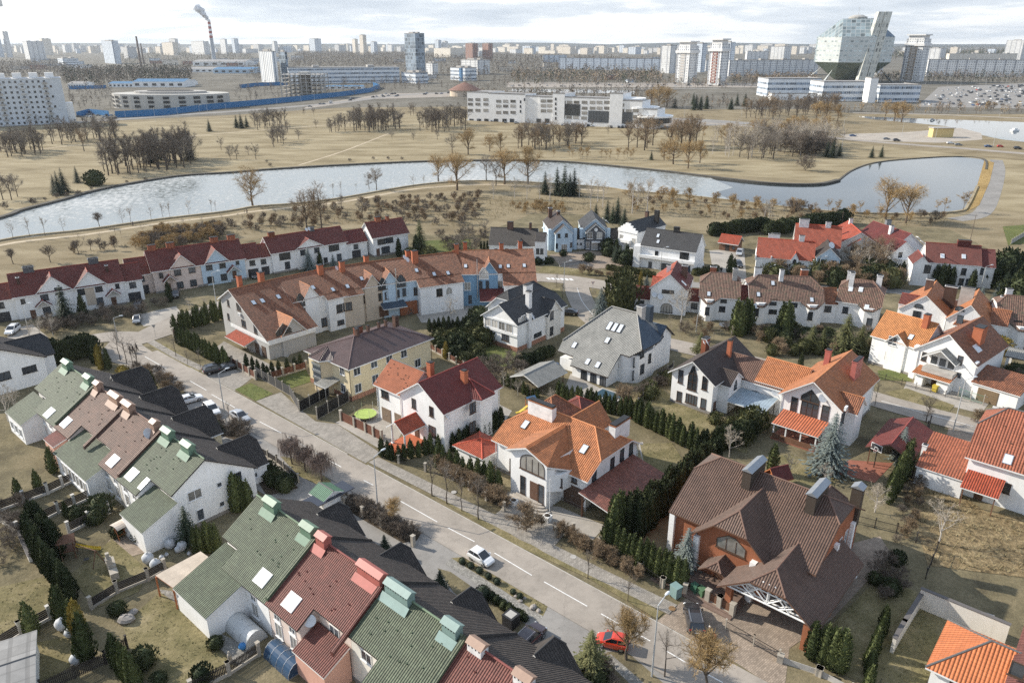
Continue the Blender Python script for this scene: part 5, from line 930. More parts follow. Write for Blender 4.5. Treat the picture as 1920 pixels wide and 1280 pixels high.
for n_,p_,z_,m_ in (('planting_bed',[(325,655),(362,735),(318,742),(255,690),(230,655)],.016,G_GARDEN),('planting_bed',[(525,855),(560,860),(622,902),(606,914),(560,892)],.016,G_LAWN),('planting_bed',[(470,880),(520,876),(560,915),(500,930)],.016,G_BED),('planting_bed',[(640,934),(682,944),(790,999),(782,1013),(755,1018),(660,962)],.016,G_BED),('verge',[(846,1046),(868,1044),(1028,1135),(1018,1155),(930,1098)],.016,G_LAWN),('footpath',[(835,1058),(846,1046),(1018,1155),(1008,1168)],.017,COB),('planting_bed',[(820,1065),(845,1072),(1000,1180),(960,1190),(850,1110)],.016,G_GARDEN),('verge',[(1140,1222),(1175,1221),(1255,1290),(1120,1300),(1095,1245)],.016,G_GARDEN),('footpath',[(1130,1232),(1145,1226),(1230,1300),(1200,1300)],.017,COB),('planting_bed',[(395,790),(470,812),(455,830),(400,812)],.016,G_BED),('lawn',[(505,705),(572,690),(585,715),(545,728)],.012,G_GREEN),('lawn',[(1195,690),(1260,745),(1340,790),(1420,800),(1400,850),(1330,830),(1180,750)],.010,G_LAWN),('lawn',[(1200,832),(1260,830),(1285,870),(1215,910)],.010,G_LAWN),('lawn',[(780,452),(880,448),(890,470),(790,474)],.012,G_GREEN),('verge',[(440,730),(470,718),(512,738),(480,752)],.012,G_GREEN),('verge',[(280,648),(310,645),(382,692),(370,700)],.012,G_LAWN),('lawn',[(130,1080),(210,1010),(280,1070),(260,1110),(180,1140)],.010,G_LAWN),('lawn',[(0,1100),(90,1080),(110,1140),(30,1190),(-20,1190)],.010,G_LAWN),('lawn',[(40,1210),(140,1190),(150,1240),(60,1290),(0,1290)],.010,G_LAWN),('lawn',[(230,1170),(300,1110),(330,1130),(430,1240),(330,1290),(260,1270)],.011,G_LAWN),('lawn',[(1560,1170),(1650,1080),(1720,1110),(1700,1200),(1640,1290),(1570,1260)],.010,G_LAWN),('lawn',[(1670,1180),(1740,1110),(1800,1160),(1730,1290),(1650,1290)],.011,G_LAWN),('rough_grass',[(1690,900),(1760,900),(1850,960),(2200,1010),(2200,1120),(1900,1080),(1740,1060)],.010,G_STRAW),('verge',[(1660,735),(1700,728),(1790,760),(1780,772),(1700,760)],.014,G_LAWN),('verge',[(1010,548),(1050,540),(1060,570),(1040,590)],.014,G_LAWN),('verge',[(1118,545),(1160,560),(1200,600),(1190,615),(1125,590)],.014,G_LAWN),('lawn',[(1420,860),(1480,850),(1570,890),(1560,925),(1470,900)],.010,G_LAWN),('lawn',[(890,650),(940,640),(990,680),(930,690)],.010,G_GREEN),('lawn',[(1645,695),(1690,690),(1710,715),(1650,712)],.012,G_GREEN),('verge',[(1020,498),(1090,505),(1170,512),(1200,520),(1060,514),(1010,510)],.014,G_LAWN),('lawn',[(1880,425),(2000,415),(2000,450),(1890,460)],.012,G_GREEN)):
 sheet(n_,p_,z_,m_)
 if m_ in (G_LAWN,G_STRAW,G_GREEN): LAWNS.append((n_,p_,m_))
# ---------------------------------------------------------------- vegetation
BARK=plain('bark',(.10,.08,.062),.95,var=.3,scale=4);BARKW=plain('birch_bark',(.52,.48,.43),.9,var=.3,scale=5);BARKO=plain('willow_bark',(.15,.11,.075),.95,var=.3)
TWG=leafmat('grey_twigs',(.15,.128,.105),(.25,.215,.175));TWB=leafmat('brown_twigs',(.125,.098,.076),(.20,.165,.13));TWO=leafmat('golden_twigs',(.27,.185,.085),(.44,.31,.15));TWW=leafmat('pale_twigs',(.30,.26,.205),(.46,.40,.32));TWR=leafmat('rusty_twigs',(.20,.145,.09),(.32,.235,.15))
LFD=leafmat('dark_needles',(.02,.03,.018),(.055,.072,.042));LFG=leafmat('thuja_green',(.045,.06,.022),(.125,.145,.055));LFB=leafmat('blue_needles',(.07,.09,.085),(.17,.20,.185));LFY=leafmat('golden_foliage',(.17,.135,.03),(.36,.28,.075));LFO=leafmat('olive_leaves',(.055,.062,.023),(.14,.14,.06));LFM=leafmat('deep_green',(.026,.038,.017),(.075,.088,.038))
def tri(m,a,b,w,mi=0,rng=RND):
 a,b=Vector(a),Vector(b);d=b-a;s=d.cross(Vector((rng.uniform(-1,1),rng.uniform(-1,1),rng.uniform(-1,1))))
 if s.length<1e-5: return
 s.normalize();m.poly([a-s*w,a+s*w,b],mi)
def bare(seed,h=10,r=3.6,base=.3,n1=8,n2=7,n3=9,up=.5,tw=.028,droop=0.0,trunk=.2,wide=1.0,lean=0):
 """leafless tree: trunk with limbs (mesh 1) and forked twigs filling the crown (mesh 2)"""
 g=random.Random(seed);T,C=MB(),MB();cz=h*(base+1)/2;rz=h*(1-base)/2;top=Vector((lean,0,h*.8))
 q=Vector((0,0,0));pts=[q]
 for i in range(1,5): pts.append(Vector((lean*i/4+g.uniform(-.12,.12),g.uniform(-.12,.12),h*.72*i/4)))
 for i in range(4): T.tube(pts[i],pts[i+1],trunk*(1-i*.2),trunk*(1-(i+1)*.2),6,0,False)
 def at(t): t *= 4;i=min(3,int(t));return pts[i].lerp(pts[i+1],t-i)
 for i in range(n1):
  az=i*2.4+g.uniform(-.5,.5);el=g.uniform(.25,1.2)*(.6+up);s=at(min(.98,base/.72+(1-base/.72)*(i+.3)/n1*.9))
  d=Vector((math.cos(az)*math.cos(el),math.sin(az)*math.cos(el),math.sin(el)))
  c=Vector((lean*.6,0,cz));e=s
  for k in range(12):
   e2=e+d*(r*.12);rel=e2-c
   if (rel.x ** 2+rel.y ** 2)/(r*r)+rel.z ** 2/(rz*rz)>.8 and k>2: break
   e=e2
  mid=s.lerp(e,.5)+Vector((0,0,-.08*r+g.uniform(-.1,.1)))
  T.tube(s,mid,trunk*.42,trunk*.27,5,0,False);T.tube(mid,e,trunk*.27,trunk*.1,4,0,False)
  for j in range(n2):
   t=g.uniform(.25,1.0);p=s.lerp(mid,t*2) if t<.5 else mid.lerp(e,t*2-1)
   dd=(d*.7+Vector((g.uniform(-1,1),g.uniform(-1,1),g.uniform(-.4,1.0)))).normalized();l=r*g.uniform(.28,.55)
   pe=p+dd*l;rel=pe-c;f=math.sqrt((rel.x ** 2+rel.y ** 2)/(r*r)+rel.z ** 2/(rz*rz))
   if f>1.05: pe=p.lerp(pe,.6)
   C.tube(p,pe,trunk*.11,trunk*.04,3,0,False)
   for k in range(n3):
    t2=g.uniform(.15,1);b=p.lerp(pe,t2);dv=(dd*.6+Vector((g.uniform(-1,1),g.uniform(-1,1),g.uniform(-.5,1)-droop*2))).normalized();ln=r*g.uniform(.14,.34)*wide
    be=b+dv*ln;tri(C,b,be,tw,0,g)
    for _ in range(2):
     b2=b.lerp(be,g.uniform(.2,.8));dv2=(dv+Vector((g.uniform(-1,1),g.uniform(-1,1),g.uniform(-1,1)-droop*2))*.8).normalized();tri(C,b2,b2+dv2*ln*.6,tw*.7,0,g)
 return T,C
def weeper(seed,h=3.2,r=1.7):
 g=random.Random(seed);T,C=MB(),MB();T.tube((0,0,0),(.1,0,h*.75),.1,.07,6,0,False)
 for i in range(26):
  az=g.uniform(0,6.28);p=Vector((.1,0,h*.72));e=p+Vector((math.cos(az)*r*g.uniform(.4,.8),math.sin(az)*r*g.uniform(.4,.8),g.uniform(.1,.35)*h));T.tube(p,e,.05,.03,4,0,False)
  for k in range(34):
   s=p.lerp(e,g.uniform(.3,1));o=Vector((g.uniform(-.45,.45),g.uniform(-.45,.45),.1));q=s+o;tri(C,s,q,.015,0,g);tri(C,q,q+Vector((o.x*.5,o.y*.5,-h*g.uniform(.25,.72))),.018,0,g)
 return T,C
def conifer(seed,h=9,r=2.6,n=17,spread=1.0,droop=.35):
 g=random.Random(seed);T,C=MB(),MB();T.tube((0,0,0),(0,0,h*.97),r*.07,.02,6,0,False)
 for i in range(n):
  z=h*(.05+.93*i/n);rr=r*(1-i/n) ** .85+.12;k=max(6,int(15-i*.4))
  for j in range(k):
   az=6.283*j/k+g.uniform(-.3,.3)+i;L_=rr*g.uniform(.72,1.12);d=Vector((math.cos(az),math.sin(az),0));s=Vector((-d.y,d.x,0))
   a=Vector((0,0,z+L_*.25));e=a+d*L_+Vector((0,0,-droop*L_));w=L_*.20*spread+.06
   for q in range(4):
    t0,t1=q/4,(q+1)/4;p0,p1=a.lerp(e,t0),a.lerp(e,t1);ww=w*(1.15-t1)+.05;dz=Vector((0,0,-ww*.5))
    C.poly([p0,p1+s*ww+dz,p1]);C.poly([p0,p1,p1-s*ww+dz])
    if q: C.poly([p0,p1+s*ww*.4+dz*2.2,p1-s*ww*.4+dz*2.2])
   C.poly([e-d*.1*L_,e+s*w*.3,e+d*.1*L_+Vector((0,0,.04)),e-s*w*.3])
 return T,C
def leafy(seed,prof,n,ls=.22,core=.82,jit=.16,upw=1.0):
 """dense evergreen: leaf sprays over the surface given by (radius, height) pairs, with a dark solid heart"""
 g=random.Random(seed);T,C=MB(),MB();H=prof[-1][1]
 T.tube((0,0,0),(0,0,H*.5),.09,.06,5,0,False)
 C.lathe([(max(.02,p[0]*core),p[1]*.96) for p in prof],9)
 A=[(prof[i][0]+prof[i+1][0])*(abs(prof[i+1][1]-prof[i][1])+abs(prof[i+1][0]-prof[i][0])) for i in range(len(prof)-1)];tot=sum(A)
 lump=[(g.uniform(0,6.28),g.uniform(0,H),g.uniform(.85,1.22)) for _ in range(12)]
 for i,a in enumerate(A):
  for _ in range(max(3,int(n*a/tot))):
   t=g.random();R=prof[i][0]*(1-t)+prof[i+1][0]*t;z=prof[i][1]*(1-t)+prof[i+1][1]*t;az=g.uniform(0,6.283)
   f=1+g.uniform(-jit,jit)
   for la,lz,lf in lump:
    if abs((az-la+3.14) % 6.283-3.14)<.7 and abs(z-lz)<H*.16: f *= lf ** .6
   c=Vector((math.cos(az)*R*f,math.sin(az)*R*f,z));o=Vector((math.cos(az),math.sin(az),.2));s=Vector((-math.sin(az),math.cos(az),0));u=(Vector((0,0,upw))+o*g.uniform(-.1,.7)+s*g.uniform(-.5,.5)).normalized();l=ls*g.uniform(.7,1.5)
   C.poly([c-s*l*.42,c+s*l*.42,c+u*l+s*l*.15+o*.05])
   C.poly([c-o*l*.3,c+o*l*.35+u*.1,c+u*l*.9])
 return T,C
def merged(T,C):
 m=MB();m.v=list(T.v);m.f=list(T.f);m.m=[0]*len(T.f);o=len(m.v);m.v += C.v;m.f += [tuple(i+o for i in f) for f in C.f];m.m += [1]*len(C.f);return m
PROTO={}
def proto(kind,H,TC,bark,crown):
 T,C=TC;PROTO.setdefault(kind,[]).append((H,T.mesh('trunk',bark),C.mesh('crown',crown),merged(T,C).mesh(kind+'_tree',[bark,crown])))
for s in range(4): proto('bare',10,bare(s,10,3.0+.3*(s % 2),.2,10,8,11,.62,.02),BARK,TWG)
for s in range(3): proto('brown',10,bare(20+s,10,2.4,.24,9,8,12,.75,.02),BARK,TWB)
for s in range(3): proto('willow',10,bare(40+s,10,4.4,.16,13,10,13,.6,.024,.1,.3),BARKO,TWO)
for s in range(3): proto('rusty',10,bare(50+s,10,3.2,.2,10,9,12,.65,.022),BARK,TWR)
for s in range(3): proto('birch',12,bare(60+s,12,2.6,.22,10,6,8,.75,.022,.1,.16),BARKW,TWW)
for s in range(3): proto('sapling',5,bare(70+s,5,1.3,.3,6,5,6,.8,.018,0,.06),BARKO,TWW)
for s in range(2): proto('orangesapling',5,bare(75+s,5,1.5,.25,7,6,8,.7,.03,0,.06),BARKO,TWO)
for s in range(2): proto('nakedtree',6,bare(80+s,6,2.0,.28,7,6,5,.75,.014,0,.09,.8),BARK,TWG)
for s in range(2): proto('palenaked',6,bare(84+s,6,2.2,.2,9,7,6,.6,.018,0,.1,.9),BARKW,TWW)
for s in range(2): proto('weeping',3.2,weeper(90+s),BARK,leafmat('mauve_twigs',(.15,.11,.09),(.25,.19,.16)))
for s in range(3): proto('spruce',9,conifer(100+s),BARK,LFD)
for s in range(2): proto('bluespruce',9,conifer(110+s,9,2.9,18),BARK,LFB)
for s in range(2): proto('greenspruce',9,conifer(115+s,9,3.0,18,1.2),BARK,LFO)
TP=[(.30,0),(.52,.25),(.60,.9),(.56,1.9),(.42,2.9),(.22,3.7),(.03,4.2)]
for s in range(4): proto('thuja',4.2,leafy(120+s,TP,420,.24),BARK,LFG)
for s in range(2): proto('darkthuja',4.2,leafy(130+s,TP,420,.24),BARK,LFM)
proto('goldthuja',4.2,leafy(135,TP,420,.24),BARK,LFY)
BP=[(.5,0),(.95,.2),(1.15,.7),(1.05,1.25),(.7,1.7),(.2,1.95)]
for s in range(3): proto('bush',2,leafy(140+s,BP,420,.24,.8,.25),BARK,LFM)
for s in range(2): proto('olivebush',2,leafy(150+s,BP,420,.24,.75,.3),BARK,LFO)
proto('goldbush',2,leafy(155,BP,400,.24,.7,.3),BARK,LFY)
proto('ballbush',2,leafy(157,BP,500,.16,.88,.08),BARK,LFD)
for s in range(3): proto('twigbush',2.4,bare(160+s,2.4,1.5,.02,12,8,11,.55,.018,0,.05),BARK,TWB)
for s in range(2): proto('goldshrub',2.4,bare(165+s,2.4,1.4,.02,12,7,8,.7,.022,0,.05),BARKO,TWO)
for s in range(2): proto('rustshrub',2.4,bare(168+s,2.4,1.4,.02,13,9,12,.6,.018,0,.05),BARKO,TWR)
for s in range(2): proto('roundtree',4,bare(172+s,4,1.8,.3,14,10,15,.8,.012,0,.12),BARK,TWO)
for s in range(2): proto('roundbare',4,bare(175+s,4,2.1,.3,12,8,9,.8,.018,0,.12),BARK,TWB)
CATS={'bare': 'tree','thuja': 'conifer','bush': 'bush','shrub': 'bush','spruce': 'conifer'}
NAMES={'bare': 'bare_tree','brown': 'bare_tree','willow': 'willow_tree','rusty': 'bare_tree','birch': 'birch_tree','sapling': 'young_tree','orangesapling': 'young_tree','nakedtree': 'street_tree','palenaked': 'bare_tree','weeping': 'weeping_tree','spruce': 'spruce_tree','bluespruce': 'spruce_tree','greenspruce': 'conifer_tree','thuja': 'thuja_column','darkthuja': 'thuja_column','goldthuja': 'thuja_column','bush': 'evergreen_bush','olivebush': 'evergreen_bush','goldbush': 'golden_bush','ballbush': 'clipped_bush','twigbush': 'bare_shrub','goldshrub': 'golden_shrub','rustshrub': 'rusty_shrub','roundtree': 'pruned_tree','roundbare': 'pruned_tree'}
vr=random.Random(5)
def plant(kind,p,h,label,group=None,parts=True,wide=1.0):
 H,T,C,M=vr.choice(PROTO[kind]);s=h/H;rz=vr.uniform(0,6.28);nm=NAMES[kind];cat='bush' if 'bush' in nm or 'shrub' in nm else 'tree'
 w=s*wide*vr.uniform(.92,1.1)
 if parts:
  o=thing(nm,label,cat,p,rz,group);o.scale=(w,w,s);link('trunk',T,o);link('crown',C,o)
 else:
  o=link(nm,M,None,p,rz);o.scale=(w,w,s);tag(o,label,cat,group)
 return o
def trees(kind,label,pts,group=None,parts=True,wide=1.0):
 """pts: (u, v of the foot, v of the top) in picture points"""
 for q in pts:
  b=P(q[0],q[1]);plant(kind,b,max(.4,ztop(b,q[2])) if q[2]>60 else q[2],label,group if (group or len(pts)<2) else label,parts,wide)
def row(kind,label,a,b,n,h,jit=.25,parts=True,hv=.12,wide=1.0):
 A,B=P(*a),P(*b)
 for i in range(n):
  p=A.lerp(B,i/max(1,n-1))+Vector((vr.uniform(-jit,jit),vr.uniform(-jit,jit),0));plant(kind,p,h*vr.uniform(1-hv,1+hv),label,label,parts,wide)
def inpoly(x,y,q):
 c=False
 for i in range(len(q)):
  (x1,y1),(x2,y2)=q[i],q[i-1]
  if (y1>y) != (y2>y) and x<(x2-x1)*(y-y1)/(y2-y1)+x1: c=not c
 return c
REST=[]
def scatter(kinds,label,poly,n,h,parts=False,mind=0.0,hv=.2,wide=1.0,rest=False):
 """n plants spread over the ground under a picture polygon"""
 q=[P(*p) for p in poly];q=[(p.x,p.y) for p in q];x0,x1=min(p[0] for p in q),max(p[0] for p in q);y0,y1=min(p[1] for p in q),max(p[1] for p in q);got=[]
 for _ in range(n*60):
  if len(got) >= n: break
  x,y=vr.uniform(x0,x1),vr.uniform(y0,y1)
  if inpoly(x,y,q) and all((x-a) ** 2+(y-b) ** 2>mind*mind for a,b in got):
   got.append((x,y));k,hh=vr.choice(kinds),h*vr.uniform(1-hv,1+hv)
   if rest: H,T,C,M=vr.choice(PROTO[k]);REST.append((M,x,y,hh/H,vr.uniform(0,6.28)))
   else: plant(k,Vector((x,y,0)),hh,label,label,parts,wide)
# --- park beyond the river
scatter(['brown','bare'],'bare tree in the dense clump below the white apartment block',[(-10,283),(90,277),(98,287),(30,296),(-10,294)],26,14,mind=2.6)
scatter(['bare','brown'],'bare tree in the loose row behind the park path at the left',[(98,262),(225,254),(225,266),(98,272)],26,14,mind=4)
trees('rusty','lone pale brown tree beside the park path, left of the big dark clump',[(158,284,238)],parts=False)
scatter(['brown','brown','bare'],'bare tree in the big dark clump on the park meadow',[(190,318),(350,292),(372,298),(340,318),(205,331)],56,17,mind=3.0)
trees('spruce','dark pine rising out of the big bare clump on the park meadow',[(357,300,246),(302,300,250),(283,305,250)],parts=False)
trees('spruce','lone dark conifer on the park grass, standing left of the close pair',[(393,247,221)],parts=False);trees('spruce','dark conifer of the close group on the park grass by the avenue',[(444,240,214),(453,241,211),(463,239,215)],parts=False)
trees('bare','slim bare tree scattered on the open park grass',[(415,281,254),(432,300,276),(444,299,267),(466,291,270),(480,299,266),(343,262,240),(310,268,243),(735,261,243),(775,263,246),(618,248,226),(593,240,222),(560,262,240),(1000,262,246),(820,262,238),(1110,240,222),(1140,252,232),(640,225,208),(712,214,190),(770,217,190),(776,216,192),(700,228,200),(570,216,200),(588,215,200),(540,250,222),(430,292,270)],parts=False)
scatter(['brown','bare'],'bare tree in the clump right of the dark conifers',[(478,238),(535,232),(540,242),(482,246)],14,13,mind=3);scatter(['bare','brown'],'bare tree in the small clump with a dark bush on the park grass',[(500,268),(530,262),(540,272),(510,278)],7,12,mind=2.5)
scatter(['brown','bare','brown'],'bare tree in the long dark row across the middle of the park',[(648,246),(655,236),(745,232),(752,242),(700,250)],44,15,mind=2.6,rest=True);scatter(['brown','bare'],'bare tree in the clump left of the white office block',[(770,243),(800,236),(872,232),(874,246),(806,250)],34,15,mind=2.8,rest=True);scatter(['brown','bare'],'bare tree in the short row left of the middle clump',[(612,243),(648,238),(650,246),(615,250)],8,11,mind=3,rest=True)
scatter(['bare','rusty'],'bare tree in the grove right below the white office block',[(960,275),(1010,266),(1095,264),(1090,277),(990,284)],28,14,mind=4,rest=True)
scatter(['rusty'],'brown tree in the tall grove right of the white office block',[(1170,282),(1200,272),(1300,268),(1310,280),(1240,286)],14,18,mind=4)
trees('willow','tall golden weeping willow on the far river bank',[(1262,308,258),(1290,316,262),(1312,306,264),(1245,300,262)],'golden weeping willows on the far bank',False)
scatter(['birch','bare'],'slender bare tree in the wide grove left of the second pond',[(1320,290),(1440,272),(1500,268),(1545,285),(1500,298),(1400,300)],60,13,mind=4)
scatter(['birch'],'pale birch in the sparse stand along the park road',[(1440,258),(1560,268),(1580,280),(1450,270)],30,14,mind=4)
scatter(['brown','twigbush'],'dark bare tree in the tangled clump beside the spruces at the pond',[(1475,285),(1540,274),(1560,284),(1500,294)],26,10,mind=2.5);scatter(['willow','orangesapling','rusty'],'golden tree scattered along the park road grove',[(1240,262),(1560,240),(1600,262),(1440,268),(1260,276)],26,11,mind=7);scatter(['birch'],'white-stemmed birch in the stand on the pond meadow',[(1330,262),(1480,250),(1560,262),(1520,290),(1380,285)],40,15,mind=4);scatter(['orangesapling','goldshrub'],'golden sapling along the near shore of the pond',[(1180,364),(1380,384),(1600,404),(1600,410),(1380,392),(1180,372)],26,4.5,mind=5);trees('spruce','dark spruce beside the tangled clump at the pond',[(1550,294,262),(1560,296,256),(1573,293,266)],parts=False);trees('spruce','dark spruce of the lone pair above the pond',[(1634,296,272),(1652,295,270)],parts=False)
scatter(['spruce'],'dark spruce of the stand left of the library approach',[(1260,200),(1330,192),(1400,198),(1400,206),(1262,208)],12,13,mind=5);scatter(['rusty','brown','bare'],'bare tree of the stand before the library steps',[(1390,222),(1450,208),(1560,200),(1570,214),(1460,226)],56,15,mind=4,rest=True)
trees('willow','golden willow on the grass before the library',[(1530,226,190),(1548,230,192),(1570,228,196),(1220,200,165),(1235,202,160),(1250,200,162),(1660,218,188),(1676,228,192),(1690,230,190),(1850,206,190),(1862,206,191)],'willows near the library',False)
trees('spruce','small dark conifer standing in the pale river-bank saplings',[(1221,300,281)],parts=False)
scatter(['orangesapling'],'young golden willow in the row along the far river bank',[(1032,297),(1200,303),(1200,296),(1040,290)],18,6,mind=3.5)
trees('bush','dark round conifer on the left meadow beside the river',[(179,348,320)],parts=True);trees('spruce','dark spruce of the group on the left meadow beside the river',[(104,364,325),(112,366,318),(121,360,312),(146,343,309)])
trees('bare','bare tree at the left photo edge above the river',[(6,375,322),(22,375,318),(33,369,322)])
trees('twigbush','small bare bush on the far river slope',[(62,385,372),(85,377,370),(107,372,362),(126,370,360),(148,366,357),(172,356,350),(10,392,378),(238,344,338),(273,340,333),(500,305,300),(507,313,306),(656,303,297),(700,300,294),(728,300,294),(754,300,294)],'bare bushes on the far river slope',False)
trees('willow','big spreading golden willow on the near river bank, left of the bridge of ice',[(474,386,314)]);trees('rusty','spreading bare willow on the near river bank',[(706,356,312),(692,354,322)]);trees('willow','orange willow in the row on the near bank, middle of the river',[(822,340,290),(857,357,284),(946,346,278),(990,345,276)],'orange willows in the middle of the near bank');trees('bare','grey bare tree among the orange willows of the near bank',[(912,340,284),(848,288,246),(930,348,290)]);trees('willow','orange willow on the far bank behind the row of willows',[(878,290,240),(918,284,252),(938,284,250)])
trees('birch','white birch on the meadow between river and houses',[(925,374,330),(965,372,322),(988,374,325),(1012,374,330),(1031,377,316),(1107,392,322),(1120,380,330),(1086,370,324),(1185,400,318),(1213,398,316),(1130,390,330),(1195,396,330),(1432,421,362),(1440,420,366)],'white birches on the meadow')
trees('spruce','dark spruce of the dense group among birches by the river',[(1022,364,318),(1044,366,310),(1058,367,308),(1076,367,312),(1068,362,320)])
trees('spruce','dark conifer behind the black gable house',[(1117,412,379),(1138,416,372),(1157,416,366),(1170,424,386),(1148,418,382)])
trees('willow','largest golden willow on the bank of the right-hand pond',[(1660,411,334),(1698,418,344)]);trees('orangesapling','pale young willow on the bank of the right-hand pond',[(1553,397,370),(1572,397,372),(1612,400,374),(1757,398,372),(1770,400,368),(1805,398,352)]);trees('twigbush','dark bare shrub by the right-hand pond',[(1484,404,376),(1503,394,374),(1752,416,396),(1510,320,291),(1726,408,392)])
trees('sapling','thin young tree in the row along the near river bank',[(25,449,412),(57,445,407),(85,442,402),(120,436,404),(231,420,388),(246,419,384),(284,414,384),(306,410,380),(319,409,376),(355,404,370),(397,396,370),(405,395,376),(625,366,340),(640,364,340),(668,358,342),(775,352,326),(795,350,328)],'young trees along the near river bank');trees('roundbare','small dark round-headed tree alone on the near river bank',[(187,427,400)])
scatter(['sapling'],'tiny sapling planted on the strip below the riverside path',[(130,452),(300,430),(460,405),(640,390),(640,400),(460,425),(150,462)],34,3.2,mind=5)
trees('roundbare','round dark shrub tree on the meadow behind the dark red terrace',[(25,495,468),(95,492,462),(147,476,452),(171,470,450),(188,468,448),(216,470,450),(140,470,455)],'round shrubs behind the dark red terrace');scatter(['goldshrub','goldshrub','twigbush'],'golden shrub in the thicket behind the pink house',[(240,468),(300,440),(410,430),(420,446),(300,472)],70,3.6,mind=1.6)
trees('rusty','tall broad bare tree behind the third dark red house',[(576,434,352),(603,430,340)]);scatter(['twigbush','rustshrub'],'low bare shrub scattered on the near meadow',[(120,478),(430,420),(650,385),(900,365),(900,425),(660,420),(450,440)],120,2.8,mind=3);scatter(['goldshrub'],'golden shrub in the patch on the meadow behind the pale blue house',[(960,388),(1060,388),(1060,402),(965,400)],26,2.6,mind=2);scatter(['goldshrub','rustshrub','sapling'],'small yellowish shrub dotted over the right meadow',[(1180,372),(1420,392),(1780,408),(1780,420),(1400,415),(1180,395)],90,2.4,mind=4)
trees('bare','bare tree between the dark red terrace and the orange terrace gardens',[(680,410,365),(640,392,360),(868,450,410),(880,462,420),(910,446,410),(860,470,430),(700,430,405),(890,470,440)])
scatter(['twigbush'],'brown shrub in the gardens behind the blue terrace house',[(820,445),(905,440),(915,478),(830,482)],16,2.6,mind=2)
trees('greenspruce','feathery pine beside the last dark red terrace house',[(788,472,408)]);trees('darkthuja','tall dark cypress beside the last dark red terrace house',[(781,477,440),(748,481,446),(158,597,552),(319,566,528),(601,500,472)]);trees('olivebush','low green bush in the corner garden of the last dark red house',[(768,482,465),(805,482,462),(770,476,470)])
trees('spruce','big dark spruce before the left white terrace house',[(126,606,530)]);trees('bluespruce','grey-green spruce before the third dark red house',[(580,507,461),(626,505,474),(768,588,558)])
# --- gardens left of the street
row('thuja','thuja column in the front row beside the grey end house',(334,644),(428,690),14,4.2);row('thuja','thuja column in the back row beside the grey end house',(330,624),(424,596),12,4.6);row('darkthuja','small thuja along the fence of the grey end house',(462,690),(506,714),5,3.4);row('darkthuja','small thuja along the low wall behind the cream house lawn',(512,706),(566,690),5,3.0)
row('bush','dark evergreen in the tall hedge behind the far green gable',(92,684),(176,664),13,4.0,.3,wide=.75);row('bush','dark evergreen in the second line of the tall hedge',(84,672),(172,656),11,3.4,.3,wide=.75);trees('darkthuja','dark cypress by the junction hedge',[(180,682,636),(204,692,652),(288,744,694),(176,672,628)]);trees('goldthuja','yellowish cypress by the junction hedge',[(190,692,646)]);trees('goldbush','yellow bush beside the street corner',[(232,702,686)])
scatter(['twigbush','rustshrub'],'bare shrub on the corner bed by the street',[(250,690),(300,700),(350,735),(320,745),(270,715)],12,2.2,mind=1.2);trees('nakedtree','thin bare street tree at the junction',[(226,676,612),(238,682,622),(262,702,640),(250,688,640),(330,668,628),(376,688,650),(352,682,655)]);scatter(['twigbush'],'bare shrub along the front gardens of the dark red terrace',[(60,612),(240,578),(320,570),(320,582),(220,604),(90,630)],26,2.4,mind=1.5);trees('palenaked','pale bare shrub tree before the dark red terrace',[(76,634,592),(100,630,590),(355,580,556),(385,574,556),(56,636,606),(846,605,556)])
trees('palenaked','tangled pale bare tree beside the far green gable house',[(16,790,722),(30,770,730)]);trees('thuja','clipped cypress in the lower left gardens',[(101,886,838),(74,922,880),(38,938,896),(62,1192,1128),(116,1162,1098),(140,1188,1126),(166,1238,1150),(152,1240,1192),(222,1252,1188),(236,1270,1204),(248,1284,1216),(258,1292,1230),(125,968,940)],'cypresses in the lower left gardens');trees('goldthuja','golden cypress in the lower left gardens',[(153,1196,1124)])
row('darkthuja','thuja column in the tall dark hedge of the lower left garden',(60,1020),(132,1130),16,5.0,.25);row('darkthuja','thuja column in the inner line of the tall dark hedge',(72,1000),(110,1046),8,5.2,.3);trees('spruce','dark conifer at the white gable wall of the near green house',[(355,1018,944)]);row('thuja','slim thuja in the cluster at the garden canopy',(372,1040),(408,1032),6,4.4,.3,wide=.8);trees('thuja','tall thuja against the broad white gable wall',[(446,958,886),(456,956,894),(467,954,900)]);trees('bush','round evergreen in the lower left gardens',[(222,1150,1130),(272,1248,1216),(405,1214,1196),(300,1280,1262),(380,1278,1250),(190,962,930),(222,1005,985),(145,975,950),(268,1012,988),(180,980,955)]);scatter(['twigbush'],'bare shrub in the lower left gardens',[(0,960),(40,940),(60,980),(20,1060),(0,1060)],8,2.2,mind=1.5)
trees('weeping','weeping tree with drooping mauve twigs on the street island',[(548,870,826),(573,884,842),(603,902,856)]);scatter(['bush','olivebush'],'dark spreading juniper in the bed by the dark terrace roofs',[(500,884),(545,905),(535,925),(498,905)],9,1.8,mind=1.0);trees('roundtree','small golden ball-headed tree on the street bed',[(738,979,936)]);row('twigbush','brown shrub in the hedge along the terrace fence',(652,944),(760,1012),16,1.9,.3);row('twigbush','brown shrub in the outer line of the terrace hedge',(672,944),(776,1004),12,1.5,.3)
trees('spruce','small dense dark spruce beside the black street roofs',[(826,1104,1066),(722,1032,1000),(412,812,786)],wide=1.25);trees('ballbush','small clipped ball bush in the row on the verge',[(867,1056,1046),(883,1064,1054),(899,1073,1063),(916,1084,1074),(932,1094,1084)]);trees('ballbush','larger clipped ball bush behind the cobbled footpath',[(905,1120,1100),(962,1112,1104),(975,1122,1112)]);row('bush','low dark bush in the hedge along the cobbled footpath',(912,1118),(985,1164),14,.9,.15)
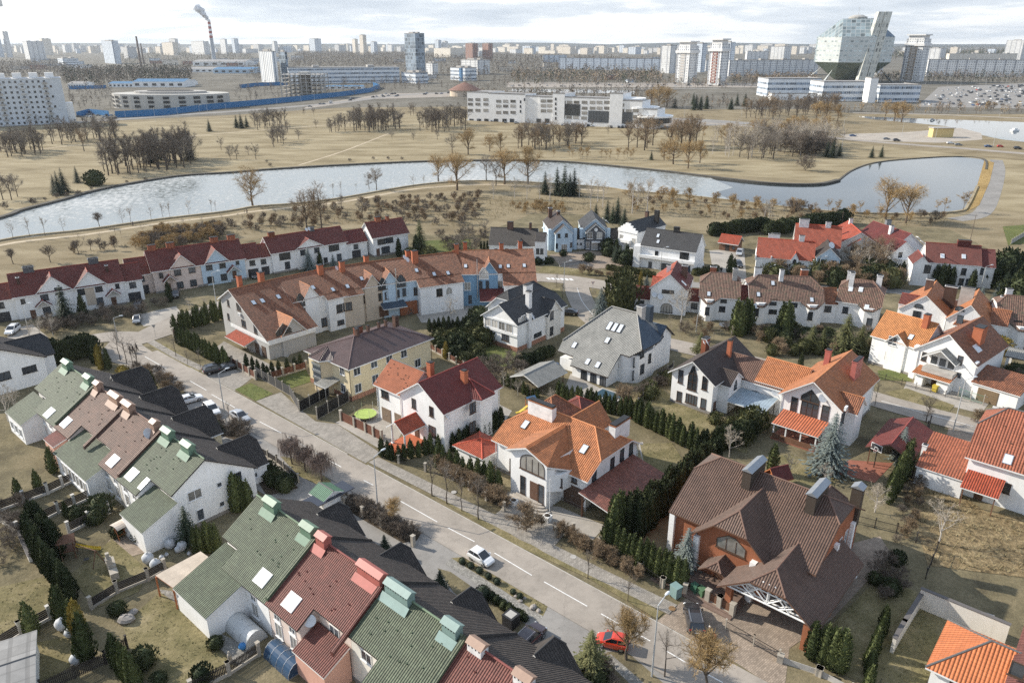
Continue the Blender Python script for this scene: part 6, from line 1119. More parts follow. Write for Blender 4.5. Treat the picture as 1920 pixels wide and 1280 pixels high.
trees('greenspruce','bushy dark green conifer in front of the red car',[(1106,1266,1176)],wide=1.15);trees('roundtree','golden round-headed tree beside the red car',[(1174,1236,1152)]);trees('roundtree','golden bush tree at the lower edge of the photo by the street',[(1322,1304,1200)]);trees('nakedtree','thin bare tree beside the nearest street lamp',[(1246,1268,1172)]);scatter(['bush','twigbush'],'dark shrub under the conifer by the lower street',[(1060,1270),(1130,1250),(1160,1285),(1070,1300)],10,1.5,mind=1)
scatter(['twigbush'],'bare shrub by the cars parked at the terrace',[(400,792),(470,812),(460,826),(405,810)],9,2.0,mind=1);trees('nakedtree','thin bare tree by the cars parked at the terrace',[(432,796,752),(455,810,782),(430,826,800)])
# --- villas right of the street
row('thuja','thuja column in the front row beside the orange villa',(820,878),(934,920),10,4.0,.15);row('thuja','thuja column in the row along the red house',(758,862),(846,840),8,3.2,.2);row('darkthuja','thuja column in the back row between the red house and the villa',(850,846),(940,800),11,3.4,.2);trees('darkthuja','dark thuja by the red house gate',[(716,856,818),(728,860,826),(736,862,832),(748,866,834)])
row('rustshrub','rusty shrub in the long hedge along the pavement before the villa',(826,884),(948,952),24,2.3,.35,hv=.25);row('rustshrub','rusty shrub in the hedge along the pavement before the brick villa',(1048,1004),(1196,1085),24,1.7,.5,hv=.3);trees('rustshrub','big rounded brown shrub by the villa gate',[(986,996,952),(1015,985,968)],wide=1.2)
trees('nakedtree','thin bare street tree on the verge before the orange villa',[(810,929,856),(838,944,868),(866,958,896),(897,974,890)]);trees('nakedtree','thin bare street tree on the verge before the brick villa',[(1102,1084,1030),(1177,1127,1076)])
row('thuja','thuja column in the row along the street wall of the brick villa',(1134,1030),(1278,1104),14,4.3,.12);row('thuja','thuja column at the end of the tall hedge by the carport',(1148,1008),(1178,984),4,6,.3);row('darkthuja','thuja column in the tall dense hedge between the villas',(1176,1000),(1338,872),26,5.4,.25);row('darkthuja','thuja column in the inner line of the tall hedge between the villas',(1196,1006),(1330,890),18,5.4,.25);row('thuja','thuja column in the curving hedge behind the orange villa',(1046,750),(1190,786),17,3.6,.2);row('thuja','thuja column in the hedge edging the sunny lawn',(1192,790),(1302,846),12,4.4,.2);row('darkthuja','thuja column in the hedge by the bare vine tree',(1300,850),(1400,826),9,4.0,.4)
trees('bluespruce','silver-blue spruce beside the brick villa',[(1284,1072,984)]);trees('palenaked','pale bare tree in the hedge behind the brick villa',[(1367,858,800),(1480,892,850),(1545,905,868),(1640,960,910)]);trees('thuja','thuja in the row of four by the carport gate',[(1520,1234,1164),(1541,1244,1170),(1557,1252,1176),(1572,1258,1180)]);row('thuja','thuja in the overgrown hedge beside the boundary wall',(1650,1180),(1622,1290),8,3.4,.4);scatter(['bush','twigbush'],'dark shrub in the shaded garden of the brick villa',[(1640,1050),(1690,1050),(1700,1100),(1660,1140),(1630,1100)],9,1.9,mind=1.5)
trees('bluespruce','tall grey-green spruce before the striped veranda',[(1550,884,768)]);trees('bluespruce','smaller grey spruce beside the red carport',[(1686,866,796)]);row('thuja','tall thuja along the fence of the ball court',(1664,944),(1706,872),8,5.0,.3);trees('thuja','thuja by the wooden playhouse',[(1447,886,832)]);trees('olivebush','green bush near the grey canopy',[(1340,794,774),(1368,800,782),(1395,812,776),(1410,805,764),(1388,830,800),(1372,822,798)]);row('bush','dark evergreen by the white duplex terrace',(1350,842),(1402,820),6,3.6,.4,wide=.7)
scatter(['bush','olivebush'],'dark bush between the cream house and the dark-roofed house',[(800,640),(860,620),(905,640),(900,690),(840,680),(812,665)],20,2.3,mind=1.8);row('darkthuja','cypress in the hedge behind the beige terrace gardens',(808,622),(876,622),9,3.4,.3);scatter(['olivebush','bush'],'rounded green bush beside the dark-roofed house',[(880,600),(915,605),(920,650),(885,655)],9,3.6,mind=2);row('bush','evergreen in the dense hedge before the dark-roofed house',(975,690),(1030,668),9,2.4,.3,wide=.8);trees('goldthuja','yellow-tipped conifer by the cream house end',[(836,672,640)]);scatter(['nakedtree','palenaked','twigbush'],'bare fruit tree in the garden behind the red house',[(905,700),(960,690),(1030,735),(1040,760),(950,745)],14,3.4,mind=2);row('thuja','small thuja beside the grey garden pavilion',(944,720),(1008,752),8,2.4,.2);trees('rustshrub','large golden-brown shrub by the small pool',[(1172,760,726)],wide=1.3);scatter(['olivebush','twigbush'],'shrub along the fence right of the pool',[(1195,745),(1240,705),(1255,715),(1215,752)],9,2.2,mind=1.2)
trees('olivebush','big rounded cypress bush at the road bend',[(1168,578,512),(1158,582,530)],wide=.75);trees('bluespruce','pointed spruce at the road bend',[(1125,604,536)]);trees('goldthuja','golden cypress beside the left gable house',[(1200,538,508)]);trees('bluespruce','small blue spruce beside the golden cypress',[(1212,540,514)]);trees('palenaked','pale bare climbing tree in front of the left gable house',[(1276,606,536)]);scatter(['rustshrub','sapling','twigbush'],'small fruit tree in the front gardens of the middle row',[(1215,605),(1290,612),(1380,612),(1380,640),(1290,640),(1220,615)],16,2.4,mind=2);trees('thuja','tall paired thuja in front of the middle row',[(1378,628,560),(1386,630,564),(1395,626,560),(1402,624,562),(1462,630,566),(1470,634,564),(1478,628,574)])
trees('greenspruce','large bushy conifer below the middle row',[(1580,668,584),(1520,656,606),(1540,660,612),(1312,660,620),(1610,664,605),(1630,660,622)],wide=1.15);scatter(['rustshrub','bush','twigbush','olivebush'],'mixed shrub in the gardens below the middle row',[(1400,620),(1640,630),(1640,670),(1560,690),(1420,660)],34,2.6,mind=2);trees('darkthuja','small dark cypress on the lawn behind the orange wing',[(1500,690,660)])
scatter(['olivebush','bush','rustshrub','spruce'],'tree in the leafy belt between the scarlet roofs and the middle row',[(1430,516),(1560,510),(1650,512),(1700,540),(1640,545),(1440,528)],40,4.6,mind=2.6);scatter(['rusty','palenaked'],'bare vine-covered tree before the orange-gabled white house',[(1590,505),(1655,505),(1660,520),(1600,520)],9,9,mind=2.5);trees('darkthuja','dark cypress before the rust-red roofed house',[(1690,520,490),(1752,535,496),(1762,538,494),(1772,536,496),(1782,538,500),(1820,545,505),(1684,516,494)]);scatter(['spruce','bush','greenspruce','darkthuja'],'dark evergreen in the thick stand at the right edge',[(1862,520),(1930,510),(1940,570),(1900,580),(1866,550)],26,6.5,mind=2.2);trees('bluespruce','pale spruce behind the twin-gabled house',[(1836,572,535),(1866,566,530)]);trees('goldbush','golden bush in front of the right white row',[(1858,660,636),(1872,662,632)])
row('bush','dark evergreen in the long hedge behind the lane',(1338,442),(1440,430),15,4.0,.4,wide=.8);row('bush','dark evergreen in the hedge behind the scarlet roofs',(1440,440),(1580,420),18,4.6,.5,wide=.85);scatter(['darkthuja','bush','spruce'],'dark evergreen in the yard of the plain black-roofed house',[(1130,470),(1160,468),(1195,492),(1150,500)],12,4.2,mind=2);row('olivebush','clipped bush in the hedge before the plain black-roofed house',(1140,506),(1226,520),14,1.8,.2,wide=.8);row('rustshrub','brown shrub in the low roadside hedge',(1116,516),(1194,526),12,1.5,.3);trees('rustshrub','straw-coloured shrub on the roadside grass',[(1092,514,496),(1106,515,500)]);row('bush','dark hedge bush beside the mossy-roofed house',(1004,496),(1032,494),6,1.8,.2);trees('darkthuja','slim cypress in the back garden of the mossy-roofed house',[(902,466,452),(908,467,452),(914,466,451),(1368,512,476),(1374,520,484)]);row('olivebush','hedge bush beside the garden parking place',(1304,516),(1340,508),8,1.8,.3);trees('bush','dark bush in the paved court of the pale blue houses',[(1056,480,468),(1104,490,474),(1140,480,460)]);trees('nakedtree','thin bare tree at the zebra crossing',[(1044,538,512),(1055,560,530)])
trees('bare','broad bare tree by the road before the light orange house',[(1736,792,736)]);trees('nakedtree','bare shrub tree beside the brown duplex gable',[(1640,760,715),(1905,760,715)]);trees('rustshrub','brown shrub at the corner of the right-hand house',[(1832,792,768)]);scatter(['twigbush','rustshrub'],'bare shrub on the rough plot',[(1700,900),(1740,880),(1720,1000),(1680,1020)],14,1.6,mind=1.6);trees('palenaked','slender pale bare tree on the rough plot boundary',[(1760,1018,940),(1640,960,905)]);scatter(['bush','spruce','twigbush'],'dark evergreen behind the right-hand carport',[(1880,700),(1930,690),(1930,760),(1895,760)],8,3,mind=1.8)

# dry grass standing in tufts
G_TUFT=[leafmat('straw_blades',(.17,.14,.075),(.36,.30,.17)),leafmat('olive_blades',(.09,.085,.035),(.20,.175,.085))]
def tufts(polys,dens,h,mats,seed,name='dry_grass'):
 g=random.Random(seed);m=MB()
 for poly in polys:
  q=[P(*p) for p in poly];q=[(p.x,p.y) for p in q];x0,x1,y0,y1=min(p[0] for p in q),max(p[0] for p in q),min(p[1] for p in q),max(p[1] for p in q)
  for _ in range(int((x1-x0)*(y1-y0)*dens)):
   x,y=g.uniform(x0,x1),g.uniform(y0,y1)
   if not inpoly(x,y,q): continue
   mi=g.randrange(len(mats))
   for _ in range(3): a=g.uniform(0,6.28);l=h*g.uniform(.5,1.4);dx,dy=math.cos(a),math.sin(a);bx,by=x+g.uniform(-.15,.15),y+g.uniform(-.15,.15);m.poly([(bx-dy*.05,by+dx*.05,.05),(bx+dy*.05,by-dx*.05,.05),(bx+dx*l*.7,by+dy*l*.7,.05+l)],mi)
 tag(m.build(name,mats),kind='stuff')
tufts([p for n_,p,m_ in LAWNS if m_ is G_STRAW],1.6,.45,G_TUFT[:1],1);tufts([p for n_,p,m_ in LAWNS if m_ is not G_STRAW],2.2,.1,G_TUFT,2,'lawn_grass')
tufts([[(120,478),(430,424),(650,392),(900,368),(1000,372),(960,400),(900,425),(660,420),(450,440)],[(1000,372),(1240,374),(1420,396),(1780,412),(1780,425),(1420,418),(1180,398),(1000,392)]],.5,.8,G_TUFT[:1],3)

# the farther bare trees beyond the three hundred built one by one
def joinmesh(bm,ms,M,X):
 t_=M.copy();t_.transform(X);ids=[]
 for q in M.materials:
  if q not in ms: ms.append(q)
  ids.append(ms.index(q))
 a=[0]*len(t_.polygons);t_.polygons.foreach_get('material_index',a);t_.polygons.foreach_set('material_index',[ids[i] for i in a]);bm.from_mesh(t_);bpy.data.meshes.remove(t_)
bm=bmesh.new();ms=[]
for M,x,y,sc_,rz in REST: joinmesh(bm,ms,M,Matrix.Translation((x,y,0)) @ Matrix.Rotation(rz,4,'Z') @ Matrix.Scale(sc_,4))
me=bpy.data.meshes.new('distant_trees');bm.to_mesh(me);[me.materials.append(q) for q in ms];tag(link('distant_trees',me),kind='stuff')
# ---------------------------------------------------------------- vehicles
TYRE=plain('tyre',(.02,.02,.02),.9);RIM=plain('rim',(.45,.46,.48),.35,.8);CGL=plain('car_glass',(.02,.024,.03),.05,0,.9);LAMPM=plain('headlight',(.72,.74,.76),.15,0,.8);REDL=plain('tail_light',(.35,.02,.02),.3);PLATE=plain('number_plate',(.7,.7,.68),.5)
def carpaint(n,rgb):
 m=plain('car_'+n,rgb,.28,.0,.6,var=.05);m.node_tree.nodes['Principled BSDF'].inputs['Coat Weight'].default_value=.8;return m
CP={'white': carpaint('white',(.78,.78,.77)),'black': carpaint('black',(.012,.012,.014)),'grey': carpaint('grey',(.20,.21,.22)),'dark': carpaint('dark',(.035,.033,.035)),'red': carpaint('red',(.58,.045,.015)),'silver': carpaint('silver',(.42,.44,.46)),'blue': carpaint('blue',(.03,.09,.22)),'plum': carpaint('plum',(.035,.02,.024))}
SH={'hatch': (3.6,1.64,1.48,[(-1.78,.42,.80,.70),(-1.70,.30,.98,.80),(-1.0,.22,.98,.82),(.6,.22,.94,.82),(1.2,.24,.86,.80),(1.68,.30,.70,.74),(1.78,.40,.58,.62)],[(-1.66,.97,.72),(-1.25,1.44,.62),(.05,1.48,.62),(.95,.93,.72)]),
      'suv': (4.7,1.92,1.72,[(-2.32,.5,.95,.84),(-2.22,.36,1.12,.92),(-1.3,.28,1.14,.95),(.8,.28,1.10,.95),(1.5,.30,1.04,.93),(2.2,.38,.88,.86),(2.34,.48,.72,.72)],[(-2.16,1.12,.84),(-1.75,1.64,.72),(.25,1.70,.72),(1.15,1.08,.84)]),
      'sedan': (4.7,1.80,1.45,[(-2.32,.42,.86,.76),(-2.22,.30,1.0,.85),(-1.3,.22,1.0,.88),(.7,.22,.94,.88),(1.4,.24,.86,.86),(2.2,.32,.72,.80),(2.34,.42,.60,.66)],[(-1.75,.98,.78),(-.95,1.40,.64),(.15,1.44,.64),(1.1,.92,.78)])}
_cm={}
def car_meshes(kind,col):
 if (kind,col) in _cm: return _cm[kind,col]
 Ln,W,Hh,B,Cb=SH[kind];b=MB();g=MB();hw=1.0
 rings=[]
 for x,z0,z1,y in B:
  rings.append([(x,-y*.92,z0),(x,-y,z0+(z1-z0)*.35),(x,-y*.98,z0+(z1-z0)*.75),(x,-y*.86,z1),(x,y*.86,z1),(x,y*.98,z0+(z1-z0)*.75),(x,y,z0+(z1-z0)*.35),(x,y*.92,z0)])
 n=8
 for r in rings: b.v += r
 for i in range(len(rings)-1):
  for k in range(n): j=(k+1) % n;b.f.append((i*n+k,i*n+j,(i+1)*n+j,(i+1)*n+k));b.m.append(0)
 b.f.append(tuple(range(n))[::-1]);b.m.append(0);q=(len(rings)-1)*n;b.f.append(tuple(range(q,q+n)));b.m.append(0)
 (xa,za,ya),(xb,zb,yb),(xc,zc,yc),(xd,zd,yd)=Cb
 for s in (-1,1): g.poly([(xa,s*ya,za),(xd,s*yd,zd),(xc,s*yc,zc-.05),(xb,s*yb,zb-.05)][::s])
 g.poly([(xa,ya,za),(xb,yb,zb-.05),(xb,-yb,zb-.05),(xa,-ya,za)]);g.poly([(xd,-yd,zd),(xc,-yc,zc-.05),(xc,yc,zc-.05),(xd,yd,zd)])
 mid=(xb+xc)/2;b.box(xb-.03,xc+.03,-yb-.02,yb+.02,zb-.07,zb,0)
 b.poly([(xb-.03,-yb,zb),(xc+.03,-yc,zb),(mid+.4,-yc*.8,zc+.03),(mid-.4,-yb*.8,zc+.03)]);b.poly([(mid-.4,yb*.8,zc+.03),(mid+.4,yc*.8,zc+.03),(xc+.03,yc,zb),(xb-.03,yb,zb)]);b.poly([(mid-.4,-yb*.8,zc+.03),(mid+.4,-yc*.8,zc+.03),(mid+.4,yc*.8,zc+.03),(mid-.4,yb*.8,zc+.03)]);b.poly([(xc+.03,-yc,zb),(xc+.03,yc,zb),(mid+.4,yc*.8,zc+.03),(mid+.4,-yc*.8,zc+.03)]);b.poly([(xb-.03,yb,zb),(xb-.03,-yb,zb),(mid-.4,-yb*.8,zc+.03),(mid-.4,yb*.8,zc+.03)])
 for s in (-1,1):
  for (p,pz,py),(r,rz_,ry) in (((xa,za,ya),(xb,zb,yb)),((xd,zd,yd),(xc,zc,yc)),((mid,(za+zd)/2,ya),(mid-.05,zb,yb))): b.tube((p,s*py,pz-.02),(r,s*ry,rz_-.04),.05,.045,5)
  b.box(xd-.35,xd-.15,s*(hw if s<0 else 1)*W/2-.02,s*W/2+s*.16 if s>0 else-W/2+.02,zd-.03,zd+.13) if s>0 else b.box(xd-.35,xd-.15,-W/2-.16,-W/2+.02,zd-.03,zd+.13)
 if kind == 'suv': [b.tube((xb,s*.62,zc+.05),(xc,s*.62,zc+.05),.03,.03,5,1) for s in (-1,1)]
 wl=MB();wl.lathe([(.20,-.11),(.315,-.11),(.33,-.05),(.33,.05),(.315,.11),(.20,.11)],16);rm=MB();rm.lathe([(.04,.02),(.21,.075),(.22,.112)],10)
 hl=MB();hl.blob((0,0,0),.16,.17,.09,8,4);tl=MB();tl.box(-.05,.05,-.13,.13,-.12,.12);pt=MB();pt.box(-.02,.02,-.26,.26,-.06,.06)
 r=(b.mesh('body',[CP[col],RIM]),g.mesh('window_glass',CGL),wl.mesh('wheel',TYRE),rm.mesh('rim',RIM),hl.mesh('headlight',LAMPM,True),tl.mesh('tail_light',REDL),pt.mesh('number_plate',PLATE));_cm[kind,col]=r
 return r
def car(label,kind,col,u,v,az,group=None):
 me=car_meshes(kind,col);Ln,W,Hh,B,Cb=SH[kind];o=thing('car',label,'car',P(u,v)+Vector((0,0,.095)),math.radians(az),group)
 link('body',me[0],o);link('window_glass',me[1],o)
 for x in (-Ln*.29,Ln*.3):
  for s in (-1,1):
   w=link('wheel',me[2],o,(x,s*(W/2-.13),.33));w.rotation_euler=(math.pi/2*-s,0,0);link('rim',me[3],w)
 for s in (-1,1): link('headlight',me[4],o,(Ln/2-.22,s*W*.36,B[-2][2]-.06));link('tail_light',me[5],o,(-Ln/2+.1,s*W*.38,B[1][2]-.16))
 link('number_plate',me[6],o,(-Ln/2+.02,0,B[0][1]+.2));link('number_plate',me[6],o,(Ln/2-.02,0,B[-1][1]+.05))
 return o
car('white compact hatchback driving down the main street','hatch','white',902,1052,-41.3);car('red hatchback half hidden by the golden round-headed tree','hatch','red',1148,1210,162);car('dark plum car with roof rails parked by the dark street roofs','suv','plum',992,1205,52);car('dark grey estate car with boot open on the brick villa driveway','suv','dark',1300,1168,86)
car('white saloon parked across the terrace forecourt','sedan','white',356,754,40);car('white off-road car parked nose to the street by the terrace','suv','white',398,774,130+180);car('silver car under bare twigs at the end of the terrace parking','sedan','silver',451,786,138+180);car('black off-road car parked before the grey end house fence','suv','black',404,698,36);car('second black car tucked against the fence behind the black off-road car','sedan','black',432,692,36)
car('white off-road car in the drive of the left white terrace house','suv','white',25,624,280);car('silver-blue saloon turning out beside the dark red terrace','sedan','grey',258,603,290);car('dark car in the garage bay of the dark red terrace','suv','dark',260,580,280);car('black car at the road bend behind the dark-roofed house','sedan','black',1066,590,170);car('black car parked behind the long grey roof house','suv','black',1244,660,60);car('silver estate car by the little red-roofed garden shed','suv','silver',1386,478,250);car('black car parked in the garden parking place','suv','black',1384,500,270);car('white car beside the plain black-roofed house','suv','white',1312,498,265);car('grey car in the gap of the right orange terrace gardens','sedan','grey',1905,748,250);car('dark car before the pink terrace house','suv','dark',330,556,290);car('dark car in the garage bay of the pale blue terrace half','sedan','dark',478,520,290)
tiny={}
for k,c in (('sedan','white'),('suv','black'),('sedan','grey'),('hatch','silver'),('suv','dark'),('sedan','blue'),('hatch','red')):
 me=car_meshes(k,c);mb=MB();src=[]
 for q,mi in ((me[0],0),(me[1],1)): o_=len(mb.v);mb.v += [tuple(x.co) for x in q.vertices];mb.f += [tuple(i+o_ for i in p.vertices) for p in q.polygons];mb.m += [mi]*len(q.polygons)
 for x in (-1.3,1.3): mb.box(x-.33,x+.33,-SH[k][1]/2+.05,SH[k][1]/2-.05,0,.6,2)
 tiny[(k,c)]=mb.mesh('car',[CP[c],CGL,TYRE])
def lot(label,poly,n,az,keep=999):
 q=[P(*p) for p in poly];q=[(p.x,p.y) for p in q];x0,x1,y0,y1=min(p[0] for p in q),max(p[0] for p in q),min(p[1] for p in q),max(p[1] for p in q);got=[]
 ks=list(tiny);ca,sa=math.cos(math.radians(az)),math.sin(math.radians(az))
 for _ in range(n*40):
  if len(got) >= n: break
  x,y=vr.uniform(x0,x1),vr.uniform(y0,y1);x,y=round(x/2.8)*2.8,round(y/5.6)*5.6
  if inpoly(x,y,q) and (x,y) not in got:
   got.append((x,y))
 bm=bmesh.new();ms=[]
 for i,(x,y) in enumerate(sorted(got,key=lambda q: q[1])):
  k=vr.choice(ks[:5] if vr.random()<.85 else ks);rz=math.radians(az+vr.choice((0,180))+vr.uniform(-4,4))
  if i<keep: tag(link('car',tiny[k],None,(x,y,.06),rz),label,'car',label)
  else: joinmesh(bm,ms,tiny[k],Matrix.Translation((x,y,.06)) @ Matrix.Rotation(rz,4,'Z'))
 if len(got)>keep: me=bpy.data.meshes.new('parked_cars');bm.to_mesh(me);[me.materials.append(q) for q in ms];tag(link('parked_cars',me),kind='stuff')
lot('parked car in the big car park right of the glass library',[(1730,198),(1765,166),(1950,158),(2100,175),(2100,203),(1920,202)],330,90,140);lot('parked car on the car park along the far avenue',[(560,204),(640,192),(700,183),(900,177),(905,173),(720,177),(600,194)],34,20);lot('car on the avenue before the tower blocks',[(960,163),(1440,163),(1440,157),(960,157)],40,0);lot('car parked before the white office block',[(880,227),(1060,238),(1230,243),(1235,240),(1060,235),(890,224)],26,85);lot('parked car beside the white apartment block',[(142,222),(230,224),(235,216),(150,214)],12,40)
for i,(u,v,c) in enumerate(((1599,256,('sedan','blue')),(1662,262,('sedan','grey')),(1681,265,('suv','dark')),(1782,270,('sedan','white')),(1797,273,('sedan','grey')),(1853,276,('sedan','blue')),(1875,276,('hatch','red')),(1908,280,('suv','black')),(1748,226,('hatch','silver')))): tag(link('car',tiny[c],None,P(u,v)+Vector((0,0,.06)),-.15),'%s car on the park road by the second pond, %s' % (c[1],('under the bare grove','left of the dark pair','right of the grey one','below the yellow kiosk','behind the white one','left of the red one','between blue and black','last before the photo edge','on the embankment')[i]),'car','cars on the park road')
# ---------------------------------------------------------------- street lamps and poles
GALV=plain('lamp_pole_paint',(.55,.56,.55),.5,.3);LHEAD=plain('lamp_head',(.68,.72,.74),.35)
def lamp(label,u,v,vt,az,arm=1.3,group='street lamps of the estate',wood=False):
 b=P(u,v);h=max(3,ztop(b,vt));o=thing('street_lamp' if not wood else 'wooden_pole',label,'street lamp' if not wood else 'pole',b,math.radians(az),group)
 m=MB();m.tube((0,0,0),(0,0,h),.11,.06,8)
 if not wood: m.tube((0,0,h-.02),(arm,0,h+.35),.05,.045,6)
 else: m.tube((-.6,0,h-.5),(.6,0,h-.5),.05,.05,5)
 m.build('pole',GALV if not wood else plain('pole_wood',(.16,.12,.09),.9),o)
 if not wood: q=MB();q.blob((arm+.35,0,h+.42),.45,.17,.11,10,6);q.build('lamp_head',LHEAD,o,True)
 return o
for i,(u,v,vt,az,where) in enumerate(((1222,1268,1134,48,'nearest the camera, before the brick villa drive'),(709,960,856,48,'beside the weeping trees and red terrace roof'),(424,791,700,48,'by the white cars at the terrace'),(222,642,596,10,'at the street junction'),(57,634,572,10,'before the left white terrace house'),(407,578,511,10,'behind the grey end house'),(1057,546,492,10,'at the zebra crossing'),(1238,510,466,10,'before the plain black-roofed house'),(1305,622,590,60,'before the mottled brown roofs'),(1787,808,712,10,'by the light orange house gate'),(1533,523,484,10,'before the scarlet roof gable'),(1440,524,500,10,'before the broad scarlet roof'),(1838,545,500,10,'before the rust-red roof'),(1497,598,576,60,'between the middle row and big conifer'))): lamp('grey street lamp '+where,u,v,vt,az)
for u,v,vt,wh in ((1818,455,401,'right of the maroon roofs'),(1577,425,396,'behind the scarlet roofs'),(1340,410,390,'on the bare meadow')): lamp('weathered wooden pole standing '+wh,u,v,vt,0,wood=True,group='wooden poles')
for u,v,vt in ((236,224,206),(292,228,202),(335,228,202),(375,216,198),(390,216,196),(425,216,198),(520,198,180),(565,193,176),(590,190,172),(636,184,168),(175,232,208),(78,240,216),(1284,166,140),(1320,165,143),(1407,162,142),(1190,163,142),(1120,160,142),(1000,160,140),(1020,160,140),(1040,158,140),(1089,160,144),(1580,250,222),(1690,258,230),(1752,268,236),(1862,274,240),(1735,160,142),(1776,162,145),(1848,160,142),(1885,160,142),(1800,164,148),(1650,208,190),(1796,216,205),(1873,220,212),(963,162,140),(978,162,140),(1005,162,142),(1055,162,140),(1435,222,204),(1390,218,198),(1283,220,196)): lamp('slim lamp post along the far avenues',u,v,vt,vr.uniform(0,360),group='lamp posts along the far avenues')
# ---------------------------------------------------------------- people
def person(label,u,v,az,coat,legs,pose='stand',hair=(.05,.035,.03),hold=None):
 p=P(u,v);o=thing('person',label,'person',p,math.radians(az));sk=plain('skin',(.52,.33,.25),.6)
 V,E,Rr=[],[],[]
 def n(pt,r,par=None):
  V.append(pt);Rr.append(r);i=len(V)-1
  if par is not None: E.append((par,i))
  return i
 lean=.18 if pose == 'walk' else .04;st=.26 if pose == 'walk' else .04
 pel=n((0,0,.95),.15);ch=n((lean*.5,0,1.25),.165,pel);nk=n((lean*.7,0,1.47),.062,ch);hd=n((lean*.8,0,1.58),.085,nk);n((lean*.85,0,1.70),.09,hd)
 for s in (-1,1):
  hp=n((0,s*.1,.88),.105,pel);kn=n((st*s*.6+.05,s*.1,.48),.07,hp);an=n((st*s,s*.1,.08),.05,kn);n((st*s+.17,s*.1,.04),.04,an)
  sh=n((lean*.6,s*.2,1.39),.07,ch);el=n((lean*.6-.03+(.06 if pose == 'hold' else-.1*s*(pose == 'walk')),s*.27,1.1),.052,sh);wr=n((lean*.6+(.22 if pose == 'hold' else .06-.16*s*(pose == 'walk')),s*.25,.88 if pose != 'hold' else .98),.035,el);pm=n((V[wr][0]+.03,s*.25,V[wr][2]-.08),.034,wr)
  for f in range(4): n((V[pm][0]+.045-f*.028,s*(.25-.008*f),V[pm][2]-.085+.012*abs(f-1)),.011,pm)
  n((V[wr][0]+.075,s*.22,V[wr][2]-.075),.012,wr)
 me=bpy.data.meshes.new('body');me.from_pydata(V,E,[]);b=bpy.data.objects.new('body',me);COL.objects.link(b);b.parent=o
 md=b.modifiers.new('skin','SKIN');b.modifiers.new('sub','SUBSURF').levels=1
 for i,sv in enumerate(me.skin_vertices[0].data): sv.radius=(Rr[i],Rr[i]);sv.use_root=(i == 0)
 b.modifiers['sub'].render_levels=1;me.materials.append(sk)
 def cloth(name,mat,prof,sy=1.0,dx=0.0): m=MB();m.lathe(prof,12);q=m.build(name,mat,o,True,(dx,0,0));q.scale=(.82,sy,1);return q
 cm=plain('cloth_%d_%d_%d' % tuple(int(x*99) for x in coat),coat,.9);lm=plain('cloth_%d_%d_%d' % tuple(int(x*99) for x in legs),legs,.9)
 cloth('coat',cm,[(.21,.72),(.205,.95),(.20,1.15),(.225,1.35),(.17,1.46),(.08,1.5)],1.15,lean*.45)
 for s in (-1,1):
  m=MB();a,k,f=(0,s*.1,.86),(st*s*.6+.05,s*.1,.48),(st*s,s*.1,.1);m.tube(a,k,.125,.095,9);m.tube(k,f,.095,.07,9);m.build('trousers',lm,o);m=MB();i=0
  shp,elp=Vector((lean*.6,s*.21,1.41)),Vector((lean*.6-.03+(.06 if pose == 'hold' else-.1*s*(pose == 'walk')),s*.275,1.1));wrp=Vector((lean*.6+(.22 if pose == 'hold' else .06-.16*s*(pose == 'walk')),s*.255,.9 if pose != 'hold' else .99));m.tube(shp,elp,.085,.07,9);m.tube(elp,wrp,.07,.05,9);m.build('sleeve',cm,o)
 h_=MB();h_.blob((lean*.82-.015,0,1.70),.105,.1,.105,10,7);h_.build('hair',plain('hair_%d' % int(hair[0]*99),hair,.8),o,True)
 for s in (-1,1): e=MB();e.blob((lean*.8+.092,s*.035,1.655),.012,.014,.01,6,4);e.build('eye',BLACKM,o);e=MB();e.blob((lean*.8,s*.095,1.64),.018,.012,.03,6,4);e.build('ear',sk,o)
 e=MB();e.blob((lean*.8+.105,0,1.63),.018,.014,.022,6,4);e.build('nose',sk,o);e=MB();e.box(lean*.8+.088,lean*.8+.096,-.025,.025,1.592,1.6);e.build('mouth',plain('lips',(.4,.16,.14),.6),o)
 return o
person('person in a dark coat and pale hat carrying bags beside the dark estate car',1328,1197,100,(.05,.045,.045),(.04,.05,.08),'hold',(.62,.6,.56))
person('person in black walking on the street at the left of the group',246,662,200,(.02,.02,.022),(.02,.02,.025),'walk');person('person in black walking on the street in the middle of the group',251,661,190,(.025,.02,.02),(.03,.03,.04),'walk');person('person in black walking on the street at the right of the group',258,658,210,(.02,.02,.03),(.02,.02,.02),'walk');person('person in dark clothes walking up the drive behind the brown roofs',1352,511,270,(.025,.025,.03),(.02,.02,.025),'walk')
person('person in a black jacket walking alone on the riverside path',249,424,30,(.03,.03,.035),(.03,.03,.05),'walk');person('person in a grey coat on the riverside path by the big willow',463,400,30,(.05,.05,.05),(.03,.03,.04),'walk')
BAGB=plain('tan_bag',(.30,.20,.12),.8);BAGR=plain('red_bag',(.5,.04,.02),.7)
for nm,lb,dx,m_ in (('bag','tan bag held beside the person by the estate car',-.55,BAGB),('bag','red bag held beside the person by the estate car',.55,BAGR)): m=MB();m.prism([(-.22,-.14),(.22,-.14),(.2,.14),(-.2,.14)],.0,.55);m.tube((-.12,0,.55),(0,0,.8),.02,.02,5);m.tube((.12,0,.55),(0,0,.8),.02,.02,5);tag(m.build(nm,m_,loc=P(1328,1197)+Vector((dx,-.1,.1))),lb,'bag')
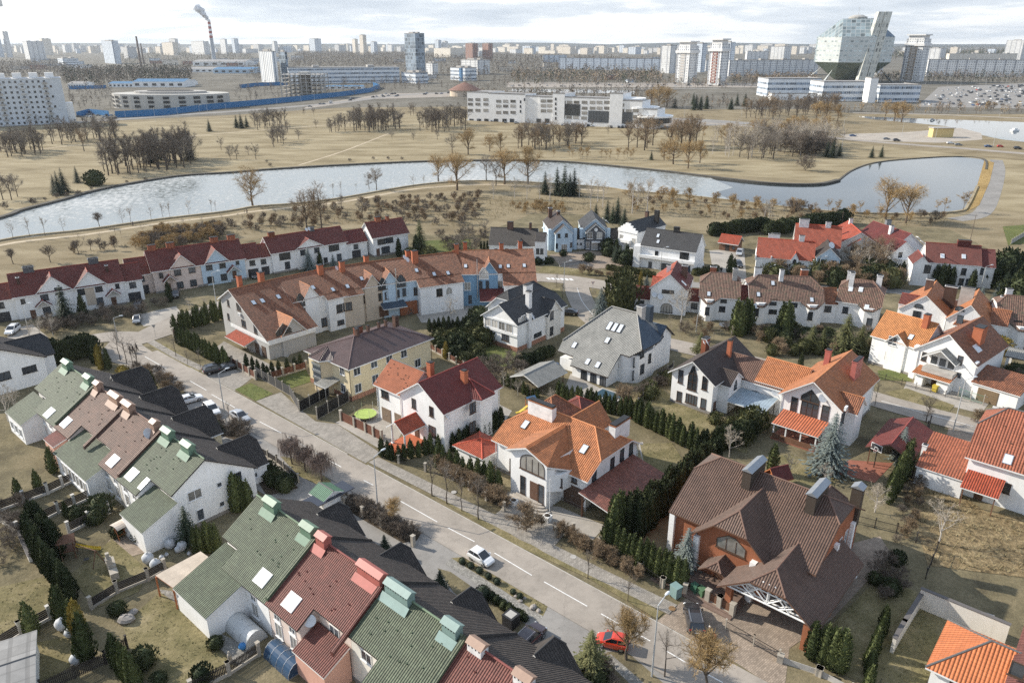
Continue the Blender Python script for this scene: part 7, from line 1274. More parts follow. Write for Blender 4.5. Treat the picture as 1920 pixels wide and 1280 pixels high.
# ---------------------------------------------------------------- fences, walls, gates
FDK=plain('dark_fence_board',(.04,.034,.03),.8,var=.3);FRED=plain('brown_fence_board',(.16,.065,.04),.75,var=.2);FGY=plain('grey_fence_sheet',(.07,.07,.072),.6);STN=plain('post_stone',(.40,.36,.30),.9,var=.2);STW=plain('post_white',(.55,.52,.47),.9,var=.2);BLK=BLACKM
def fence(label,pts,h=1.5,bay=2.6,panel=FDK,post=STN,pw=.34,style='board',base=.35,cat='fence',ph=.25,name='fence'):
 q=[P(*p) for p in pts];o=thing(name,label,cat,q[0]);o0=q[0]
 for a,b in zip(q,q[1:]):
  L_=(b-a).length;n=max(1,round(L_/bay));d=(b-a).normalized();az=math.atan2(d.y,d.x)
  for i in range(n):
   s=a+(b-a)*(i/n)-o0;e=a+(b-a)*((i+1)/n)-o0;l=(e-s).length;m=MB()
   if style == 'board':
    for k in range(max(3,int((h-base)/.22))): z=base+.05+k*(h-base-.05)/max(3,int((h-base)/.22));m.box(pw/2,l-pw/2,-.02,.02,z,z+(h-base)/max(3,int((h-base)/.22))*.8)
    m.box(pw/2,l-pw/2,-.1,.1,0,base,1)
   elif style == 'pale':
    k=int(l/.17)
    for j in range(k): x=pw/2+(l-pw)*(j+.5)/k;m.box(x-.055,x+.055,-.015,.015,base+.05,h+.06*(j % 2))
    m.box(pw/2,l-pw/2,.015,.05,base+.25,base+.33);m.box(pw/2,l-pw/2,.015,.05,h-.3,h-.22)
    if base>.1: m.box(pw/2,l-pw/2,-.1,.1,0,base,1)
   elif style == 'rail':
    k=max(3,int(l/.14))
    for j in range(k+1): x=l*j/k;m.tube((x,0,base),(x,0,h),.012,.012,4)
    m.box(0,l,-.02,.02,base,base+.05);m.box(0,l,-.02,.02,h-.06,h)
   else: m.box(pw/2,l-pw/2,-.03,.03,.05,h);m.box(pw/2,l-pw/2,-.06,.06,0,.06,1)
   m.build('panel',[panel,post],o,False,s,az)
   for c in ([s,e] if i == n-1 else [s]):
    m=MB();m.cb(0,0,0,pw,pw,h+ph);m.cb(0,0,h+ph,pw+.1,pw+.1,.08);m.build('post',post,o,False,c,az)
 return o
for lb,pts,kw in (('brown board fence with stone posts along the street before the grey end house',[(326,630),(436,685),(480,712)],dict(panel=FRED,h=1.7)),('brown board fence with stone posts at the lawn of the cream house',[(508,712),(575,692)],dict(panel=FRED,h=1.6)),('dark grey sheet fence beside the cream house drive',[(480,704),(545,742),(560,768)],dict(panel=FGY,style='sheet',h=1.9,pw=.12)),('black sheet gate fence closing the cream house drive',[(562,772),(617,742)],dict(panel=BLK,style='sheet',h=2.0,pw=.15)),('black sheet fence between the cream and the red house drives',[(595,786),(654,752)],dict(panel=BLK,style='sheet',h=2.1,pw=.15)),('brown sliding gate fence with stone posts before the red house yard',[(640,788),(665,800),(686,810),(716,826)],dict(panel=FRED,style='sheet',h=1.7,pw=.4)),('stone-posted hedge wall along the pavement by the red house',[(748,868),(850,900),(945,958)],dict(panel=BLK,style='rail',h=1.2,bay=4)),('black iron fence with pale posts beside the villa carport',[(1042,1006),(1075,1000)],dict(panel=BLK,style='rail',h=1.4)),('stone-posted low fence before the brick villa thujas',[(1124,1024),(1200,1070),(1242,1100),(1284,1112)],dict(panel=BLK,style='rail',h=1.1,pw=.5,bay=4.2)),('short stone-posted fence with gate at the brick villa steps',[(1326,1128),(1348,1140),(1372,1154)],dict(panel=WOODB,h=1.5,pw=.55,bay=2.6)),('black sliding rail gate across the brick villa court',[(1360,1180),(1412,1210),(1460,1238)],dict(panel=BLK,style='rail',h=1.2,pw=.1,bay=3)),('stone-posted low wall by the four carport thujas',[(1462,1240),(1535,1265),(1600,1300)],dict(panel=CONC,style='sheet',h=.7,pw=.6,bay=4)),('dark wooden fence between the rough plot and the ball court',[(1700,880),(1742,800)],dict(panel=FDK,h=1.8,pw=.15,post=FDK)),('dark mesh fence along the shaded villa garden',[(1600,980),(1680,1000),(1755,1035),(1735,1085)],dict(panel=FDK,style='rail',h=1.3,pw=.12,post=FDK)),('dark slat fence with white posts between the first lower left gardens',[(0,958),(90,926),(145,900)],dict(h=1.6,post=STW)),('dark slat fence with white posts below the pale wing garden',[(35,1000),(110,962),(170,935),(228,910)],dict(h=1.6,post=STW)),('dark slat fence with white posts above the barbecue garden',[(130,1000),(205,962)],dict(h=1.6,post=STW)),('dark slat fence with stone posts at the big canopy',[(172,1142),(220,1112),(278,1088),(310,1070)],dict(h=1.5,post=STN,bay=4)),('dark slat fence with white posts crossing the lowest left gardens',[(0,1215),(40,1190),(95,1160)],dict(h=1.6,post=STW,bay=3.4)),('dark paling fence in the lower left corner gardens',[(80,1300),(200,1245),(240,1215)],dict(style='pale',h=1.5,post=FDK,pw=.14,base=.05)),('dark paling fence with stone posts by the blue tub house',[(360,1300),(430,1265),(486,1228)],dict(style='pale',h=1.5)),('low dark fence with stone posts along the terrace hedge',[(648,950),(716,988),(775,1024)],dict(style='rail',panel=BLK,h=1.4,pw=.45,bay=4.5)),('wooden fence at the white gable side lane',[(470,840),(520,870),(560,905)],dict(panel=FDK,h=1.3,pw=.2)),('brown wooden fence behind the cream house',[(805,655),(870,690),(905,700)],dict(panel=FRED,h=1.4)),('low fence along the sunny lawn of the dark-roofed duplex',[(1196,760),(1240,706),(1262,690)],dict(panel=FDK,h=1.2,pw=.15)),('green mesh fence before the light orange house garage',[(1795,745),(1842,760)],dict(panel=plain('green_mesh',(.10,.24,.16),.7),style='rail',h=1.8,pw=.1)),('thin wire fence before the light orange house lawn',[(1630,705),(1690,722),(1800,752)],dict(panel=BLK,style='rail',h=1.0,pw=.08,post=FDK)),('brown gate with white posts at the right photo edge',[(1862,782),(1885,788),(1905,795),(1940,806)],dict(panel=FRED,h=1.6,pw=.8,bay=2.2,post=STW)),('low grey fence by the right meadow path',[(1895,458),(1960,420)],dict(panel=CONC,style='sheet',h=1.6,pw=.12))): fence(lb,pts,**kw)
WALLW=wallmat('boundary_render',(.66,.62,.56))
def wall(label,pts,h,w=.35,mat=WALLW):
 m=MB();q=[P(*p) for p in pts];o0=q[0]
 for a,b in zip(q,q[1:]):
  d=b-a;az=math.atan2(d.y,d.x);M=Matrix.Translation(a-o0) @ Matrix.Rotation(az,4,'Z');m.box(-w/2,d.length+w/2,-w/2,w/2,0,h,0,M);m.box(-w/2-.06,d.length+w/2+.06,-w/2-.06,w/2+.06,h,h+.09,1,M)
 return tag(m.build('boundary_wall',[mat,plain('coping',(.13,.12,.115),.9)],loc=o0),label,'wall')
wall('plain white boundary wall between the rough plot and the corner house',[(1722,1138),(1880,1205)],2.6);wall('white boundary wall running down beside the shaded villa garden',[(1722,1138),(1690,1190),(1672,1222)],2.0);wall('low pale retaining wall at the far left garden',[(0,975),(34,1000),(58,1052)],.9);wall('low concrete wall of the terrace court before the pale blue houses',[(1050,500),(1090,494),(1104,500)],.6,.4,CONC)
# ---------------------------------------------------------------- garden buildings and small things
def posts(o,pts,h,w=.14,mat=WOODB):
 for x,y in pts: m=MB();m.cb(x,y,0,w,w,h);m.build('post',mat,o)
h=House('garden_shed','little red-roofed garden shed behind the middle row',1345,468,(1386,474),cat='shed');h.vol(.5,6,0,5,2.6,4.4,'x',0,0,WOODB,R_SCAR,.5);h.door('S',0,[(3,0)],1.2,2,FDK,px=False);h.win('S',0,[(5,.9)],.8,.8,'k',1,px=False)
h=House('garage_shed','small red-roofed shed wedged between the red house and the orange villa',905,885,48.7,cat='shed');h.vol(0,5.2,0,5.6,2.5,3.5,'x',.98,.98,WHITE,R_SCAR,.4);h.door('S',0,[(2.5,0)],1,2,FW,px=False)
h=House('garden_pavilion','grey-roofed open pavilion on posts by the bare fruit trees',1000,742,48.7,cat='pavilion');h.vol(0,8,-1,5,2.4,3.6,'x',0,0,WHITE,R_GRY,.4,open_=True);posts(h.e,[(.2,-.8),(7.8,-.8),(.2,4.8),(7.8,4.8)],2.5);h.box('table',2.5,5,1,2.6,.7,.8,WOODB)
h=House('garden_shed','red hip-roofed outbuilding just behind the orange villa',1090,803,48.7,cat='shed');h.vol(0,4.8,0,4.6,2.6,4.0,'x',.98,.98,WHITE,R_RED2,.4);h.win('S',0,[(3,1)],1,1,'b',px=False)
h=House('carport','dark red sheet-roofed carport beside the striped veranda house',1612,870,48.7,cat='carport');h.vol(.8,12,-6.4,-.6,3.0,4.3,'x',0,0,WOODB,R_SCAR if 0 else R_RED,.4,open_=True,fas=FBR);posts(h.e,[(1,-6.2),(6,-6.2),(11.8,-6.2),(1,-.8),(11.8,-.8)],3.1);h.box('back_wall',11.6,11.8,-6.3,-.7,0,2.9,WOODB)
h=House('carport','grey flat-roofed carport by the right photo edge',1880,694,-41,cat='carport');h.vol(0,10,0,5.5,3.0,3.5,'x',0,0,WHITE,R_GRY,.3,open_=True,fas=FD);posts(h.e,[(.3,.3),(5,.3),(9.7,.3),(.3,5.2),(9.7,5.2)],3.1,.5,WHITE)
h=House('garden_shed','orange-roofed shelter at the right edge below the grey carport',1902,752,-41,cat='shed');h.vol(0,8,0,5,2.8,4.2,'x',0,0,WOODB,R_SCAR,.4,open_=True);posts(h.e,[(.3,.3),(7.7,.3),(.3,4.7),(7.7,4.7)],2.9)
h=House('garden_shed','small orange roof peeping at the right edge above the grey carport',1905,655,-41,cat='shed');h.vol(0,6,0,5,2.4,3.8,'x',0,0,WOODB,R_ORG,.4)
h=House('playhouse','orange wooden playhouse with a little gable roof behind the brick villa',1452,920,20,cat='playhouse');h.vol(0,2.4,0,2.2,1.9,3.0,'x',0,0,WOODO,R_MAR,.4,z0=.5,fas=WOODO);posts(h.e,[(.1,.1),(2.3,.1),(.1,2.1),(2.3,2.1)],.6);h.win('S',0,[(1.7,1.0)],.6,.6,'b',1,px=False);h.door('S',0,[(.8,.5)],.6,1.2,WOODB,px=False);h.box('porch',-.2,2.6,-.8,0,.4,.5,WOODO)
h=House('canopy','pale translucent canopy on orange timber posts in the lower left garden',336,1180,48.7,cat='canopy')
PCB=paving('polycarbonate',(.52,.44,.36),2.2,1.0,0,.04,.8);q=[h.hit(*p,'z',2.9) for p in ((325,1102),(396,1047),(376,1033),(291,1078))];h.roofpoly([q],PCB,WOODO,(),.1)
for p in q: m=MB();m.tube((p.x*.97,p.y*.97,0),(p.x*.97,p.y*.97,2.8),.1,.1,6);m.tube((p.x*.97,p.y*.97,1.9),(p.x*.85,p.y*.9,2.8),.06,.06,5);m.build('post',WOODO,h.e)
def tub(label,u,v,mat,l=5.2,r=1.5,az=48.7+90):
 o=thing('half_round_shelter',label,'shelter',P(u,v),math.radians(az));m=MB();n=12
 for i in range(n):
  a,b=math.pi*i/n,math.pi*(i+1)/n;m.poly([(0,r*math.cos(a),r*1.25*math.sin(a)),(l,r*math.cos(a),r*1.25*math.sin(a)),(l,r*math.cos(b),r*1.25*math.sin(b)),(0,r*math.cos(b),r*1.25*math.sin(b))])
 for x in (0,l): m.poly([(x,r*math.cos(math.pi*i/n),r*1.25*math.sin(math.pi*i/n)) for i in range(n+1)][::1 if x else-1])
 m.build('cover',mat,o,True);f=MB();[f.box(l*k/4-.04,l*k/4+.04,-r-.03,r+.03,0,.1) for k in range(5)];[f.tube((l*k/4,r*1.01*math.cos(math.pi*i/8),r*1.26*math.sin(math.pi*i/8)),(l*k/4,r*1.01*math.cos(math.pi*(i+1)/8),r*1.26*math.sin(math.pi*(i+1)/8)),.03,.03,4) for k in range(5) for i in range(8)];f.build('frame',STEEL,o);return o
tub('silvery half-round greenhouse against the white wall of the near green house',482,1206,plain('silver_poly',(.55,.56,.55),.25),5.6,1.3);tub('dark blue half-round pool cover beside the pink wing',560,1262,plain('blue_poly',(.04,.075,.13),.15),4.6,1.2)
FLEECE=plain('fleece',(.50,.51,.52),.9,var=.25,scale=3)
for i,(u,v,r) in enumerate(((279,1054,1.0),(293,1065,.95),(320,1026,.95),(342,1030,.9),(372,1028,1.0),(118,1178,1.0),(132,1192,.75),(42,1218,.6),(145,1242,.9),(304,1048,.45),(313,1042,.35),(355,1040,.35),(335,1034,.6))):
 m=MB();r *= .85;m.blob((0,0,r*.75),r*.85,r*.85,r*.9,12,8,.07);m.lathe([(r*.5,0),(r*.7,r*.3)],12);m.tube((0,0,r*1.6),(.02,0,r*1.78),.05,.1,6);tag(m.build('wrapped_bush',FLEECE,loc=P(u,v),smooth=True),'bush wrapped in whitish fleece in the lower left gardens','bush','fleece-wrapped bushes in the lower left gardens')
o=thing('play_frame','timber play tower with yellow slide and swing beam in the left garden','playset',P(118,1052),.4)
for x,y in ((0,0),(1.5,0),(0,1.5),(1.5,1.5)): m=MB();m.cb(x,y,0,.12,.12,2.7);m.build('post',WOODB,o)
m=MB();m.box(-.1,1.6,-.1,1.6,1.2,1.3);m.build('platform',WOODB,o);m=MB();m.poly([(-.3,-.3,2.6),(1.8,-.3,2.6),(1.8,.75,3.3),(-.3,.75,3.3)]);m.poly([(-.3,1.8,2.6),(-.3,.75,3.3),(1.8,.75,3.3),(1.8,1.8,2.6)]);m.build('roof',WOODB,o)
m=MB()
for i in range(8): t0,t1=i/8,(i+1)/8;z0,z1=1.25*(1-t0) ** 1.3+.15,1.25*(1-t1) ** 1.3+.15;a,b=(1.6+2.6*t0,.5),(1.6+2.6*t1,.5);m.poly([(a[0],.5,z0),(b[0],.5,z1),(b[0],1.05,z1),(a[0],1.05,z0)]);m.poly([(a[0],.5,z0),(a[0],.5,z0+.2),(b[0],.5,z1+.2),(b[0],.5,z1)]);m.poly([(a[0],1.05,z0),(b[0],1.05,z1),(b[0],1.05,z1+.2),(a[0],1.05,z0+.2)])
m.build('slide',plain('yellow_plastic',(.62,.45,.06),.4),o);m=MB();m.tube((1.5,0,2.2),(4.2,-2.6,2.2),.06,.06,6);m.tube((4.2,-2.6,2.2),(3.6,-3.2,0),.06,.06,6);m.tube((4.2,-2.6,2.2),(4.9,-2.3,0),.06,.06,6);m.build('swing_beam',WOODB,o)
m=MB();[m.tube((2.6+d,-1.1-d,2.2),(2.6+d,-1.1-d,.5),.012,.012,4) for d in (0,.4)];m.box(2.5,3.1,-1.6,-1.1,.45,.5);m.build('swing_seat',BLACKM,o)
o=thing('garden_swing','garden swing seat with a pale domed roof by the white wing','swing',P(232,1005),1.0);m=MB();[m.tube((x,y,0),(x,0,1.9),.06,.06,6) for x in (-.9,.9) for y in (-.6,.6)];m.build('frame',WOODO,o);m=MB()
for i in range(6): a,b=math.pi*(i+.5)/7,math.pi*(i+1.5)/7;m.poly([(-1.1,1.0*math.cos(a),1.75+.5*math.sin(a)),(1.1,1.0*math.cos(a),1.75+.5*math.sin(a)),(1.1,1.0*math.cos(b),1.75+.5*math.sin(b)),(-1.1,1.0*math.cos(b),1.75+.5*math.sin(b))])
m.build('swing_roof',plain('canvas',(.58,.50,.42),.8),o);m=MB();m.box(-.8,.8,-.3,.3,.5,.58);m.box(-.8,.8,.25,.33,.58,1.1);m.build('seat',WOODO,o)
o=thing('barbecue_fireplace','pale stone garden fireplace with stepped sides on the round patio','barbecue',P(212,1072),2.2);m=MB();m.cb(0,0,0,1.1,.9,1.2);m.cb(0,.15,1.2,.8,.6,1.0);m.cb(0,.2,2.2,.4,.4,.7);m.build('chimney',STN,o);m=MB();m.cb(-1.2,0,0,1.2,.9,.95);m.cb(1.2,0,0,1.2,.9,.95);m.cb(1.2,0,.95,1.3,1.0,.08);m.build('counter',STN,o);m=MB();m.box(-.35,.35,-.47,-.44,.5,1.1);m.build('firebox',BLACKM,o)
def tramp(label,u,v,r,rim):
 o=thing('trampoline',label,'trampoline',P(u,v));m=MB();m.lathe([(r-.3,.68),(r-.28,.72),(r,.72),(r,.66)],28);m.build('rim_pad',rim,o);m=MB();m.lathe([(r-.3,.66),(.01,.6)],24);m.build('mat',BLACKM,o);m=MB();[m.tube((r*math.cos(a),r*math.sin(a),0),(r*1.02*math.cos(a),r*1.02*math.sin(a),2.2),.03,.03,5) for a in [i*math.pi/3 for i in range(6)]];m.build('frame',STEEL,o)
tramp('round trampoline with a lime green rim in the red house yard',686,782,1.9,plain('lime_pad',(.35,.45,.12),.6));tramp('grey trampoline in the garden below the brown roofs',1360,614,1.5,METG)
o=thing('basketball_hoop','basketball hoop with a white-framed backboard over the red court','basketball hoop',P(1638,876),math.radians(-60));m=MB();m.tube((0,0,0),(0,0,3.4),.08,.07,8);m.build('pole',BLACKM,o);m=MB();z=3.0
for a in ((-.9,-.82,z,z+1.1),(.82,.9,z,z+1.1),(-.82,.82,z,z+.08),(-.82,.82,z+1.02,z+1.1),(-.3,-.24,z+.15,z+.6),(.24,.3,z+.15,z+.6),(-.24,.24,z+.54,z+.6)): m.box(a[0],a[1],-.3,-.26,a[2],a[3])
m.build('backboard_frame',FW,o);m=MB();m.box(-.82,.82,-.27,-.265,z+.08,z+1.02);m.build('backboard',plain('backboard_dark',(.06,.06,.065),.3),o);m=MB();[m.tube((.23*math.cos(i*.524),-.55+.23*math.sin(i*.524),z+.12),(.23*math.cos((i+1)*.524),-.55+.23*math.sin((i+1)*.524),z+.12),.02,.02,4) for i in range(12)];m.build('ring',REDL,o);m=MB();[m.tube((.22*math.cos(i*.785),-.55+.22*math.sin(i*.785),z+.12),(.13*math.cos(i*.785+.4),-.55+.13*math.sin(i*.785+.4),z-.3),.008,.008,3) for i in range(8)];m.build('net',FW,o)
o=thing('slide_tower','small play tower with a blue roof and yellow slide behind the orange villa','playset',P(992,772),.5);m=MB();[m.cb(x,y,0,.1,.1,2.2) for x in (0,1.2) for y in (0,1.2)];m.box(0,1.2,0,1.2,.9,1.0);m.build('frame',WOODO,o);m=MB();m.poly([(-.3,-.3,2.1),(1.5,-.3,2.1),(1.5,.6,2.7),(-.3,.6,2.7)]);m.poly([(-.3,1.5,2.1),(-.3,.6,2.7),(1.5,.6,2.7),(1.5,1.5,2.1)]);m.build('roof',plain('blue_tarp',(.10,.2,.33),.6),o);m=MB();m.box(-2.3,0,.3,.8,.1,.2);m.poly([(0,.3,1),(0,.8,1),(-1.6,.8,.2),(-1.6,.3,.2)]);m.build('slide',MATS['yellow_plastic'],o)
def binn(label,u,v,mat,s=1.0):
 o=thing('wheelie_bin',label,'bin',P(u,v)+Vector((0,0,.03)),.6);m=MB();m.prism([(-.3*s,-.35*s),(.3*s,-.35*s),(.3*s,.35*s),(-.3*s,.35*s)],.1,1.0*s);m.build('body',mat,o);m=MB();m.box(-.33*s,.33*s,-.42*s,.38*s,1.0*s,1.08*s);m.build('lid',mat,o);[MBw(o,x*s) for x in (-.28,.28)]
def MBw(o,x): m=MB();m.lathe([(.1,-.03),(.1,.03)],10);w=m.build('wheel',TYRE,o,loc=(x,.32,.1));w.rotation_euler=(0,math.pi/2,0)
GB_=plain('green_bin',(.05,.13,.08),.6);binn('pale blue-green bin on the verge by the brick villa steps',1266,1118,plain('teal_bin',(.2,.3,.29),.6),1.5);binn('dark green bin left at the brick villa steps',1302,1112,GB_,1.2);binn('lighter green bin right at the brick villa steps',1314,1118,plain('green_bin_light',(.09,.17,.09),.6),1.2);binn('green bin against the annex of the right-hand house',1780,922,GB_);binn('yellow bin by the steps of the light orange house',1752,734,plain('yellow_bin',(.5,.38,.05),.6),1.2);binn('large yellow container behind the red carport',1712,830,MATS['yellow_bin'],2.2)
for u,v,w in ((1607,1062,'upper'),(1597,1088,'lower')):
 m=MB();m.lathe([(.2,0),(.14,.15),(.2,.35),(.48,.6),(.5,.75),(.42,.75)],14);tag(m.build('flower_urn',FW,loc=P(u,v)+Vector((0,0,.02))),w+' of two white flower urns on the paving right of the brick villa','urn')
for u,v,w in ((963,946,'left'),(1026,975,'right')):
 o=thing('planter','square white planter at the %s of the round entrance steps' % w,'planter',P(u,v),.85);m=MB();m.prism([(-.5,-.5),(.5,-.5),(.5,.5),(-.5,.5)],0,.8);m.build('box',WHITE,o);m=MB();m.blob((0,0,.8),.42,.42,.12,10,5,.1);m.build('soil',plain('dark_soil',(.05,.04,.03),1),o)
for u,v,lb in ((1795,1142,'upright stone slab box on the rough plot'),(1846,1160,'long low stone bench box on the rough plot')):
 m=MB();l=1.0 if u<1800 else 1.6;m.prism([(-l/2,-.4),(l/2,-.4),(l/2,.4),(-l/2,.4)],0,.5);m.box(-l/2-.06,l/2+.06,-.46,.46,.5,.58);tag(m.build('stone_box',CONC,loc=P(u,v),rz=-.5),lb,'stone box')
for i,(u,v,r) in enumerate(((238,1164,1.0),(250,1150,.6),(976,1127,.35),(968,1119,.3),(1000,1140,.5),(1010,1146,.35),(983,1122,.28))):
 m=MB();m.blob((0,0,r*.35),r,r*.75,r*.55,10,6,.12);tag(m.build('boulder',plain('boulder_stone',(.33,.30,.27),.95,var=.3),loc=P(u,v),rz=i),'grey boulder in the '+('lower left garden bed' if u<500 else 'planted verge beside the cobbled footpath'),'boulder','boulders in the '+('left garden' if u<500 else 'verge'))
o=thing('garden_statue','pale stone garden statue on the lawn by the silvery greenhouse','statue',P(432,1240));m=MB();m.lathe([(.28,0),(.26,.3),(.16,.35),(.2,.5),(.22,.9),(.17,1.05),(.08,1.1),(.13,1.25),(.1,1.38),(.02,1.42)],12);m.build('figure',STN,o,True);m=MB();m.cb(0,0,0,.6,.6,.15);m.build('plinth',CONC,o)
m=MB();m.blob((0,0,.4),.45,.4,.42,10,7,.08);tag(m.build('ball',plain('blue_ball',(.05,.22,.5),.4),loc=P(456,1216),smooth=True),'bright blue ball-shaped bag on the paving by the greenhouse','bag')
o=thing('covered_furniture','pile of blue and white tarpaulins beside the long grey roof house','tarpaulin',P(1028,690));[(lambda m: (m.blob((x,y,.5),.9,.7,.6,9,6,.15),m.build('tarpaulin',c,o)))(MB()) for x,y,c in ((0,0,plain('white_tarp',(.6,.63,.68),.7)),(1.3,.4,plain('blue_tarp2',(.12,.2,.36),.6)),(.4,1.0,MATS['white_tarp']))]
o=thing('manhole_cover','round rusty manhole cover on the pavement by the brick villa','manhole',P(1260,1141)+Vector((0,0,.082)));m=MB();m.lathe([(.4,0),(.4,.02)],20);m.build('lid',plain('rust_iron',(.25,.15,.07),.8),o)
for u,v,lb in ((1075,1044,'round pale manhole cover on the pavement before the brown hedge'),(851,923,'round pale manhole cover on the pavement before the orange villa')): m=MB();m.lathe([(.4,.08),(.4,.1)],20);tag(m.build('manhole_cover',CONC,loc=P(u,v)),lb,'manhole')
o=thing('road_sign','triangular give-way sign at the road bend','road sign',P(1111,548),.2);m=MB();m.tube((0,0,0),(0,0,2.6),.035,.035,6);m.build('pole',STEEL,o);m=MB();m.poly([(-.45,-.04,2.9),(0,-.04,2.1),(.45,-.04,2.9)]);m.poly([(-.45,0,2.9),(.45,0,2.9),(0,0,2.1)]);m.build('plate',plain('sign_red',(.4,.05,.04),.5),o);m=MB();m.poly([(-.28,-.045,2.81),(0,-.045,2.3),(.28,-.045,2.81)]);m.build('face',FW,o)
o=thing('road_sign','triangular give-way sign at the left street junction','road sign',P(292,632),.2);m=MB();m.tube((0,0,0),(0,0,2.6),.035,.035,6);m.build('pole',STEEL,o);m=MB();m.poly([(-.45,-.04,2.9),(0,-.04,2.1),(.45,-.04,2.9)]);m.poly([(-.45,0,2.9),(.45,0,2.9),(0,0,2.1)]);m.build('plate',METG,o)
o=thing('bus_shelter_box','black box-like bin shelter with a glass lid beside the dark street roofs','bin shelter',P(958,1172),.85);m=MB();m.prism([(-.7,-.7),(.7,-.7),(.7,.7),(-.7,.7)],0,1.5);m.build('body',BLACKM,o);m=MB();m.box(-.75,.75,-.75,.75,1.5,1.58);m.box(-.5,.5,-.5,.5,1.58,1.6,1);m.build('lid',[BLACKM,GLC],o)
m=MB();m.prism([(-4,-1.4),(4,-1.4),(4,1.4),(-4,1.4)],2.2,2.32);tag(m.build('carport_roof',plain('solar_dark',(.05,.055,.07),.15),loc=f.wo(4.6,-9.8),rz=f.a),'dark glossy flat canopy between the two terraces','canopy')
h=House('carport','green sheet-roofed carport beside the dark terrace garages',618,950,48.7,cat='carport');h.vol(-1.6,1.6,-1.2,1.8,2.2,3.0,'y',0,0,WHITE,rooftile('green_sheet',(.10,.2,.13),.3,.5,var=.06,sheet=True),.2);
h=House('garage_annex','flat grey-roofed garage corner at the lower left photo edge',30,1300,30,cat='garage');h.vol(-8,2.0,-3,5,2.6,2.9,'x',0,0,WHITE,rooftile('grey_slab',(.25,.245,.24),1.6,1.6,var=.2,bump=.008),.3);h.door('S',-3,[(-2,0)],2.6,2.1,GARD,'garage_door',px=False)
# ---------------------------------------------------------------- the city behind the park
def uvbox(m,x0,x1,y0,y1,z0,z1,mi=0,top=1):
 for (a,b) in (((x0,y0),(x1,y0)),((x1,y0),(x1,y1)),((x1,y1),(x0,y1)),((x0,y1),(x0,y0))):
  l=math.dist(a,b);m.poly([(*a,z0),(*b,z0),(*b,z1),(*a,z1)],mi,[(0,z0),(l,z0),(l,z1),(0,z1)])
 m.poly([(x0,y0,z1),(x1,y0,z1),(x1,y1,z1),(x0,y1,z1)],top,[(0,0)]*4)
ROOFC=plain('flat_roof',(.30,.29,.28),.9,var=.2,scale=.2)
FAC={'white': facade('panel_white',(.76,.76,.74),(.16,.17,.19),pu=4,pv=4,strip=16,sc=(.35,.36,.38)),'beige': facade('panel_beige',(.70,.63,.53),(.16,.16,.16),pu=4,pv=4),'blue': facade('panel_blue',(.62,.68,.74),(.17,.19,.22),pu=4,pv=4,strip=18,sc=(.24,.27,.32)),'grey': facade('panel_grey',(.56,.56,.55),(.15,.15,.16),pu=4,pv=4),'glass': facade('curtain_glass',(.30,.35,.40),(.12,.15,.18),5,7,.9,.8),'brick': facade('panel_brick',(.40,.22,.16),strip=9),'stripe': facade('striped_office',(.74,.75,.75),(.12,.14,.16),7.0,60,.28,.98),'band': facade('banded_office',(.72,.75,.77),(.13,.16,.20),2.4,6.0,.9,.42),'blueg': facade('blue_glass',(.10,.24,.42),(.05,.1,.17),3,3.4,.7,.5),'cream': facade('panel_cream',(.76,.70,.60),(.18,.17,.16),pu=4,pv=4)}
def slab(label,u0,u1,vb,vt,dep,mat,vb2=None,name='apartment_block',group=None,boxes=2,cat='building',corner=None):
 a,b=P(u0,vb),P(u1,vb if vb2 is None else vb2);d=b-a;l=d.length;az=math.atan2(d.y,d.x);hgt=ztop(a,vt);m=MB()
 if corner is not None: az=math.radians(40);dep=l*corner/math.sin(az);a=a.lerp(b,corner);l *= (1-corner)/math.cos(az)   # seen on its corner: sunny left side, shaded right side
 uvbox(m,0,l,0,dep,0,hgt);m.box(0,l,-.2,0,hgt-.1,hgt+.8,1);m.box(-.2,0,0,dep,hgt-.1,hgt+.8,1);m.box(l,l+.2,0,dep,hgt-.1,hgt+.8,1)
 for i in range(boxes): x=l*(i+.5)/boxes;w=min(5,l*.12);uvbox(m,x-w,x+w,dep*.3,dep*.7,hgt,hgt+3.2,2,1)
 return tag(m.build(name,[FAC[mat] if isinstance(mat,str) else mat,ROOFC,CONC],loc=a,rz=az),label,cat,group)
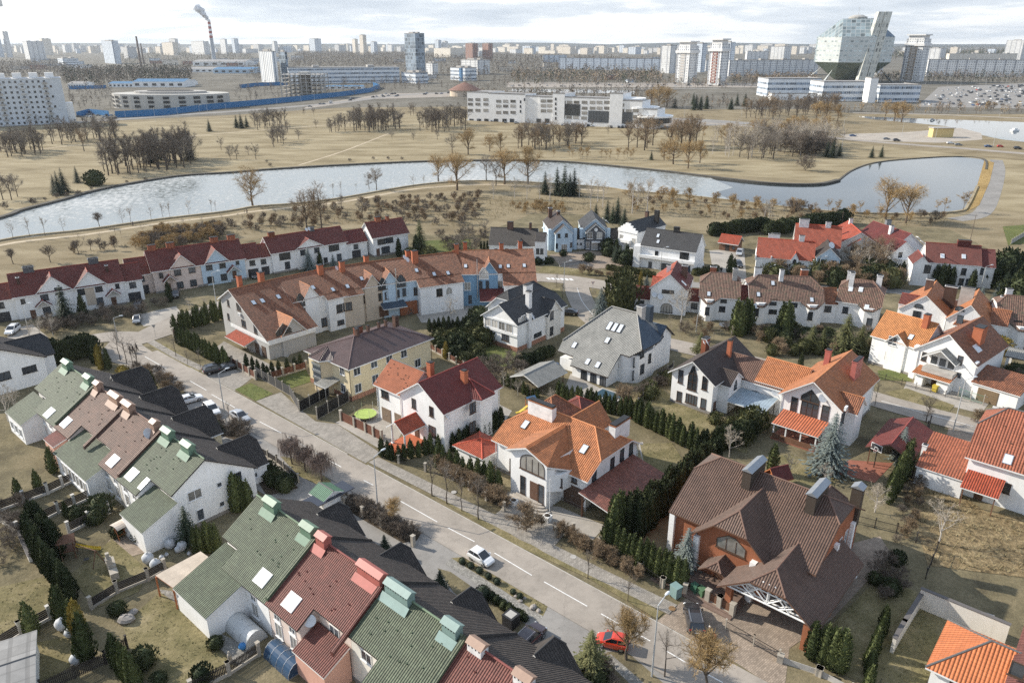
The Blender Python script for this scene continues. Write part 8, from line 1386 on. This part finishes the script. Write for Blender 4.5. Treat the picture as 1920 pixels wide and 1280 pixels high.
for a in (('slim white tower block at the far left edge',7,22,108,60,30,'white'),('pale tower cut by the left edge of the skyline',-8,6,108,68,30,'blue'),('white stepped apartment block right of the slim left tower',26,78,112,78,40,'white'),('cream blocks cluster behind the stepped white block',68,96,104,73,60,'cream'),('pale blue tall hotel-like block with a dark blue stripe, left skyline',168,225,120,77,40,'blue'),('low blue-banded building before the left skyline',90,140,124,110,40,'band'),('grey block right of the pale blue hotel-like block',222,254,110,89,40,'grey'),('white gabled block on the left skyline by the striped chimney',285,334,104,80,60,'beige'),('tall grey block on the left skyline by the striped chimney',308,336,102,73,60,'grey'),('long white block behind the striped chimney',340,392,103,78,50,'white'),('white tower right of the striped chimney',408,428,102,74,40,'white'),('blue-grey tower right of the white chimney-side tower',433,448,100,73,40,'blue'),('long white office with blue window bands in the middle',543,750,158,128,60,'band',155),('white tower of vertical stripes by the hoarding',477,522,156,97,60,'stripe'),('grey glass half of the striped tower',522,543,155,98,60,'glass'),('tall dark glass office tower standing alone',758,797,140,63,70,'glass'),('low flat podium under the glass office tower',748,801,157,137,80,'band'),('small white block right of the glass office tower',797,821,142,119,40,'white'),('white building with a blue corner right of the glass tower',842,893,152,128,50,'band'),('blue corner part of the white building right of the glass tower',861,868,153,128,20,'blueg'),('white office slab behind the blue-cornered building',862,918,140,113,40,'white'),('left of the twin brick towers with pointed tops',872,896,114,82,40,'brick'),('right of the twin brick towers with pointed tops',904,924,114,82,40,'brick'),('white wide hall before the twin brick towers',876,911,106,97,60,'stripe'),('long cream block left of the brick towers',810,868,108,91,60,'cream'),('tall beige twin tower on the middle skyline',674,688,104,66,50,'beige'),('slim beige companion tower on the middle skyline',660,672,103,74,50,'cream'),('blue-topped tower pair on the middle skyline',577,602,100,73,60,'blue'),('white tower left of the middle woods',509,521,100,78,40,'white'),('pale blue tower right of the tall beige twins',694,708,103,79,40,'blue'),('glass-topped tower behind the middle office tower',815,828,102,76,40,'blue'),('white high-rise behind the middle office tower',829,840,102,78,40,'white')):
 slab(*a[:7],**({'vb2': a[7]} if len(a)>7 else {'corner': None if a[2]-a[1]>60 else .6 if 'stripe' not in a[0] else .85}),name='office_building' if 'office' in a[0] or 'glass' in a[0] or 'tower of' in a[0] else 'apartment_block')
cr=random.Random(8)
for reg,u0,u1,n,v0,v1,g in (('left',-20,480,52,96,101,'beige'),('middle',490,960,52,95.5,99,'cream'),('right',940,1530,84,96,103,'cream'),('far right',1650,1930,14,102,108,'white')):
 for i in range(n):
  u=u0+(u1-u0)*(i+cr.random())/n;w=cr.uniform(7,26);vb=cr.uniform(v0,v1);slab('pale apartment block among many on the %s skyline' % reg,u,u+w,vb,vb-cr.uniform(6,15),60,cr.choice([g,'white','cream','grey','beige','blue']),group='pale blocks on the %s skyline' % reg,boxes=cr.choice([0,1,2]),corner=cr.uniform(.45,.8))
for a in (('long pale blue panel block with dark stairwell stripes',1047,1240,130,109,16,'blue',133),('grey-blue block left of the long pale blue panel block',1018,1062,117,104,16,'blue'),('tall pale tower first in the row before the library',1240,1268,138,86,22,'white'),('tall pale blue tower behind the second tower before the library',1303,1323,136,82,22,'blue'),('tall pale blue tower behind the ornamented tower',1354,1376,140,80,22,'blue'),('long panel block left of the glass library',1366,1532,143,114,18,'white',140),('small white block between the towers',1311,1335,134,113,18,'white'),('long panel block right of the glass library',1736,1960,143,112,18,'white',146),('white high-rise row behind the right panel block',1742,1778,116,91,24,'white'),('beige tower behind the right panel block',1783,1799,113,89,24,'beige'),('white tower at the right edge of the skyline',1893,1930,114,76,30,'white'),('long white row behind the right panel block',1778,1905,115,101,20,'cream'),('pale tower behind the glass library, right side',1628,1660,140,86,26,'white'),('white block left behind the library',1450,1487,112,88,26,'white'),('white block behind the long left panel block',1400,1440,112,97,26,'white')): slab(*a[:7],**({'vb2': a[7]} if len(a)>7 else {}),boxes=4 if 'long' in a[0] else 1,corner=None if 'long' in a[0] else .5)
def ornate(label,u0,u1,vb,vt,orn):
 a,b=P(u0,vb),P(u1,vb);l=(b-a).length;h=ztop(a,vt);az=math.radians(40);w,dp=l*.52/math.cos(az),l*.48/math.sin(az);e=thing('tower_block',label,'building',a.lerp(b,.48),az);m=MB();uvbox(m,0,w,0,dp,0,h,0,1);m.build('wall',[FAC['white'],ROOFC],e)
 m=MB();m.box(-2,w+1,-2,dp+2,h-11,h-7);m.box(2,w-3,2,dp-2,h,h+5);m.box(-1,w,-1,dp+1,h+5,h+7);m.build('crown',CHW,e);m=MB()
 for k in range(11): z=h*.05+k*h*.075;m.box(-.4,-.05,dp*.3,dp*.72,z,z+h*.058,0);m.box(-.5,-.4,dp*.4,dp*.62,z+h*.012,z+h*.042,1)
 m.build('mosaic_panel',[plain('mosaic_'+orn,{'red': (.24,.08,.055),'grey': (.50,.49,.47),'tan': (.36,.29,.22)}[orn],.8),plain('mosaic_light',(.55,.5,.45),.8)],e)
ornate('white tower with a pale round medallion panel, second in the row before the library',1270,1309,156,86,'grey');ornate('white tower with a dark red mosaic strip before the library',1330,1366,160,82,'red');ornate('white tower with a brown mosaic strip right of the library',1698,1741,154,73,'tan')
# glass library: a many-sided glass body on a foot, with a slanting lift tower, over a white podium
b=P(1590,153);L_=thing('library_building','giant faceted glass building with a slanted lift tower over a white podium','building',b);sc=(P(1656,153)-P(1521,153)).length/2/2.55;s2=1+math.sqrt(2);zc=ztop(b,93);top=ztop(b,36);sz=(top-zc)/s2
lc,ls_=math.cos(-.32)*sc,math.sin(-.32)*sc
def lib(x,y,z): return (x*lc-y*ls_,x*ls_+y*lc,zc+z*sz)
GLT=facade('library_glass',(.36,.39,.39),(.11,.14,.15),7,9,.88,.84);GLB=plain('library_blue_glass',(.05,.10,.15),.12,0,.8);GLW=facade('library_white_grid',(.56,.59,.57),(.26,.30,.30),7,7,.6,.3);GLD=plain('library_dark_glass',(.13,.17,.13),.12,0,.8)
up=[(1,1),(1,-1),(-1,-1),(-1,1)];eq=[(1,s2),(s2,1),(s2,-1),(1,-s2),(-1,-s2),(-s2,-1),(-s2,1),(-1,s2)]
m=MB();q4=lambda w,h: [(0,0),(w,0),(w,h),(0,h)];wq=2*sc
m.poly([lib(*p,s2) for p in up][::-1],3,q4(wq,wq))
for k in range(8):
 a,c=eq[k],eq[(k+1) % 8];m.poly([lib(*a,-1),lib(*a,1),lib(*c,1),lib(*c,-1)],1 if k in (3,4,2) else 0,[(0,0),(0,2*sz),(wq,2*sz),(wq,0)])
for sg in (1,-1):
 for k in range(4):
  a,c=up[k],up[(k+1) % 4];e0,e1=eq[2*k+1],eq[(2*k+2) % 8]
  if abs(a[0]-c[0])<.1: f4=[(a[0]*s2,a[1]),(c[0]*s2,c[1])]
  else: f4=[(a[0],a[1]*s2),(c[0],c[1]*s2)]
  pz=[lib(*a,sg*s2),lib(*c,sg*s2),lib(*f4[1],sg),lib(*f4[0],sg)];m.poly(pz if sg<0 else pz[::-1],(2 if k in (0,3) else 0) if sg>0 else 3,q4(wq,wq))
  tr_=[lib(*a,sg*s2),lib(a[0]*s2,a[1],sg),lib(a[0],a[1]*s2,sg)];m.poly(tr_,(2 if a[0]>0 else 0) if sg>0 else 3,[(0,0),(wq,0),(0,wq)])
m.build('glass_body',[GLT,GLW,GLB,GLD],L_);m=MB();z0=zc-s2*sz;m.prism([(sc*.9*math.cos(a),sc*.9*math.sin(a)) for a in [i*math.pi/4 for i in range(8)]],0,z0+1);m.build('foot',CONC,L_);SKG=plain('skirt_glass',(.45,.47,.45),.3)
for p in ((-1.9,-1.2),(1.9,-1.2),(-1.9,1.5),(1.9,1.5)): m=MB();m.poly([(p[0]*sc*1.25,p[1]*sc*1.25-4,0),(p[0]*sc*1.25,p[1]*sc*1.25+4,0),(p[0]*sc*.8,p[1]*sc*.8,z0+sz)]);m.poly([(p[0]*sc*1.25,p[1]*sc*1.25+4,0),(p[0]*sc*1.25+4,p[1]*sc*1.25,0),(p[0]*sc*.8,p[1]*sc*.8,z0+sz)]);m.build('glass_skirt',SKG,L_)
m=MB()
pm=sc/28.0
for b0,b1,t0,t1 in ((-14,0,8,19),(2,14,20,33)):
 y=-s2*sc-6;t=top+9;bq=[(b0*pm,y,0),(b1*pm,y,0),(b1*pm,y+10,0),(b0*pm,y+10,0)];tq_=[(t0*pm,y+6,t),(t1*pm,y+6,t),(t1*pm,y+16,t),(t0*pm,y+16,t)]
 for i in range(4): j=(i+1) % 4;m.poly([bq[i],bq[j],tq_[j],tq_[i]],0,[(0,0),(8,0),(8,t),(0,t)])
 m.poly(tq_,1)
m.build('lift_tower',[facade('lift_lattice',(.56,.56,.50),(.26,.27,.25),4,9,.5,.6),CONC],L_);m=MB();m.lathe([(sc*.6,top),(sc*.6,top+3),(sc*.3,top+6)],16);m.tube((0,0,top),(0,0,top+18),.4,.15,5);m.build('roof_cap',CONC,L_)
def pod(label,u0,u1,vb,vt,dep,mat='band',vb2=None): return slab(label,u0,u1,vb,vt,dep,mat,vb2,'library_podium',boxes=0)
pod('wide white banded left half of the podium before the glass library',1437,1536,182,148,40);pod('white banded right half of the podium before the glass library',1540,1628,190,154,40,'band');pod('tall white pylon of the podium before the glass library',1626,1640,193,147,14,WHITE);pod('low white stepped wing of the podium, right of the pylon',1648,1722,192,160,40,'band');pod('white lower storey of the podium, left front',1446,1545,188,176,14,WHITE)
# white office block in the park: every window its own
WO=House('office_block','long white office block with stepped roofs and big glass panels in the park',877,226,(1231,243),cat='office');ht=lambda u,v: WO.hit(u,v,'y',0)
def blk(u0,u1,vt,y0=0,y1=22,name='wall',mat=None):
 a,c=ht(u0,230).x,ht(u1,230).x;z=ht((u0+u1)/2,vt).z;m=MB();m.box(a,c,y0,y1,0,z);m.build(name,mat or WHITE,WO.e);m=MB();m.box(a+.5,c-.5,y0+.5,y1-.5,z,z+.15);m.box(a,c,y0-.1,y0+.25,z,z+.9);m.build('roof',ROOFC,WO.e);return a,c,z
blk(877,916,174,0,30);blk(916,984,177);blk(984,1012,182,2);blk(1011,1040,183);blk(1036,1058,176,-.6);blk(1058,1142,184.5);blk(1142,1166,176,-.6,20);blk(1166,1202,190);blk(1202,1231,206)
m=MB();a=ht(1231,225).x;[m.lathe([(14-2*i,z),(14-2*i,z+3.4)],24,c=(a-6-i*9,12,0)) for i,z in enumerate((4,10,16))];m.build('curved_glazing',GL,WO.e);m=MB();[m.lathe([(15-2*i,z),(15-2*i,z+1.2)],24,c=(a-6-i*9,12,0)) for i,z in enumerate((8,14,20))];m.build('curved_roof',WHITE,WO.e)
rw=[(u,v) for u in (882,896,911) for v in (187,195.5,207)]+[(u,v) for u in (935,948,962) for v in (190,199,211)]+[(u,v) for u in (1019,1031) for v in (189.5,198.5,208)]+[(u,192) for u in (1055.5,1068,1081,1096,1111,1124,1138)]+[(u,203) for u in (1096,1111,1124,1138)]+[(u,v) for u,v in ((1165,197),(1165,207),(1179,208),(1192,208),(1192,219),(1206,219),(1221,220),(1191,228),(1205,228),(1218,229),(1055,219),(1067,220),(1080,220.5),(1095,221.5),(1096,212))]
WO.win('S',0,rw,4.6,2.0,'bc',4,1);WO.win('S',-.6,[(1042,v) for v in (186,195,204,213,222)],1.4,2.0,'b',1);WO.win('S',0,[(1068,206),(1123,219),(1165,221)],18,8.5,'k',8,4);WO.win('S',0,[(976,191),(976,200),(976,209),(983.5,187)],1.4,2,'b',1);WO.win('S',0,[(u,226.5) for u in (884,898,912,930,946,960,1010,1026)],4,3,'k',3)
# white apartment block at the left with its balconies
AB=House('apartment_block','nine-storey white apartment block with blue-grey balconies at the left edge',-90,241,(131,231),cat='apartments');z9=AB.hit(60,148,'y',0).z;lx=AB.hit(131,231,'y',0).x;AB.vol(0,lx,0,16,z9,z9+.8,'x',0,0,wallmat('apartment_render',(.60,.64,.68)),plain('tin_roof',(.5,.5,.5),.6),.3,cap=False)
fl=z9/9;cols=[lx*(.36+.64*i/13) for i in range(13)]
for j in range(9):
 for i,x in enumerate(cols):
  if i % 4 == 2: m=MB();m.box(x-1.7,x+1.7,-1.3,0,j*fl+.2,j*fl+1.3);m.box(x-1.7,x+1.7,-1.3,0,j*fl,j*fl+.2);m.build('balcony',CONC if i % 3 else FAC['grey'],AB.e)
 AB.win('S',0,[(x,j*fl+1.0) for i,x in enumerate(cols)][j % 2::1][:11],1.5,1.5,'k',2,1,px=False)
AB.roof=None
for i in range(4): AB.box('roof_house',lx*(.45+.14*i),lx*(.45+.14*i)+6,4,11,z9+.6,z9+4.2,WHITE)
AB.box('side_wing',lx,lx+5,3,14,0,z9*.45,WHITE)
# construction site: hoarding, concrete rotunda, bare concrete frame, blue-roofed sheds
HOARD=plain('blue_hoarding',(.025,.16,.36),.6,var=.15,scale=.3)
def hoarding(label,pts,h=4.0):
 q=[P(*p) for p in pts];o=thing('construction_hoarding',label,'hoarding',q[0])
 for a,c in zip(q,q[1:]):
  d=c-a;n=max(1,int(d.length/12))
  for i in range(n): m=MB();l=d.length/n;m.box(.05,l-.05,-.05,.05,0,h);[m.box(x,x+.15,.05,.3,0,h) for x in (.2,l/2,l-.4)];m.build('panel',HOARD,o,False,a+d*(i/n)-q[0],math.atan2(d.y,d.x))
hoarding('long bright blue hoarding along the avenue round the building site',[(217,221),(300,217),(415,204),(480,198),(560,190),(640,181),(695,173),(712,166),(700,162)],5.5);hoarding('short blue hoarding beside the white apartment block',[(145,220),(168,214),(205,218)],4.5);hoarding('blue hoarding behind the site, far side',[(130,168),(200,166)],4.5);hoarding('blue hoarding before the striped tower',[(450,166),(480,162),(540,160)],5)
b=P(300,206);R_=thing('concrete_rotunda','unfinished pale concrete drum building with dark openings behind the blue hoarding','building',b);hh=ztop(b,178);w=(P(412,206)-P(190,206)).length/2;m=MB();pr=[(w*math.cos(a_),30+30*math.sin(a_)) for a_ in [i*math.pi/12 for i in range(24)]];m.prism(pr,0,hh);m.build('wall',wallmat('raw_concrete',(.50,.48,.44)),R_);m=MB();m.prism([(x*.62,30+(y-30)*.6) for x,y in pr],hh,hh+2);m.prism([(x*.4,30+(y-30)*.4) for x,y in pr],hh+2,hh+2.4,1);m.build('roof',[CONC,plain('dark_void',(.07,.07,.07),.9)],R_)
m=MB()
for i in range(13,23):
 a_=(i+.5)*math.pi/12
 for z in (hh*.12,hh*.42,hh*.70):
  c_=Vector((w*1.0*math.cos(a_),30+30.0*math.sin(a_),z));t_=Vector((-w*math.sin(a_),30*math.cos(a_),0)).normalized();n_=Vector((t_.y,-t_.x,0));m.poly([c_-t_*3+n_*.3,c_+t_*3+n_*.3,c_+t_*3+n_*.3+Vector((0,0,hh*.17)),c_-t_*3+n_*.3+Vector((0,0,hh*.17))])
m.build('window_openings',plain('dark_opening',(.05,.05,.05),.9),R_)
b=P(529,184);e=thing('concrete_frame_building','bare concrete frame of an unfinished building with open floors','building',b,-.05);w=(P(602,181)-b).length;hh=ztop(b,141);m=MB();[m.box(0,w,0,30,hh*k/6,hh*k/6+.5) for k in range(1,7)];m.build('floor_slabs',CONC,e);m=MB();[m.cb(w*i/8,y,0,.8,.8,hh+2) for i in range(9) for y in (.6,15,29.4)];m.build('columns',CONC,e);m=MB();m.box(w*.4,w*.62,10,22,0,hh+3);m.build('core',MATS['raw_concrete'],e)
BLR=plain('blue_roof',(.06,.17,.30),.5)
for lb,u0,u1,vb,vt,d in (('low white shed with a blue roof behind the rotunda, left',204,250,164,153,30),('long low building with a bright blue roof behind the rotunda',250,346,164,148,40),('blue-roofed shed right of the long blue roof',350,362,160,150,20),('blue shed by the foot of the striped chimney',400,478,138,126,60),('white blue-roofed site hut inside the hoarding',606,680,167,160,20),('beige long wall building beside the hoarding, left',128,158,165,153,30),('grey workshop left of the striped chimney',330,400,136,126,60),('pale warehouse with a curved roof left of the striped chimney',362,460,124,112,80)):
 e=House('site_building',lb,u0,vb,(u1,vb),cat='building');x=(P(u1,vb)-P(u0,vb)).length;z=max(3,e.hit((u0+u1)/2,vt,'y',d*.5).z);e.vol(0,x,0,d,z*.7,z,'x',0,0,BLUEW if 'blue shed' in lb else WHITE,BLR if 'blue' in lb else ROOFC,.4,cap=False);e.win('S',0,[(x*(k+.5)/6,z*.2) for k in range(6)],x/12,z*.3,'k',2,px=False)
o=thing('round_hall','round hall with a brown pleated tent roof by the car park','building',P(872,180));rr=(P(900,180)-P(843,180)).length/2;m=MB();m.lathe([(rr,0),(rr,7)],28);m.build('wall',BEIGE,o);m=MB();m.lathe([(rr*1.08,7),(rr*.5,12.5),(.5,16)],28);m.build('roof',plain('pleated_roof',(.22,.12,.09),.8),o)
# chimneys and smoke
b=P(403,122);o=thing('factory_chimney','tall factory chimney banded red and white at the top, smoking','chimney',b);hh=ztop(b,37);m=MB();m.tube((0,0,0),(0,0,hh*.60),hh*.05,hh*.04,20);m.build('shaft',plain('chimney_grey',(.40,.43,.46),.8),o);m=MB();k=8
for i in range(k): z0,z1=hh*(.60+.4*i/k),hh*(.60+.4*(i+1)/k);m.tube((0,0,z0),(0,0,z1),hh*(.04-.006*i/k),hh*(.04-.006*(i+1)/k),20,i % 2 if 1 else 0)
m.build('banded_top',[plain('band_red',(.33,.06,.045),.7),FW],o)
m=MB();sr=random.Random(3)
for i in range(26): t_=i/25;m.blob((-hh*.22*t_ ** .8+sr.uniform(-4,4),sr.uniform(-3,3),hh*(1.0+.26*t_)+sr.uniform(-3,3)),hh*(.028+.05*t_),hh*(.03+.04*t_),hh*(.028+.035*t_),12,8,.18)
SM,t,bs=nt('smoke_white',1,0,0);bs.inputs['Base Color'].default_value=(.92,.92,.93,1);bs.inputs['Alpha'].default_value=.55;tag(m.build('smoke',SM,loc=b,smooth=True),kind='stuff')
for lb,u,v,vt in (('taller dark brick factory chimney on the left',265,126,70),('shorter dark brick factory chimney beside the taller one',270,120,83)):
 b=P(u,v);hh=ztop(b,vt);o=thing('brick_chimney',lb,'chimney',b);m=MB();m.tube((0,0,0),(0,0,hh),hh*.045,hh*.028,14);m.build('shaft',plain('old_brick',(.16,.12,.10),.9),o);m=MB();m.tube((0,0,hh),(0,0,hh+2),hh*.034,hh*.034,14);m.build('rim',BLACKM,o)
# pond side
o=thing('kiosk','yellow kiosk on the plaza by the second pond','kiosk',P(1767,258));m=MB();m.box(-7,7,0,6,0,6);m.build('wall',plain('kiosk_yellow',(.62,.48,.22),.7),o);m=MB();m.box(-7.6,7.6,-.8,6.4,6,6.5);m.build('roof',CONC,o)
o=thing('boat','small white boat floating on the second pond','boat',P(1903,246)+Vector((0,0,.05)),.3);m=MB();m.prism([(-3.5,-1.3),(2.5,-1.3),(4.2,0),(2.5,1.3),(-3.5,1.3)],-.1,1.0);m.build('hull',FW,o);m=MB();m.box(-2,1,-.9,.9,1.0,2.0);m.build('cabin',FW,o)
# woods that read as one mass
def wood(name,poly,n,h,mats,seed,hv=.35,tw=.22,nt_=13):
 g=random.Random(seed);q=[P(*p) for p in poly];q=[(p.x,p.y) for p in q];x0,x1,y0,y1=min(p[0] for p in q),max(p[0] for p in q),min(p[1] for p in q),max(p[1] for p in q);m=MB();k=0
 while k<n:
  x,y=g.uniform(x0,x1),g.uniform(y0,y1)
  if not inpoly(x,y,q): continue
  k += 1;hh=h*g.uniform(1-hv,1+hv*.6);mi=g.randrange(len(mats));r=hh*.3
  m.poly([(x-.25,y,0),(x+.25,y,0),(x,y,hh*.7)],mi)
  for _ in range(nt_):
   a=g.uniform(0,6.28);e=g.uniform(0,1) ** .5;z=g.uniform(.22,1);rr=r*math.sin(max(.15,math.pi*min(.93,z)))*e;p=Vector((x+rr*math.cos(a),y+rr*math.sin(a),hh*z));d=Vector((g.uniform(-1,1),g.uniform(-1,1),g.uniform(.1,1.2)))*(hh*.13);s=d.cross(Vector((g.uniform(-1,1),g.uniform(-1,1),g.uniform(-1,1)))).normalized()*(hh*tw*.3);m.poly([p-s,p+s,p+d],mi)
 tag(m.build(name,mats),kind='stuff')
WT=[TWG,TWB];PN=[LFD,LFM]
wood('woodland',[(540,128),(760,132),(760,101),(560,99)],2600,15,WT,1);wood('woodland',[(760,140),(1240,150),(1240,112),(930,104),(760,104)],2200,15,WT,2);wood('woodland',[(120,165),(360,158),(360,132),(120,136)],1000,15,WT+[LFD],3);wood('woodland',[(-60,150),(120,150),(130,118),(-60,120)],700,13,WT,4);wood('woodland',[(230,130),(480,126),(470,100),(230,102)],900,13,WT+[LFD],5)
wood('woodland',[(960,158),(1240,160),(1245,142),(960,142)],700,14,WT+[LFD,TWR],6);wood('woodland',[(1370,160),(1530,162),(1530,146),(1370,146)],260,12,WT+[TWR],7);wood('woodland',[(1640,156),(1960,158),(1960,144),(1640,144)],420,12,WT+[LFD],8);wood('woodland',[(460,150),(560,150),(560,128),(460,128)],200,12,WT,9);wood('woodland',[(870,196),(1260,190),(1260,168),(870,172)],240,9,WT+[TWR],12)
for nm,poly,n,h,sd in (('far_forest',[(1480,96),(2000,98),(2000,86),(1480,86)],5200,26,10),('far_forest',[(-100,94),(1480,94),(1480,85.5),(-100,85.5)],5200,24,11),('far_forest',[(1640,112),(1900,112),(1900,98),(1640,98)],1600,20,13)): wood(nm,poly,n,h,PN+[TWB],sd,.3,.5,7)
# low buildings and works between the woods
for i in range(44):
 u=cr.choice([cr.uniform(280,480),cr.uniform(440,900),cr.uniform(930,1240),cr.uniform(0,200)]);vb=cr.uniform(116,132) if u<480 else cr.uniform(112,165) if u>600 else cr.uniform(112,128);w=cr.uniform(8,34);slab('small pale low building among trees behind the park',u,u+w,vb,vb-cr.uniform(4,9),25,cr.choice(['white','cream','grey','blue','band','beige','brick']),name='low_building',group='low buildings among trees behind the park',boxes=0)
for sd,poly,n,h,mt in ((21,[(440,200),(760,172),(960,172),(960,158),(440,164)],150,9,WT),(22,[(960,205),(1560,205),(1560,190),(960,190)],170,9,WT+[TWR]),(23,[(130,205),(210,205),(210,160),(130,160)],60,9,WT),(24,[(1560,212),(1960,216),(1960,206),(1560,204)],90,8,WT+[TWR,TWO]),(25,[(1240,166),(1440,166),(1440,150),(1240,150)],130,11,WT+[TWR,LFD]),(26,[(640,160),(960,162),(960,140),(640,140)],160,11,WT),(27,[(-40,236),(140,236),(140,226),(-40,226)],40,8,WT+[LFD])): wood('woodland',poly,n,h,mt,sd,nt_=40,tw=.1)
# hills on the horizon
m=MB();n=60
for i in range(n+1): x=-11800+23600*i/n;z=40+30*abs(math.sin(i*.37))*abs(math.sin(i*.11+1));m.v += [(x,12500,-5),(x,13000,z),(x,13900,-5)]
for i in range(n):
 for k in (0,1): m.f.append((i*3+k,i*3+3+k,i*3+4+k,i*3+1+k));m.m.append(0)
tag(m.build('hills',groundmat('forest_hill',[(.3,(.03,.04,.04)),(.7,(.06,.07,.06))],.01,.05),smooth=True),kind='structure')

HZM=bpy.data.materials.new('haze');HZM.use_nodes=True;t=HZM.node_tree;t.nodes.remove(t.nodes['Principled BSDF']);pv=N(t,'ShaderNodeVolumePrincipled');pv.inputs['Density'].default_value=4.5e-5;pv.inputs['Color'].default_value=(.86,.93,1,1);pv.inputs['Anisotropy'].default_value=.3;L(t,pv,'Volume',t.nodes['Material Output'],'Volume')
m=MB();m.box(-12500,12500,-120,14500,-8,330);tag(m.build('haze',HZM),kind='stuff')
bpy.data.objects.remove(f.e)
# ---------------------------------------------------------------- sky, sun, camera
SUNAZ=Vector((-0.94,0.34,0)).normalized();SUNEL=math.radians(30)
w=bpy.data.worlds.new('World');SC.world=w;w.use_nodes=True
t=w.node_tree;bg=t.nodes['Background'];bg.inputs['Strength'].default_value=0.1
sk=N(t,'ShaderNodeTexSky',sky_type='NISHITA');sk.sun_disc=False;sk.sun_elevation=SUNEL;sk.sun_rotation=math.atan2(SUNAZ.x,SUNAZ.y)
sk.altitude=200;sk.dust_density=1.5
tc=N(t,'ShaderNodeTexCoord');sx=N(t,'ShaderNodeSeparateXYZ');L(t,tc,'Generated',sx,0)
zc=mth(t,'MAXIMUM',sx.outputs[2],0.0)
cv=N(t,'ShaderNodeCombineXYZ');t.links.new(mth(t,'MULTIPLY',sx.outputs[0],4.2),cv.inputs[0]);t.links.new(mth(t,'MULTIPLY',sx.outputs[1],4.2),cv.inputs[1]);t.links.new(mth(t,'MULTIPLY',mth(t,'POWER',zc,0.8),21),cv.inputs[2])
n1=noise(t,0.9,7,0.62,vec=cv.outputs[0]);n2=noise(t,0.45,5,0.6,vec=cv.outputs[0])
# white and grey cloud low over the horizon, blue-grey broken cloud higher up
f=mth(t,'ADD',mth(t,'MULTIPLY',n1.outputs[0],.7),mth(t,'MULTIPLY',n2.outputs[0],.4))
cc=ramp(t,[(0.49,(9.8,9.9,9.8)),(0.545,(8.6,8.8,8.9)),(0.59,(6.6,7.1,7.6)),(0.70,(5.0,5.6,6.3))]);t.links.new(f,cc.inputs[0])
hi=mixc(t,0.6,(sk,'Color'),(5.6,6.7,8.4));hi=mixc(t,(cc,'Color'),hi,hi)
hz=ramp(t,[(0.06,(1,1,1)),(0.28,(0,0,0))]);t.links.new(zc,hz.inputs['Fac'])
low=mixc(t,1.0,(cc,'Color'),(1,1,1),'MULTIPLY')
c=mixc(t,(hz,'Color'),hi,low)
L(t,c[0],c[1],bg,'Color')
sl=bpy.data.lights.new('sun','SUN');sl.energy=5.0;sl.angle=math.radians(0.53);sl.color=(1.0,0.93,0.82)
so=bpy.data.objects.new('sun',sl);COL.objects.link(so);sd=Vector((SUNAZ.x*math.cos(SUNEL),SUNAZ.y*math.cos(SUNEL),math.sin(SUNEL)));so.rotation_euler=sd.to_track_quat('Z','Y').to_euler()
cam=bpy.data.cameras.new('camera');co=bpy.data.objects.new('camera',cam);COL.objects.link(co)
cam.sensor_width=36;cam.lens=36*F/1920;cam.clip_start=1;cam.clip_end=60000;co.location=(0,0,CH);co.rotation_euler=(math.pi/2-PIT,0,0);SC.camera=co
SC.view_settings.view_transform='Standard';SC.view_settings.look='None';SC.view_settings.exposure=0.42;SC.view_settings.gamma=1
SC.cycles.max_bounces=5;SC.cycles.diffuse_bounces=3;SC.cycles.glossy_bounces=2;SC.cycles.transparent_max_bounces=4;SC.cycles.use_denoising=False
SC.cycles.volume_bounces=0
